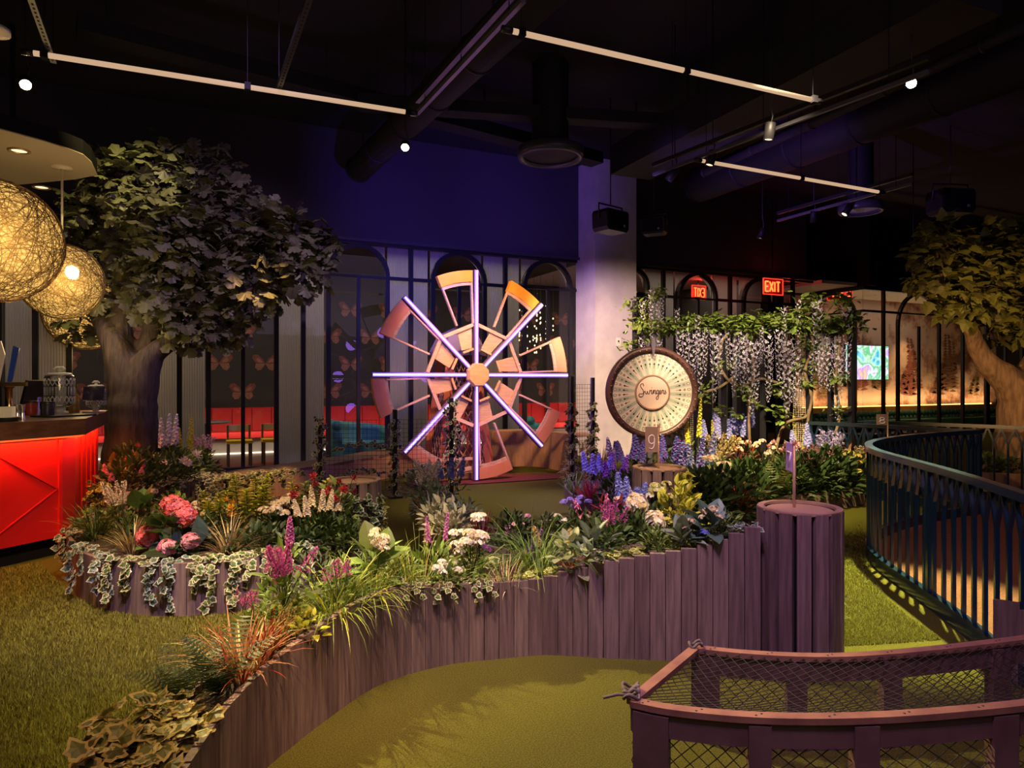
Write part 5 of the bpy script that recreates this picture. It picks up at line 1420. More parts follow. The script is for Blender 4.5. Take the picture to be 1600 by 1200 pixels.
def tree(lab, root_px, z, limbs, crown, leafT, leafM, barkM, nper, lsize, seed):
    random.seed(seed)
    base = P(root_px[0], z, h=root_px[1]); t = thing('artificial_tree', lab, 'tree', base)
    mb = MB(); pts_all = []
    for pts, rads, doff in limbs:
        sp = smooth_path([tuple(P(px, z + dz, py)) + (r,) for (px, py, dz), r in zip(pts, rads)], 5)
        ps = [Vector(p[:3]) for p in sp]; rs = [p[3] * (1 + .03 * math.sin(i * 1.3)) for i, p in enumerate(sp)]
        mb.tube(ps, rs, 14); pts_all += ps
    o = part('trunk', mb, barkM, t)
    rm = o.modifiers.new('join', 'REMESH'); rm.mode = 'VOXEL'; rm.voxel_size = .022; rm.use_smooth_shade = True
    sm = o.modifiers.new('soften', 'SMOOTH'); sm.iterations = 7; sm.factor = .6
    lf = MB(); tw = MB()
    for px, py, dz, r in crown:
        c = P(px, z + dz, py); near = min(pts_all, key=lambda p: (p - c).length)
        mid = near.lerp(c, .5) + Vector((U(-.1, .1), U(-.1, .1), U(-.12, .12))); tw.tube([near, mid, c], [.022, .016, .008], 6)
        for k in range(7):
            d = Vector((random.gauss(0, 1), random.gauss(0, 1), random.gauss(0, .8))).normalized(); e = c + d * r * U(.6, .95); tw.tube([c, c.lerp(e, .5) + Vector((0, 0, .03)), e], [.007, .005, .003], 4)
        for k in range(int(nper * (r / .4) ** 2)):
            d = Vector((random.gauss(0, 1), random.gauss(0, 1), random.gauss(0, .85))).normalized(); p = c + d * r * U(.35, 1.0) ** .6
            o = (d * .7 + Vector((U(-.7, .7), U(-.7, .7), U(-.9, .5)))); lf.tmpl(leafT, frame(p, o, (U(-.5, .5), U(-.6, .4), .8), lsize * U(.7, 1.2)))
    part('branches', tw, barkM, t); part('foliage', lf, leafM, t)
    return t


TREEL = mat('oak leaf', (.10, .10, .05), .5, rnd=.6, trans=.2); TREER = mat('maple leaf', (.17, .17, .035), .5, rnd=.55, trans=.25)
tree('big artificial oak tree in the left planter beside the bar', (206, .30), 8.2,
     [([(207, 752, 0), (206, 715, 0), (206, 670, 0), (207, 635, 0), (210, 605, 0)], (.40, .33, .29, .28, .20), 0),
      ([(204, 670, 0), (200, 610, 0), (190, 565, 0), (176, 530, 0), (160, 500, .1), (145, 470, .3), (125, 420, .5)], (.22, .22, .19, .15, .12, .08, .04), 0),
      ([(205, 650, 0), (198, 590, 0), (190, 545, .1), (188, 505, .1), (195, 450, .1), (205, 380, .1), (215, 310, .1)], (.2, .18, .16, .13, .09, .06, .03), 0),
      ([(210, 670, 0), (218, 610, 0), (232, 565, 0), (250, 545, 0), (285, 523, 0), (330, 492, -.1), (390, 455, -.2), (440, 420, -.2)], (.22, .21, .16, .12, .10, .07, .05, .03), 0),
      ([(212, 650, 0), (222, 590, .1), (234, 545, .2), (246, 490, .3), (270, 430, .4), (300, 370, .4), (320, 320, .4)], (.2, .18, .15, .12, .09, .06, .03), 0)],
     [(215, 285, 0, .36), (258, 262, .1, .34), (240, 250, .0, .2), (300, 265, .1, .22), (152, 330, .5, .36), (310, 320, .1, .42), (355, 375, 0, .42), (425, 385, -.2, .40), (330, 430, 0, .42), (265, 400, -.3, .42), (395, 445, -.2, .40), (217, 390, -.15, .36), (146, 400, .75, .32), (455, 362, -.1, .28), (476, 425, -.2, .28), (498, 372, 0, .2), (420, 345, 0, .22), (300, 480, -.1, .34), (345, 500, 0, .30), (240, 460, -.3, .30), (126, 355, .85, .28), (150, 455, .75, .26), (235, 330, -.4, .40), (290, 370, -.4, .40), (372, 330, .3, .36), (330, 270, .5, .34), (180, 285, .2, .32), (488, 395, 0, .26), (290, 520, .1, .22), (185, 470, .1, .24), (140, 250, .5, .14), (125, 505, .5, .20)],
     L_OAK, TREEL, BARK, 118, .19, 3)
tree('artificial maple tree with a tan trunk at the right edge', (1602, .2), 9.35,
     [([(1600, 745, 0), (1600, 700, 0), (1602, 650, 0), (1604, 610, 0), (1606, 585, 0)], (.40, .36, .33, .31, .2), 0),
      ([(1602, 650, 0), (1588, 608, 0), (1570, 590, 0), (1545, 570, 0), (1528, 545, 0), (1518, 515, -.1), (1505, 490, -.1), (1480, 460, -.2)], (.26, .26, .2, .15, .12, .10, .07, .03), 0),
      ([(1606, 600, 0), (1625, 560, 0), (1640, 510, 0), (1640, 450, 0)], (.26, .18, .12, .05), 0)],
     [(1500, 420, 0, .42), (1470, 390, -.1, .38), (1455, 440, -.1, .30), (1550, 400, 0, .45), (1600, 430, -.2, .46), (1580, 480, 0, .36), (1510, 475, -.2, .34), (1640, 390, -.1, .45), (1530, 450, -.3, .36), (1600, 375, .2, .40), (1462, 355, .1, .2), (1620, 500, -.4, .34), (1555, 510, .1, .25), (1445, 400, .2, .24)],
     L_MAPLE, TREER, BARKL, 105, .17, 5)
random.seed(31)
t = thing('tree_box', 'low pale timber box planter around the foot of the right tree', 'planter', P(1590, 9.4, h=0))
pth = [P(px, z, h=0) for px, z in ((1528, 8.98), (1690, 8.5), (1720, 10.0), (1545, 10.2))]
mb = MB(); slats(mb, [(p.x, p.y, .30) for p in pth], .5, .04, True); part('side_board', mb, LEDGE, t); mb = MB(); mb.poly([(p.x, p.y) for p in pth], .22, .2); part('soil', mb, SOIL, t)

# ---------------------------------------------------------------- wisteria on its trellis
TZ = lambda px: 10.6 - (px - 990) / 350 * 1.3
t = thing('trellis', 'dark metal trellis carrying the wisteria right of the prize wheel', 'trellis', P(1160, 9.2, h=0))
tops = []
for px, top in ((992, 470), (1088, 512), (1131, 515), (1192, 512), (1264, 505), (1298, 560), (1330, 480)):
    z = TZ(px); c_ = P(px, z, h=0); h_ = P(px, z, top).z; mb = MB(); mb.box((c_.x, c_.y, h_ / 2), (.06, .06, h_)); part('post', mb, BLACKM, t)
for py0, py1 in ((508, 512), (516, 519)):
    mb = MB(); mb.bar(P(990, TZ(990), py0), P(1332, TZ(1332), py1), .05, .05); part('beam', mb, BLACKM, t)
mb = MB()
for (xa, xb) in ((1066, 1086), (1240, 1262)): a, b_ = P(xa, TZ(xa), h=0), P(xb, TZ(xb), h=0); mesh_panel(mb, a, b_, .3, 1.6, .03, .003)
part('mesh_panel', mb, mat('cream mesh', (.5, .4, .26), .6), t)
w_ = thing('wisteria', 'wisteria with long pale lilac racemes hanging from the trellis', 'climbing plant', P(1200, 9.3, h=.15))
random.seed(9)
stm = MB()
for pts in ([(1264, 715), (1262, 660), (1268, 620), (1258, 580), (1270, 540), (1262, 510), (1240, 500), (1180, 506), (1110, 508), (1040, 512), (995, 500)], [(1212, 705), (1218, 680), (1230, 660), (1258, 652), (1264, 640)], [(1172, 700), (1170, 650), (1175, 600), (1178, 570), (1172, 535), (1190, 510)], [(1128, 585), (1124, 560), (1130, 530), (1150, 512)], [(1128, 580), (1140, 596), (1160, 602), (1190, 592), (1220, 600)], [(1310, 715), (1302, 690), (1312, 650), (1306, 600), (1312, 540), (1320, 490)], [(1085, 640), (1100, 615), (1125, 605), (1145, 590)]):
    stm.tube([P(px, TZ(px) - .06 + .04 * math.sin(i * 2), py) for i, (px, py) in enumerate([tuple(q) for q in smooth_path(pts, 4)])], [.022 - .008 * i / 50 for i in range((len(pts) - 1) * 4 + 1)], 7)
part('stem', stm, VINE, w_)
lf = MB()


def wleaf(px, py, r, n, dzr=.22, ls=.095):
    n = int(n * 1.35)
    for i in range(n):
        p = P(px + random.gauss(0, r), TZ(px) + U(-dzr, dzr), py + random.gauss(0, r * .55)); lf.tmpl(L_OV if i % 3 else L_IVYG, frame(p, (U(-1, 1), U(-1, 1), U(-.7, .5)), (U(-.5, .5), U(-.6, .2), 1), ls * U(.6, 1.3)))


for px in range(1000, 1335, 9): wleaf(px, 507 + 5 * math.sin(px * .05), 11, 44)
for px, py, r, n in ((1262, 480, 13, 60), (1268, 465, 9, 30), (1240, 505, 16, 60), (1270, 540, 13, 70), (1258, 570, 10, 40), (1262, 600, 8, 30), (1305, 505, 14, 60), (1320, 470, 10, 40), (995, 480, 14, 40), (1020, 468, 12, 40), (1030, 455, 8, 20), (990, 540, 12, 40), (1165, 610, 8, 24), (1178, 630, 7, 20), (1100, 612, 12, 30), (1220, 610, 10, 26), (1212, 640, 8, 18), (1225, 655, 12, 20), (1130, 570, 8, 20), (1205, 500, 14, 40), (1160, 500, 14, 40), (1120, 505, 12, 30), (1310, 590, 9, 30), (1310, 640, 8, 18), (1128, 640, 6, 14), (1150, 650, 6, 12)): wleaf(px, py, r, n)
part('foliage', lf, [leaf('wisteria leaf', (.15, .20, .035), .55), leaf('wisteria leaf edge', (.20, .24, .06))], w_)


def raceme():
    fl = MB(); N_ = 56
    for j in range(N_):
        k = j / N_; a = j * 2.4; r_ = .038 * (1 - k) ** .55 + .006; d = Vector((math.cos(a), math.sin(a), -.5)); floret(fl, Vector((math.cos(a) * r_, math.sin(a) * r_, -.74 * k)), d, .027 * (1 - .5 * k), j % 2, 3)
    fl.tube([(0, 0, .05), (0, 0, -.74)], .003, 4, 2); return fl.mesh('raceme', [P_LI2, P_LW, STEM])


P_LI2 = petal('wisteria lilac', (.50, .40, .60)); P_LW = petal('wisteria white', (.74, .66, .74))
RM = [raceme() for _ in range(3)]
RAC = [(1004, 470, .8), (1018, 452, .9), (1028, 470, .7), (1003, 525, .9), (1016, 540, 1.0), (1030, 530, .8), (1035, 460, .6), (1058, 482, .7), (1062, 515, 1.0), (1072, 520, 1.0), (1082, 522, 1.1), (1090, 495, .8), (1094, 520, 1.1), (1102, 515, .8), (1116, 520, 1.2), (1124, 522, .9), (1137, 515, .7), (1146, 530, 1.0), (1152, 512, .9), (1160, 515, 1.1), (1164, 530, .8), (1174, 530, 1.3), (1182, 536, 1.0), (1190, 512, .6), (1200, 525, 1.1), (1204, 545, .8), (1216, 515, .9), (1222, 530, 1.0), (1230, 530, 1.3), (1236, 545, .9), (1244, 532, 1.1), (1252, 535, .9), (1225, 480, .7), (1248, 470, .7), (1277, 470, 1.2), (1283, 505, 1.0), (1290, 520, .9), (1295, 505, 1.1), (1308, 530, 1.3), (1314, 545, .8), (1324, 480, 1.2), (1268, 530, .7), (1282, 545, .7)]
for i, (px, py, s) in enumerate(RAC):
    o = link('raceme', RM[i % 3], w_, P(px, TZ(px) + U(-.25, -.05), py) - w_.location, U(0, 6), 1.15 * s)
# ---------------------------------------------------------------- plants, bed by bed
random.seed(77)
IV = [MG, CRM]; IVD = [DG, CR2]; IVB = [BG, CR2]; IVY_Y = [LG, leaf('yellow edge', (.55, .50, .12), .2)]


def at_fw(px, off=.12, up=-.06): return fw(px, off, up)


_G = G


def G(px, py, h=0.0):
    """keeps each planting spot inside its planter"""
    if h == .28: py = 822 + (py - 838) * 50 / 87
    elif h == .33 and py >= 838: py = 828 + (py - 838) * 48 / 74
    elif h == .30 and px < 400: py = 744 + (py - 754) * .8 - (10 if px > 270 else 0)
    elif h == .14: py = min(py, float(np.interp(px, [1080, 1120, 1170, 1230, 1300, 1350], [825, 815, 803, 781, 775, 767])) - 5); py = max(py, 757) if px > 1240 else py
    return _G(px, py, h)


# front border, from the near end
BIGI = dict(cs=[OLV, leaf('gold edge', (.46, .36, .12), .2)], ls=.072, R=.15, n=110, H=.10, strands=6, D=.22)
for px, off, lab in ((236, .12, 'variegated ivy at the very bottom edge of the front border'), (285, .14, 'variegated ivy spilling over the border, second clump from the bottom edge'), (335, .12, 'gold-edged ivy just below the dark fern'), (318, .24, 'gold-edged ivy trailing to the turf left of the front border')):
    plant('ivy', 'variegated_ivy', lab, at_fw(px, off), BIGI, 'big ivy %d' % (px % 2), 1.0, FACE - 1.2 + U(-.3, .3))
plant('fern', 'dark_fern', 'dark feathery fern in the front border below the red grass', at_fw(388, .13), dict(c=leaf('fern black green', (.028, .045, .018)), n=14, L=.27), 'fern')
plant('fern', 'dark_fern', 'smaller dark fern leaning over the turf side of the front border', at_fw(372, .22), None, 'fern', .8)
plant('grass', 'red_grass', 'rust and straw coloured grass tuft behind the dark fern', at_fw(424, .13), dict(cs=[RST, RED, TN2, RST], L=.27, n=120, R=.06, w=.009, droop=1.2, spread=.8), 'rust grass')
plant('grass', 'red_grass', 'red-tipped grass tuft at the foot of the mauve flowers', at_fw(470, .15), dict(cs=[RED, RED, RST, GRN], L=.20, n=90, R=.05, w=.008, droop=.8, spread=.7), 'red grass')
plant('bush', 'lime_foliage', 'low yellow-green leafy plant on the border edge beside the red grass', at_fw(492, .06), dict(c=YG, n=60, R=.09, H=.09, ls=.045), 'lime low')
plant('grass', 'long_grass', 'long arching green grass in the front border under the mauve flowers', at_fw(545, .10), dict(cs=[GRN, YG, LG], L=.34, n=170, R=.09, w=.006, droop=1.9, spread=.9), 'long grass')
plant('grass', 'long_grass', 'long arching green grass in front of the white cone flower', at_fw(600, .12), None, 'long grass', .95)
plant('plume', 'mauve_astilbe', 'big mauve astilbe plumes in the front border beside the red grass', at_fw(512, .22, .02), dict(c=GRN, fs=[P_MA, P_MA2], n=9, H=.25, len=.12, nf=120, pw=.028, fr=.012), 'mauve astilbe')
plant('spike', 'mauve_spire', 'single mauve flower spire rising in front of the ivy barrel', at_fw(528, .30, .06), dict(c=GRN, fs=[P_MA, P_MA2], n=1, H=.32, len=.35, nf=60, fr=.012, sw=.014, nl=14), 'mauve spire')
plant('plume', 'mauve_astilbe', 'small mauve flowers leaning over the long green grass', at_fw(545, .08, 0), dict(c=GRN, fs=[P_MA, P_MA2], n=5, H=.17, len=.07, nf=60, pw=.017, fr=.010, nl=20), 'mauve small')
plant('plume', 'mauve_astilbe', 'lone mauve plume overhanging the turf left of the long grass', at_fw(478, .28, .0), None, 'mauve small', .8)
plant('cluster', 'white_cone_flower', 'white flower cone with broad green leaves behind the long grass', at_fw(608, .16, .0), dict(c=LG, fs=[P_WH, P_CR], n=10, R=.05, H=.24, hr=.026, nf=30, fr=.008, T=L_WIDE, ls=.12, nl=16), 'white cone')
plant('bush', 'silver_foliage', 'silvery grey foliage below the ivy barrel', at_fw(566, .28, .0), dict(c=GY, n=80, R=.10, H=.16, ls=.05, T=L_NARROW), 'silver')
plant('grass', 'sparse_grass', 'tall sparse green grass in the gap left of the white flowers', at_fw(668, .13), dict(cs=[GRN, LG, YG, TAN], L=.36, n=110, R=.09, w=.0045, droop=1.2, spread=.8), 'sparse grass')
plant('cluster', 'white_flowers', 'large frothy white flower heads at the middle of the front border', at_fw(742, .12, -.02), dict(c=GRN, fs=[P_WH, P_CR, P_WH], n=20, R=.075, H=.25, hr=.034, nf=46, fr=.008, nl=50), 'white froth')
plant('cluster', 'white_umbel', 'flat white umbel standing above the frothy white flowers', at_fw(756, .16, .0), dict(c=GRN, fs=[P_WH], n=3, R=.025, H=.30, hr=.034, nf=46, fr=.008, flat=.25, nl=0), 'umbel')
plant('spike', 'mauve_spire', 'thin mauve flower spire left of the frothy white flowers', at_fw(703, .20, .0), dict(c=GRN, fs=[P_MA2, P_MA], n=2, H=.28, len=.45, nf=50, fr=.009, sw=.011, nl=30), 'thin spire')
plant('bush', 'green_foliage', 'bushy light green foliage at the foot of the frothy white flowers', at_fw(718, .10), dict(c=LG, n=110, R=.12, H=.14, ls=.045, T=L_NARROW), 'green low')
plant('cluster', 'white_flowers', 'small white blossoms at the border edge left of the frothy flowers', at_fw(705, .05, -.02), dict(c=MG, fs=[P_WH], n=8, R=.06, H=.12, hr=.022, nf=18, fr=.010, nl=24), 'white low')
plant('grass', 'straw_grass', 'short straw-coloured grass right of the frothy white flowers', at_fw(793, .08), dict(cs=[TAN, TN2, LG], L=.20, n=90, R=.05, w=.006, droop=1.1, spread=1.0), 'straw short')
for px, off, s, cs_, lab in ((640, .03, .7, 0, 'ivy hanging on the plank edge below the white cone flower'), (690, .03, .7, 0, 'ivy hanging on the plank edge below the small white blossoms'), (752, .03, .7, 0, 'ivy leaves on the plank edge right below the frothy flowers'), (828, .07, .8, 1, 'pale ivy along the lowest plank tops, right of the straw grass'), (860, .08, .8, 1, 'pale ivy left of the round-leaved plants in the front border'), (958, .08, .9, 1, 'pale yellow-green ivy where the planks begin to step up'), (990, .08, .8, 1, 'pale ivy on the steps, under the white hydrangea'), (1162, .06, .8, 2, 'grey-leaved ivy climbing against the tallest barrel')):
    plant('ivy', 'edge_ivy', lab, at_fw(px, off, -.02), dict(cs=(IV, IVY_Y, IVB)[cs_], ls=.055, R=.08, n=26, H=.06, strands=2 if off < .05 else 0, D=.10), 'edge ivy %d %d' % (cs_, off < .05), s, FACE)
plant('bush', 'round_leaf_plant', 'pale round-leaved plant on the front border near the first plank steps', at_fw(888, .12, -.02), dict(c=leaf('pale round', (.33, .36, .20)), n=30, R=.10, H=.15, ls=.075, T=L_WIDE), 'round leaf')
plant('bush', 'silver_succulent', 'silver-blue broad-leaved plant beside the round-leaved one', at_fw(925, .10, .0), dict(c=GY, n=26, R=.09, H=.12, ls=.09, T=L_OV), 'succulent')
plant('bush', 'rust_leaves', 'few rust-red leaves low between the round-leaved plant and the planks', at_fw(893, .05, -.01), dict(c=RST, n=18, R=.07, H=.05, ls=.05, T=L_NARROW), 'rust low')
plant('plume', 'magenta_astilbe', 'magenta astilbe plumes standing over the pale ivy on the steps', at_fw(962, .22, .02), dict(c=MG, fs=[P_MA, P_MA2], n=8, H=.22, len=.10, nf=80, pw=.024, fr=.011), 'magenta astilbe')
plant('cluster', 'pale_viburnum', 'broad-leaved plant with a pale flower cluster on the higher steps', at_fw(1115, .10, .0), dict(c=BG, fs=[P_CR, CRM], n=6, R=.04, H=.15, hr=.026, nf=26, fr=.009, T=L_WIDE, ls=.11, nl=16), 'viburnum')
plant('cluster', 'pale_viburnum', 'silver-leaved plant with a pale flower cluster, left of the similar plant on the higher steps', at_fw(1072, .09, .0), dict(c=GY, fs=[P_CR, CRM], n=5, R=.04, H=.13, hr=.026, nf=24, fr=.009, T=L_OV, ls=.10, nl=18), 'viburnum2')
plant('cluster', 'blue_blossom', 'tiny blue blossom tucked between two plank steps', at_fw(1102, .05, .0), dict(c=MG, fs=[P_BL], n=3, R=.02, H=.05, hr=.016, nf=16, fr=.010, nl=8), 'tiny blue')

# round planter
RS = .28


def rp(px, py, h=RS): return G(px, py, h)


plant('grass', 'spiky_grass', 'dark green spiky grass at the left end of the round planter', rp(150, 868), dict(cs=[MG, DG, GRN], L=.30, n=150, R=.08, w=.009, droop=1.0, spread=1.1), 'spiky')
plant('plume', 'white_astilbe', 'white astilbe plumes behind the spiky grass in the round planter', rp(188, 858), dict(c=GRN, fs=[P_WH, P_CR], n=9, H=.36, len=.16, nf=110, pw=.026, fr=.012), 'white astilbe')
plant('bush', 'small_leaf_shrub', 'small-leaved green shrub below the white astilbe', rp(205, 888), dict(c=MG, n=170, R=.12, H=.20, ls=.035, T=L_NARROW), 'small leaf')
plant('grass', 'straw_grass', 'straw-coloured grass tuft just left of the pink hydrangea', rp(206, 908), dict(cs=[TAN, TN2], L=.28, n=90, R=.03, w=.009, droop=.9, spread=.95), 'straw')
plant('hydrangea', 'pink_hydrangea', 'coral pink hydrangea with three bright heads in the round planter', rp(268, 904), dict(c=MG, fs=[P_PK, P_PK2, P_PK], heads=[(.03, .03, .24), (-.09, -.09, .10), (.09, -.02, .21), (-.02, .05, .26)], r=.066, n=26, R=.15, H=.20, ls=.13), 'hyd pink', 1.0, FACE)
plant('hydrangea', 'pink_hydrangea', 'pale pink hydrangea head at the lower front of the coral hydrangea', rp(276, 916), dict(c=DG, fs=[P_PK3, P_PK2], heads=[(-.03, -.05, .05), (.09, -.02, .08)], r=.052, n=12, R=.11, H=.10, ls=.11), 'hyd pale', 1.0, FACE)
plant('bush', 'broad_leaf_plant', 'broad dark blue-green leaves at the rim below the pink hydrangea', rp(300, 905), dict(c=BG, n=14, R=.12, H=.07, ls=.15, T=L_WIDE), 'broad')
plant('bush', 'variegated_shrub', 'cream-edged shrub at the back of the round planter behind the coral hydrangea', rp(272, 838), dict(c=LG, n=90, R=.15, H=.24, ls=.06), 'varieg')
plant('bush', 'broad_leaf_plant', 'upright broad green leaves left of the coral hydrangea', rp(225, 858), dict(c=MG, n=22, R=.09, H=.22, ls=.12, T=L_WIDE), 'broad up')
plant('grass', 'straw_grass', 'large straw-coloured grass tuft right of the pink hydrangea', rp(358, 908), dict(cs=[TAN, TN2, TAN], L=.30, n=110, R=.04, w=.010, droop=.9, spread=1.1), 'straw big')
for px, py, s, lab in ((338, 852, .9, 'chartreuse spurge at the back of the round planter behind the large straw grass'), (398, 852, 1.25, 'taller chartreuse spurge right of the orange poppies')):
    plant('whorl', 'chartreuse_spurge', lab, rp(px, py), dict(fs=[YG, P_CH], H=.30, n=5, R=.07, ls=.046, nl=60), 'spurge', s)
plant('rose', 'orange_poppy', 'orange poppies between the two chartreuse spurges', rp(368, 862), dict(c=LG, fs=[P_OR, P_YE], n=6, H=.25, R=.09, r=.034, nl=30), 'poppy')
plant('cluster', 'cream_flowers', 'rounded cream flower clusters right of the chartreuse spurge', rp(438, 872), dict(c=DG, fs=[P_CR, P_WH], n=12, R=.11, H=.30, hr=.040, nf=50, fr=.011, nl=60, T=L_OV), 'cream cluster')
plant('cluster', 'cream_flowers', 'white flower clusters at the back of the round planter below the stepped planks', rp(318, 850), dict(c=MG, fs=[P_WH, P_CR], n=8, R=.09, H=.22, hr=.03, nf=34, fr=.010, nl=50), 'white cluster b')
plant('spike', 'cream_spire', 'cream flower spires in front of the burgundy roses', rp(495, 890), dict(c=DG, fs=[P_CR, P_WH], n=6, H=.36, len=.36, R=.10, nf=60, fr=.014, sw=.020, nl=60), 'cream spire')
plant('bush', 'dark_shrub', 'dark green shrub at the rim below the cream flower clusters', rp(410, 900), dict(c=DG, n=150, R=.19, H=.14, ls=.06), 'dark shrub')
plant('bush', 'dark_shrub', 'dark green shrub at the rim below the cream flower spires', rp(470, 905), None, 'dark shrub', .9)
plant('bush', 'dark_shrub', 'deep green shrub between the pink hydrangea and the straw grass', rp(310, 880), None, 'dark shrub', .8)
plant('rose', 'burgundy_rose', 'burgundy roses against the plank barrel at the back of the round planter', rp(520, 872), dict(c=LG, fs=[P_BU, P_BU2], n=12, H=.44, R=.17, r=.034, nl=150, ls=.06), 'bur rose', 1.0)
plant('rose', 'burgundy_rose', 'burgundy roses left of the plank barrel, behind the cream clusters', rp(462, 862), dict(c=MG, fs=[P_BU, P_BU2], n=10, H=.31, R=.16, r=.034, nl=100, ls=.06), 'bur rose2')
plant('whorl', 'lime_bells', 'lime green leafy spires among the burgundy roses', rp(485, 866), dict(fs=[LG, YG], H=.38, n=5, R=.14, ls=.055, nl=40), 'lime bells')
plant('climber', 'barrel_ivy', 'grey-green ivy covering the front of the left plank barrel', BCL + Vector((0, 0, .02)), dict(cs=IVD, H=.58, r=.215, arc=(-PI / 2 - A - .9, -PI / 2 - A + 1.3), strands=7, dens=2, ls=.065), 'barrel ivy', 1.0, 0)
plant('climber', 'barrel_ivy', 'narrow strand of ivy down the right side of the left plank barrel', BCL + Vector((0, 0, .02)), dict(cs=IVY_Y, H=.55, r=.22, arc=(-PI / 2 - A + 1.3, -PI / 2 - A + 1.7), strands=2, dens=2, ls=.055), 'barrel ivy2', 1.0, 0)
for i, (px, py, cs_, D, lab) in enumerate(((118, 905, 2, .25, 'bluish ivy pouring over the left end of the round planter'), (136, 938, 2, .22, 'bluish ivy over the rim below the spiky grass'), (172, 952, 2, .20, 'ivy hanging on the round planter below the small-leaved shrub'), (208, 957, 0, .22, 'ivy hanging on the round planter below the first straw grass'), (262, 961, 2, .24, 'ivy trailing down the planks below the pink hydrangea'), (325, 959, 0, .14, 'short ivy on the round planter rim below the broad leaves'), (355, 956, 0, .24, 'long ivy strands below the large straw grass'), (398, 949, 0, .14, 'pale ivy on the rim below the dark shrub'), (440, 940, 0, .22, 'ivy trailing on the right side of the round planter'), (470, 929, 2, .24, 'ivy at the right end of the round planter beside the mauve plumes'))):
    p = G(px, py, 0); p.z = .32; d_ = Vector((p.x, p.y, 0)).normalized(); plant('ivy', 'trailing_ivy', lab, p + d_ * .03, dict(cs=(IV, IV, IVB)[cs_], ls=.055, R=.08, n=16, H=.05, strands=3, D=D), 'trail %d %.2f' % (cs_, D), 1.0, FACE + (px - 290) * .0035)

SC0 = 1.0
# left tree planter
TS = .30
SH = dict(c=DG, n=190, R=.25, H=.38, ls=.075)
for px, py, k, s, lab in ((196, 806, 'dsh', 1.0, 'dark shrub at the left front of the tree planter'), (232, 795, 'dsh', .95, 'dark shrub in front of the left tree trunk'), (275, 782, 'dsh', .9, 'dark shrub right of the trunk under the white blooms'), (315, 772, 'dsh', .8, 'dark shrub at the right end of the tree planter'), (206, 775, 'dsh', 1.05, 'dark shrub by the red bar behind the pink buds'), (250, 760, 'dsh', 1.1, 'dark shrub hiding the right foot of the trunk')):
    plant('bush', 'dark_shrub', lab, G(px, py, TS), SH, k, s)
plant('bush', 'gold_leaf_plant', 'broad gold-green leaves beside the red bar panel', G(188, 785, TS), dict(c=leaf('gold leaf', (.20, .17, .03)), n=26, R=.13, H=.30, ls=.14, T=L_OV), 'gold leaf')
plant('spike', 'pink_bud', 'dusky pink flower buds leaning over the edge by the bar', G(184, 806, TS), dict(c=DG, fs=[P_PK2, P_MA2], n=5, H=.34, len=.25, R=.12, fr=.016, sw=.02, nf=30, nl=40), 'pink bud')
plant('rose', 'white_bloom', 'white open blooms on the dark shrub right of the trunk', G(278, 790, TS), dict(c=DG, fs=[P_WH, P_LI], n=6, H=.34, R=.17, r=.06, nl=50), 'white bloom')
plant('spike', 'yellow_spire', 'yellow flower spires right of the left tree trunk', G(283, 762, TS), dict(c=MG, fs=[P_YE, P_CH], n=4, H=.62, len=.5, R=.10, fr=.022, sw=.025, nf=50, nl=50), 'yellow spire')
plant('spike', 'lilac_spire', 'tall pale lilac spire beside the left tree trunk', G(262, 764, TS), dict(c=MG, fs=[P_LI, P_WH], n=3, H=.78, len=.45, R=.07, fr=.024, sw=.028, nf=60, nl=40), 'lilac spire')
plant('rose', 'burgundy_rose', 'dark burgundy blooms at the foot of the left tree trunk', G(208, 780, TS), dict(c=DG, fs=[P_BU, P_BU2], n=4, H=.44, R=.14, r=.03, nl=60), 'bur trunk')
plant('plume', 'dusky_plume', 'dusky pink feathery plumes right of the yellow spires', G(318, 760, TS), dict(c=DG, fs=[P_PK3, P_MA2], n=8, H=.42, len=.2, nf=90, pw=.04, fr=.02, nl=40), 'dusky')
for px, py, lab in ((178, 834, 'grey ivy spilling down the front of the tree planter near the bar'), (225, 824, 'grey ivy spilling down the tree planter below the white blooms'), (270, 812, 'grey ivy tuft at the bend of the tree planter'), (322, 800, 'ivy at the right corner of the tree planter')):
    p = G(px, py, 0); p.z = .33; plant('ivy', 'grey_ivy', lab, p + Vector((p.x, p.y, 0)).normalized() * .08, dict(cs=[leaf('grey leaf', (.16, .16, .14)), leaf('grey edge', (.42, .42, .38), .2)], ls=.065, R=.16, n=50, H=.10, strands=7, D=.28), 'grey ivy', 1.0, FACE)
plant('cluster', 'ash_flower', 'greyish flat flower heads in the dark gap behind the round planter', G(205, 838, .05), dict(c=GY, fs=[petal('ash pink', (.5, .4, .38))], n=9, R=.16, H=.42, hr=.045, nf=40, fr=.014, flat=.4, nl=70, ls=.07), 'grey heads')
plant('grass', 'burgundy_grass', 'burgundy grass tuft in the gap behind the round planter', G(246, 838, .05), dict(cs=[BUR, RED, BUR], L=.36, n=90, R=.05, w=.012, droop=1.0, spread=.9), 'bur grass')
plant('climber', 'gold_climber', 'narrow yellowish climber hanging beside the red bar end', G(154, 850, 0), dict(cs=[OLV, YG], H=.55, r=.08, turns=2, strands=3, dens=3, ls=.05), 'gold climb', 1.0)
# ledge ivy
for px, py, lab in ((372, 752, 'ivy clump on the timber ledge nearest the tree planter'), (412, 748, 'second ivy clump along the timber ledge'), (448, 745, 'third ivy clump along the timber ledge, before the black post')):
    plant('ivy', 'ledge_ivy', lab, G(px, py, .36), dict(cs=[OLV, CR2], ls=.07, R=.19, n=44, H=.09, strands=3, D=.07), 'ledge ivy', 1.0, FACE)
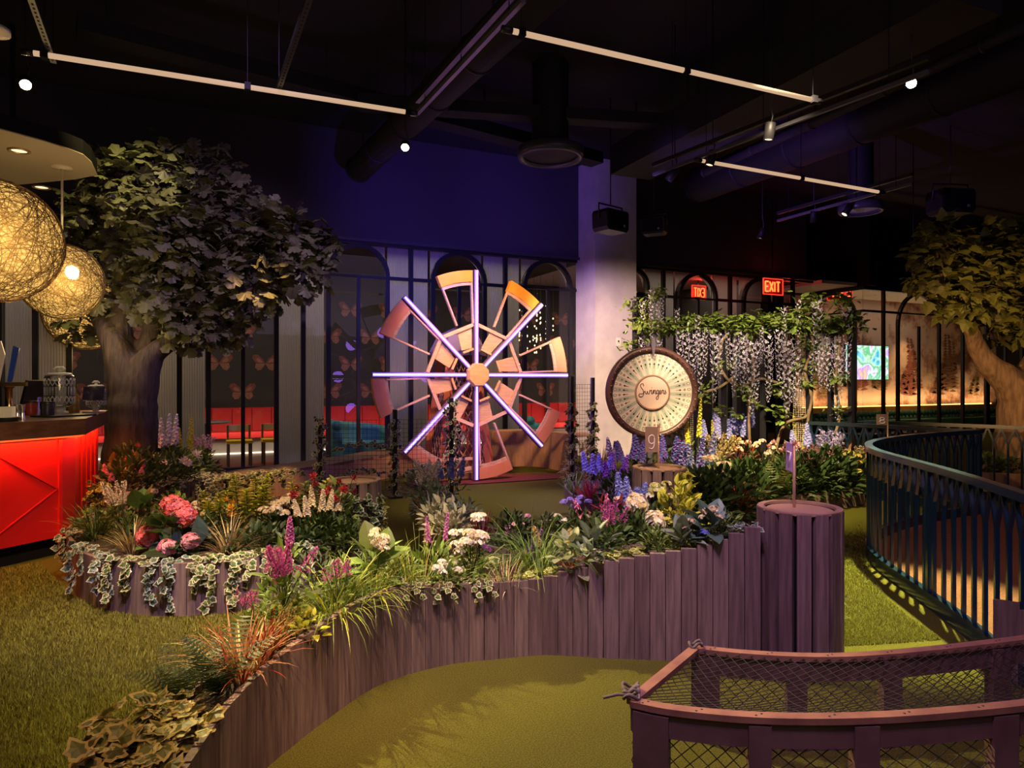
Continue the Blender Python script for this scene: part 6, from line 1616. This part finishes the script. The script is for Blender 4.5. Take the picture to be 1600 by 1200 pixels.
# ivy on the mesh fence posts
for c_, hh, lab in ((fp[0], 1.0, 'ivy wound up the left post of the mesh fence'), (fp[1], .95, 'ivy wound up the middle post of the mesh fence'), (fp[2], 1.2, 'ivy wound up the right post of the mesh fence, beside the windmill')):
    plant('climber', 'post_ivy', lab, c_ + Vector((0, 0, .03)), dict(cs=IVD, H=1.0, r=.05, turns=3, strands=2, dens=2, ls=.055), 'post ivy', hh, U(0, 6))
for c_, lab in ((fp2[0], 'ivy wound up the left of the two posts before the column'), (fp2[1], 'ivy wound up the right of the two posts before the column')):
    plant('climber', 'post_ivy', lab, c_ + Vector((0, 0, .03)), dict(cs=[OLV, CRM], H=1.15, r=.05, turns=3, strands=3, dens=2, ls=.055), 'post ivy2', 1.0, U(0, 6))
for a_, b_, zz_, lab in ((0, 1, .62, 'ivy garland along the top of the mesh fence, left span'), (1, 2, .30, 'low ivy garland along the mesh fence, right span'), (0, 1, .28, 'low ivy garland along the mesh fence behind the ivy barrel')):
    mb = MB(); st_ = MB(); a0_, b0_ = fp[a_], fp[b_]; pts = []
    for i in range(25):
        k = i / 24; p = a0_.lerp(b0_, lerp(.18, .98, k)); p.z = zz_ + .09 * math.sin(PI * k) + .02 * math.sin(i * 1.3); pts.append(p)
        for q in range(3): mb.tmpl(L_IVY, frame(p, (U(-1, 1), U(-1, 1), U(-.8, .4)), (0, -.6, .8), .06 * U(.6, 1.2)))
    st_.tube(pts, .004, 5); t = thing('ivy_garland', lab, 'ivy', pts[12]); part('foliage', mb, IVD, t); part('vine_stem', st_, VINE, t)

# middle planter: its left arm
MS = .33
plant('plume', 'white_plume', 'soft white plumes at the far end of the middle planter, left of the windmill foot', G(662, 790, MS - .05), dict(c=GY, fs=[P_WH, P_LW], n=9, H=.40, len=.2, nf=100, pw=.035, fr=.02, nl=50, T=L_NARROW), 'white plume')
plant('grass', 'silver_grass', 'silver-striped grass below the white plumes', G(676, 812, MS - .03), dict(cs=[WBL, GY, GRN], L=.24, n=120, R=.06, w=.010, droop=1.0, spread=.9), 'silver grass')
for px, py, lab in ((690, 838, 'cream-variegated bush below the silver-striped grass'), (704, 868, 'cream-variegated bush at the near corner of the middle planter')):
    plant('bush', 'variegated_bush', lab, G(px, py, MS), dict(c=CRM, n=150, R=.15, H=.20, ls=.055), 'var bush', 1.0)
plant('spike', 'blue_delphinium', 'blue delphinium spires beside the neon foot of the windmill', G(702, 782, .25), dict(c=MG, fs=[P_BL2, P_BL], n=3, H=.46, len=.45, R=.10, fr=.022, sw=.024, nf=50, nl=30), 'delph mid')
plant('grass', 'burgundy_grass', 'dark burgundy grass tuft at the near corner of the middle planter', G(752, 868, MS), dict(cs=[BUR, RED, BUR], L=.24, n=130, R=.05, w=.010, droop=.5, spread=.8), 'bur grass mid')
plant('ivy', 'trailing_ivy', 'ivy over the planks below the burgundy grass', G(745, 885, .40), dict(cs=IV, ls=.06, R=.12, n=30, H=.05, strands=3, D=.10), 'mid ivy', 1.0, FACE)
plant('grass', 'weeping_grass', 'long weeping green grass hanging over the middle planter', G(838, 888, MS + .06), dict(cs=[MG, GRN, DG, LG], L=.44, n=190, R=.10, w=.006, droop=2.6, spread=.8), 'weeping')
for px, py, s, lab in ((800, 885, .9, 'dark low bush left of the weeping grass'), (862, 880, .8, 'dark low bush right of the weeping grass'), (905, 880, .9, 'dark round bush behind the cream hanging spires'), (940, 890, .9, 'dark bush left of the white hydrangea'), (985, 890, 1.0, 'dark bush below the white hydrangea'), (1015, 872, 1.0, 'dark bush right under the white hydrangea heads'), (925, 908, .8, 'dark bush hanging over the planks behind the magenta plumes')):
    plant('bush', 'dark_bush', lab, G(px, py, MS), dict(c=DG, n=170, R=.17, H=.24, ls=.05), 'dark bush', s)
plant('cluster', 'pink_blossom', 'tiny pink blossoms on the windmill turf side of the weeping grass', G(830, 862, MS), dict(c=MG, fs=[P_MA2, P_PK3], n=7, R=.20, H=.17, hr=.02, nf=22, fr=.012, nl=20), 'tiny pink')
plant('cluster', 'white_blossom', 'single white blossom above the dark round bush', G(872, 862, MS), dict(c=DG, fs=[P_WH], n=3, R=.04, H=.18, hr=.03, nf=30, fr=.012, nl=20), 'one white')
plant('spike', 'mauve_trail', 'drooping mauve flowers left of the weeping grass', G(800, 905, MS), dict(c=DG, fs=[P_MA, P_PU], n=5, H=.14, len=.5, R=.10, lean=.5, fr=.012, sw=.014, nf=30, nl=30), 'mauve trail')
plant('spike', 'cream_spire', 'cream flower spires hanging at the right of the weeping grass', G(862, 912, MS), dict(c=DG, fs=[P_CR, P_YE], n=4, H=.20, len=.5, R=.09, lean=.3, fr=.013, sw=.013, nf=40, nl=20), 'cream hang')
plant('bush', 'wine_foliage', 'wine red foliage left of the blue delphiniums', G(952, 862, MS), dict(c=BUR, n=110, R=.17, H=.26, ls=.07, T=L_NARROW), 'wine')
plant('spike', 'pink_spire', 'bright pink spires among the wine red foliage', G(948, 872, MS), dict(c=BUR, fs=[P_PK2, P_MA], n=4, H=.28, len=.4, R=.10, fr=.014, sw=.018, nf=34, nl=20), 'pink spire')
plant('spike', 'blue_delphinium', 'vivid blue delphinium just left of the hole 9 barrel', G(988, 842, MS), dict(c=MG, fs=[P_BL, P_BL2], n=4, H=.38, len=.5, R=.11, fr=.022, sw=.028, nf=60, nl=50), 'delph')
plant('spike', 'blue_delphinium', 'vivid blue delphinium in front of the hole 9 barrel', G(1012, 838, MS), None, 'delph', .9)
plant('cluster', 'cream_flowers', 'creamy flower clusters between the wine foliage and the blue delphiniums', G(965, 838, MS), dict(c=MG, fs=[P_CR, P_WH], n=10, R=.13, H=.30, hr=.032, nf=30, fr=.012, nl=60), 'creamy mid')
plant('hydrangea', 'white_hydrangea', 'white hydrangea with two large heads in the middle planter', G(1002, 880, MS), dict(c=DG, fs=[P_WH, P_CR], heads=[(-.02, .03, .25), (.07, -.05, .16)], r=.064, n=30, R=.18, H=.17, ls=.12), 'hyd white', 1.0, FACE)
plant('cluster', 'lime_cluster', 'lime-white flower clusters right of the blue delphiniums', G(1036, 842, MS), dict(c=LG, fs=[P_CH, P_WH], n=10, R=.11, H=.36, hr=.034, nf=34, fr=.012, nl=50), 'lime cluster')
plant('climber', 'yellow_climber', 'bright yellow-green climber down the right side of the hole 9 barrel', BC9 + Vector((0, 0, .15)), dict(cs=[YG, P_CH], T=L_IVYG, H=.62, r=.22, arc=(-PI / 2 - A + .55, -PI / 2 - A + 1.35), strands=5, dens=3, ls=.06), 'yellow climb', 1.0, 0)
plant('bush', 'yellow_foliage', 'bright yellow-green foliage heap below the hole 9 barrel', G(1062, 872, MS), dict(c=YG, n=200, R=.15, H=.40, ls=.06), 'yellow heap')
plant('grass', 'tan_grass', 'tan and green grass between the white hydrangea and the yellow foliage', G(1040, 890, MS), dict(cs=[TAN, GRN, YG], L=.36, n=110, R=.07, w=.006, droop=1.2, spread=.9), 'tan grass')

# violet planter and the flowers at the column foot
VS = .12
plant('grass', 'green_tuft', 'green grass tuft on the left of the low violet planter', G(896, 772, VS), dict(cs=[GRN, GY, LG], L=.30, n=100, R=.05, w=.010, droop=.9, spread=.9), 'green tuft')
plant('grass', 'crimson_grass', 'crimson grass tuft in the low violet planter', G(922, 782, VS), dict(cs=[RED, leaf('crimson blade', (.42, .01, .06))], L=.28, n=130, R=.05, w=.013, droop=.5, spread=.8), 'crimson')
plant('cluster', 'white_pebbles', 'pale blossoms along the rim of the low violet planter', G(900, 786, VS), dict(c=GY, fs=[P_LW], n=9, R=.14, H=.08, hr=.03, nf=24, fr=.014, nl=10), 'pale rim')
plant('grass', 'grey_tuft', 'grey spiky tuft right of the crimson grass', G(950, 785, VS), dict(cs=[GY, BRN, WBL], L=.30, n=100, R=.05, w=.010, droop=.8, spread=.9), 'grey tuft')
VI = [('spike', 'lilac_spire', 'pale lilac spires behind the crimson grass', 932, 765, dict(c=GY, fs=[P_LI, P_BL2], n=4, H=.44, len=.5, R=.12, fr=.03, sw=.03, nf=46, nl=40), 'lilac v', 1.0),
      ('spike', 'purple_spire', 'deep purple spires right of the pale lilac ones', 960, 768, dict(c=DG, fs=[P_PU, P_MA2], n=4, H=.40, len=.5, R=.13, fr=.03, sw=.03, nf=46, nl=50), 'purple v', 1.0),
      ('bush', 'yellow_cream_shrub', 'yellow-cream shrub at the left foot of the column', 906, 745, dict(c=leaf('cream yellow', (.52, .44, .14)), n=140, R=.24, H=.42, ls=.09, T=L_NARROW), 'ycream', 1.0),
      ('grass', 'orange_grass', 'orange-red blades at the foot of the column', 938, 742, dict(cs=[RST, RED, TAN], L=.42, n=90, R=.07, w=.016, droop=.6, spread=.6), 'orange g', 1.0),
      ('spike', 'blue_delphinium', 'cobalt delphinium left of the hole 9 marker', 990, 752, dict(c=DG, fs=[P_BL, P_PU], n=4, H=.56, len=.5, R=.12, fr=.034, sw=.04, nf=60, nl=50), 'cobalt', 1.0),
      ('spike', 'blue_delphinium', 'cobalt delphinium right of the hole 9 marker', 1046, 752, None, 'cobalt', .95),
      ('spike', 'lilac_spire', 'lilac larkspur under the lower left of the prize wheel', 968, 742, dict(c=GY, fs=[P_LI, P_PU], n=3, H=.46, len=.5, R=.13, fr=.03, sw=.034, nf=50, nl=40), 'larkspur', 1.0),
      ('bush', 'dark_bush', 'dark bush directly behind the hole 9 barrel', 1022, 748, dict(c=DG, n=130, R=.26, H=.42, ls=.09), 'dark v', 1.0),
      ('bush', 'dark_bush', 'dark bush between the violet planter and the middle planter', 965, 795, None, 'dark v', .7),
      ('spike', 'blue_spire', 'slate blue spires right of the hole 9 barrel', 1078, 778, dict(c=DG, fs=[P_BL2, P_PU], n=3, H=.62, len=.5, R=.13, fr=.032, sw=.036, nf=60, nl=50), 'slate', 1.0),
      ('spike', 'blue_spire', 'violet blue spires left of the pink flower cluster', 1094, 775, dict(c=DG, fs=[P_LI, P_BL], n=2, H=.66, len=.5, R=.08, fr=.032, sw=.036, nf=60, nl=50), 'slate2', 1.0),
      ('spike', 'yellow_spire', 'tall golden spire below the right side of the prize wheel', 1083, 745, dict(c=MG, fs=[P_YE, P_CH], n=2, H=.95, len=.5, R=.05, fr=.024, sw=.024, nf=60, nl=40), 'gold sp', 1.0),
      ('spike', 'yellow_spire', 'golden spire behind the cream spires of the flower bed', 1121, 740, None, 'gold sp', .85),
      ('spike', 'yellow_spire', 'golden spire right of the hole 7 marker', 1250, 745, None, 'gold sp', .8),
      ('bush', 'yellow_bush', 'pale yellow flowering bush between the wheel and the trellis', 1068, 730, dict(c=leaf('mixed yellow', (.36, .34, .10)), n=120, R=.26, H=.55, ls=.08), 'ybush', 1.0)]
for kind, name, lab, px, py, o_, key, s in VI: plant(kind, name, lab, G(px, py, VS), o_, key, s)
# the large bed under the wisteria
BS = .14
BE = [('plume', 'cream_plume', 'warm cream plumes in the flower bed below the trellis', 1122, 770, dict(c=OLV, fs=[P_CR, P_YE], n=9, H=.62, len=.28, nf=110, pw=.045, fr=.026, nl=60, ls=.08), 'cream pl', 1.0),
      ('cluster', 'pink_cluster', 'large pale pink flower cluster right of the violet blue spires', 1114, 800, dict(c=DG, fs=[P_PK3, P_WH], n=14, R=.15, H=.52, hr=.05, nf=46, fr=.016, nl=50, ls=.08), 'pink cl', 1.0),
      ('grass', 'burgundy_grass', 'big burgundy grass tuft in the dark part of the flower bed', 1150, 812, dict(cs=[BUR, RED, RST], L=.44, n=130, R=.07, w=.016, droop=.9, spread=.9), 'bur bed', 1.0),
      ('bush', 'red_foliage', 'red foliage right of the warm cream plumes', 1160, 765, dict(c=leaf('red leaf', (.28, .05, .03)), n=110, R=.20, H=.52, ls=.09, T=L_NARROW), 'red bed', 1.0),
      ('fern', 'green_fern', 'bright green fern in the middle of the flower bed', 1200, 772, dict(c=MG, n=24, L=.42), 'gfern', 1.0),
      ('fern', 'green_fern', 'bright green fern left of the hole 7 marker', 1222, 785, None, 'gfern', .8),
      ('fern', 'brown_fern', 'olive brown fern behind the tallest barrel', 1205, 808, dict(c=OLV, n=24, L=.42), 'bfern', 1.0),
      ('spike', 'blue_spire', 'pale blue larkspur under the left half of the wisteria', 1111, 738, dict(c=DG, fs=[P_LI, P_BL2], n=3, H=.8, len=.35, R=.10, fr=.032, sw=.036, nf=54, nl=40), 'lark bed', 1.0),
      ('spike', 'blue_spire', 'pale blue larkspur under the middle of the wisteria', 1146, 736, None, 'lark bed', 1.0),
      ('spike', 'blue_spire', 'pale blue larkspur right of the middle of the wisteria', 1162, 732, None, 'lark bed', 1.05),
      ('spike', 'blue_spire', 'pale blue larkspur beside the golden spire right of the marker', 1258, 740, None, 'lark bed', .85),
      ('plume', 'lilac_plume', 'hanging lilac blossoms at the railing end of the flower bed', 1290, 760, dict(c=OLV, fs=[P_LI, P_LW], n=12, H=.62, len=.26, nf=80, pw=.06, fr=.026, nl=60, ls=.08), 'lil pl', 1.0),
      ('cluster', 'cream_flowers', 'cream blossoms low in front of the trellis posts', 1190, 745, dict(c=OLV, fs=[P_CR, P_PK3], n=14, R=.30, H=.5, hr=.04, nf=24, fr=.018, nl=80, ls=.09), 'cream bed', 1.0),
      ('rose', 'pink_rose', 'small pink blooms behind the hole 7 marker', 1232, 760, dict(c=OLV, fs=[P_PK2, P_PK3], n=9, H=.5, R=.22, r=.045, nl=70, ls=.09), 'pink rose bed', 1.0),
      ('bush', 'autumn_foliage', 'rusty autumn foliage under the hole 8 marker', 1338, 745, dict(c=RST, n=120, R=.28, H=.42, ls=.09), 'autumn', 1.0),
      ('bush', 'autumn_foliage', 'olive and rust foliage left of the hole 8 marker', 1305, 742, dict(c=leaf('olive rust', (.24, .15, .04)), n=120, R=.26, H=.42, ls=.09), 'autumn2', 1.0),
      ('plume', 'cream_plume', 'pale orange plumes at the bed end touching the curved railing', 1346, 775, dict(c=OLV, fs=[P_CR, P_PK3], n=8, H=.46, len=.18, nf=80, pw=.035, fr=.022, nl=60, ls=.08), 'end pl', 1.0),
      ('cluster', 'yellow_flowers', 'yellow-cream flowers right of the lilac blossoms', 1318, 772, dict(c=MG, fs=[P_YE, P_CR], n=10, R=.2, H=.44, hr=.035, nf=26, fr=.018, nl=80, ls=.08), 'yel bed', 1.0),
      ('plume', 'mauve_plume', 'dusky mauve plumes behind and right of the tallest barrel', 1272, 795, dict(c=DG, fs=[petal('dusk', (.36, .18, .2))], n=12, H=.5, len=.24, nf=80, pw=.05, fr=.024, nl=80, ls=.08), 'dusk pl', 1.0)]
for kind, name, lab, px, py, o_, key, s in BE: plant(kind, name, lab, G(px, py, BS), o_, key, s)
BSH = dict(c=DG, n=210, R=.27, H=.42, ls=.085)
for px, py, s, lab in ((1098, 815, 1.0, 'dark shrub under the pale pink flower cluster'), (1130, 828, 1.0, 'dark shrub below the big burgundy grass'), (1095, 845, .9, 'dark shrub between the yellow foliage and the plank steps'), (1165, 818, 1.0, 'dark shrub just left of the tallest barrel'), (1230, 800, .9, 'dark shrub behind the post of the hole 7 marker'), (1262, 808, 1.0, 'dark shrub on the bed edge right of the tallest barrel'), (1300, 800, 1.1, 'large dark shrub on the bed edge in front of the lilac blossoms'), (1330, 790, .9, 'dark shrub at the bed corner beside the curved railing'), (1280, 780, 1.0, 'dark shrub in the bed behind the dusky mauve plumes'), (1175, 780, .9, 'dark shrub between the red foliage and the fern'), (1140, 785, .9, 'dark shrub between the cream plumes and the burgundy grass')):
    plant('bush', 'bed_shrub', lab, G(px, py, BS), BSH, 'bed shrub', s)
# foot of the right tree and small sprigs
for px, z, s, lab in ((1545, 8.6, .8, 'green shrub at the left foot of the right tree'), (1575, 8.45, .7, 'green shrub in the pale timber box, right of the first')):
    plant('bush', 'tree_foot_shrub', lab, P(px, z + .65, h=.2), dict(c=MG, n=160, R=.25, H=.34, ls=.09), 'tree foot', s)
plant('climber', 'barrel_sprig', 'small yellow-leaved sprig on the right side of the tallest barrel', BC7 + Vector((0, 0, .08)), dict(cs=[LG, CRM], H=.26, r=.225, arc=(-PI / 2 - A + 1.45, -PI / 2 - A + 1.75), strands=2, dens=1, ls=.035), 'sprig', 1.0, 0)

# more greenery filling the beds
FB = dict(c=DG, n=160, R=.19, H=.15, ls=.05); FM = dict(c=MG, n=160, R=.18, H=.16, ls=.045); FL = dict(c=OLV, n=160, R=.18, H=.15, ls=.05)
FILL = [  # name, label, opts, key, px, py, soil, scale
    ('green_shrub', 'leafy green shrub at the back left of the round planter', FM, 'fm', 150, 858, RS, 1.0), ('green_shrub', 'leafy green shrub behind the white astilbe', FM, 'fm', 205, 852, RS, .95),
    ('olive_shrub', 'olive shrub at the back of the round planter left of the coral hydrangea', FL, 'fl', 245, 850, RS, .95), ('dark_shrub', 'dark shrub behind the large straw grass', FB, 'fb', 330, 865, RS, .9),
    ('olive_shrub', 'olive shrub under the chartreuse spurge', FL, 'fl', 372, 868, RS, .85), ('dark_shrub', 'dark shrub behind the cream clusters', FB, 'fb', 435, 862, RS, 1.0), ('green_shrub', 'leafy green shrub under the burgundy roses', FM, 'fm', 500, 880, RS, 1.1),
    ('dark_shrub', 'dark shrub at the foot of the ivy barrel', FB, 'fb', 535, 895, RS, 1.0),
    ('green_shrub', 'leafy green shrub at the near corner of the middle planter', FM, 'fm', 715, 888, MS, .8), ('dark_shrub', 'dark shrub below the weeping grass on the middle planter', FB, 'fb', 790, 905, MS, .8), ('olive_shrub', 'olive shrub behind the weeping grass', FL, 'fl', 850, 872, MS, .8),
    ('dark_shrub', 'dark shrub under the wine red foliage', FB, 'fb', 945, 900, MS, 1.0), ('green_shrub', 'leafy green shrub below the blue delphiniums', FM, 'fm', 1000, 858, MS, .9), ('dark_shrub', 'dark shrub between the white hydrangea and the plank steps', FB, 'fb', 1020, 905, MS, 1.0), ('olive_shrub', 'olive shrub on the right end of the middle planter', FL, 'fl', 1075, 890, MS, 1.0),
    ('grey_shrub', 'grey-green shrub halfway along the left arm of the middle planter', dict(c=GY, n=170, R=.15, H=.26, ls=.05), 'gsh', 672, 800, .3, 1.0), ('grey_shrub', 'grey-green shrub below the white plumes', None, 'gsh', 660, 778, .3, 1.0), ('grey_shrub', 'grey-green shrub near the burgundy grass of the middle planter', None, 'gsh', 722, 850, .33, .9),
    ('dark_shrub', 'tall dark shrub between the middle planter and the violet planter', dict(c=DG, n=220, R=.28, H=.42, ls=.07), 'fbt', 975, 815, .05, 1.0), ('dark_shrub', 'tall dark shrub left of the hole 9 barrel', None, 'fbt', 995, 795, .05, .9), ('dark_shrub', 'tall dark shrub behind the yellow foliage heap', None, 'fbt', 1068, 815, .1, 1.1),
    ('green_shrub', 'leafy green shrub in the front border beside the silvery foliage', dict(c=LG, n=150, R=.11, H=.15, ls=.04, T=L_NARROW), 'fwg', 0, 580, .2, 1.0), ('green_shrub', 'leafy green shrub in the front border behind the red grass', None, 'fwg', 0, 498, .2, 1.0), ('green_shrub', 'leafy green shrub in the front border left of the white froth', None, 'fwg', 0, 655, .2, .9), ('green_shrub', 'leafy green shrub between the two viburnum plants on the steps', None, 'fwg', 0, 1092, .16, .9), ('green_shrub', 'leafy green shrub on the top steps beside the tallest barrel', None, 'fwg', 0, 1140, .14, .9), ('green_shrub', 'leafy green shrub on the steps below the yellow foliage', None, 'fwg', 0, 1030, .16, .8)]
for name, lab, o_, key, px, py, h_, s in FILL:
    plant('bush', name, lab, G(px, py, h_) if px else at_fw(py, h_, -.04), o_, key, s)

# tall pile of the turf at the left and the right
def pile(name, lab, poly, n, hgt, seed):
    rs = np.random.RandomState(seed); pl = np.array([(p.x, p.y) for p in poly]); lo, hi = pl.min(0), pl.max(0); pts = np.zeros((0, 2))
    while len(pts) < n:
        # denser towards the visitor, where single blades can be seen
        q = lo + rs.rand(n * 2, 2) * (hi - lo); dist = np.hypot(q[:, 0], q[:, 1]); q = q[rs.rand(len(q)) < np.clip((2.3 / dist) ** 1.5, 0, 1)]
        ins = np.zeros(len(q), bool); j = len(pl) - 1
        for i in range(len(pl)):
            c = ((pl[i, 1] > q[:, 1]) != (pl[j, 1] > q[:, 1])) & (q[:, 0] < (pl[j, 0] - pl[i, 0]) * (q[:, 1] - pl[i, 1]) / (pl[j, 1] - pl[i, 1] + 1e-12) + pl[i, 0]); ins ^= c; j = i
        pts = np.vstack([pts, q[ins]])
    pts = pts[:n]; dist = np.hypot(pts[:, 0], pts[:, 1]); az = rs.rand(n) * 6.283; ln = hgt * (.6 + .6 * rs.rand(n)); w = .0016 * np.maximum(1, dist / 2.6); lean = .9 * rs.rand(n) * ln
    sx, sy = -np.sin(az) * w, np.cos(az) * w; dx, dy = np.cos(az) * lean, np.sin(az) * lean; z0 = np.zeros(n)
    V = np.stack([np.stack([pts[:, 0] - sx, pts[:, 1] - sy, z0], 1), np.stack([pts[:, 0] + sx, pts[:, 1] + sy, z0], 1), np.stack([pts[:, 0] + dx, pts[:, 1] + dy, ln], 1)], 1).reshape(-1, 3)
    me = bpy.data.meshes.new(name); me.from_pydata(V.tolist(), [], np.arange(3 * n).reshape(-1, 3).tolist()); me.materials.append(mat('turf blade', (.19, .185, .026), .8, rnd=.55, trans=.2))
    me.attributes.new('rnd', 'FLOAT', 'FACE').data.foreach_set('value', rs.rand(n).astype(np.float32))
    o = link(name, me); o['kind'] = 'stuff'; o['label'] = lab; o['category'] = 'turf'


edge = [p for p in smooth_path(gpath([(118, 935, 0), (158, 952, 0), (205, 962, 0), (262, 966, 0), (340, 962, 0), (420, 950, 0), (480, 932, 0)]), 3)]
back = offset(fws, .27)
pile('turf_pile', 'shaggy artificial turf pile at the left, between the bar and the front border', [Vector((p[0], p[1], 0)) for p in edge] + [Vector((p[0], p[1], 0)) for p in back[10:48][::-1]] + [G(60, 1300), G(-120, 1200), G(-100, 905), G(60, 880)], 90000, .022, 3)
pile('turf_pile', 'shaggy artificial turf pile at the right, outside the curved railing', [G(*p) for p in ((1310, 1010), (1310, 900), (1312, 850), (1345, 815), (1352, 850), (1362, 900), (1385, 935), (1420, 965), (1470, 1000), (1420, 1004), (1360, 1008))], 24000, .018, 4)

# repeats of a kind carry one group
_by = {}
for o in list(COL.objects):
    if o.parent is None and o.get('category') and not o.get('group') and not o.get('kind'):
        _by.setdefault(o.name.split('.')[0], []).append(o)
for k, v in _by.items():
    if len(v) > 1:
        g = k.replace('_', ' '); g = g if g.endswith('s') or g.endswith('ivy') or g.endswith('foliage') or g.endswith('grass') else g + 's'
        for o in v: o['group'] = g + ' of the course'
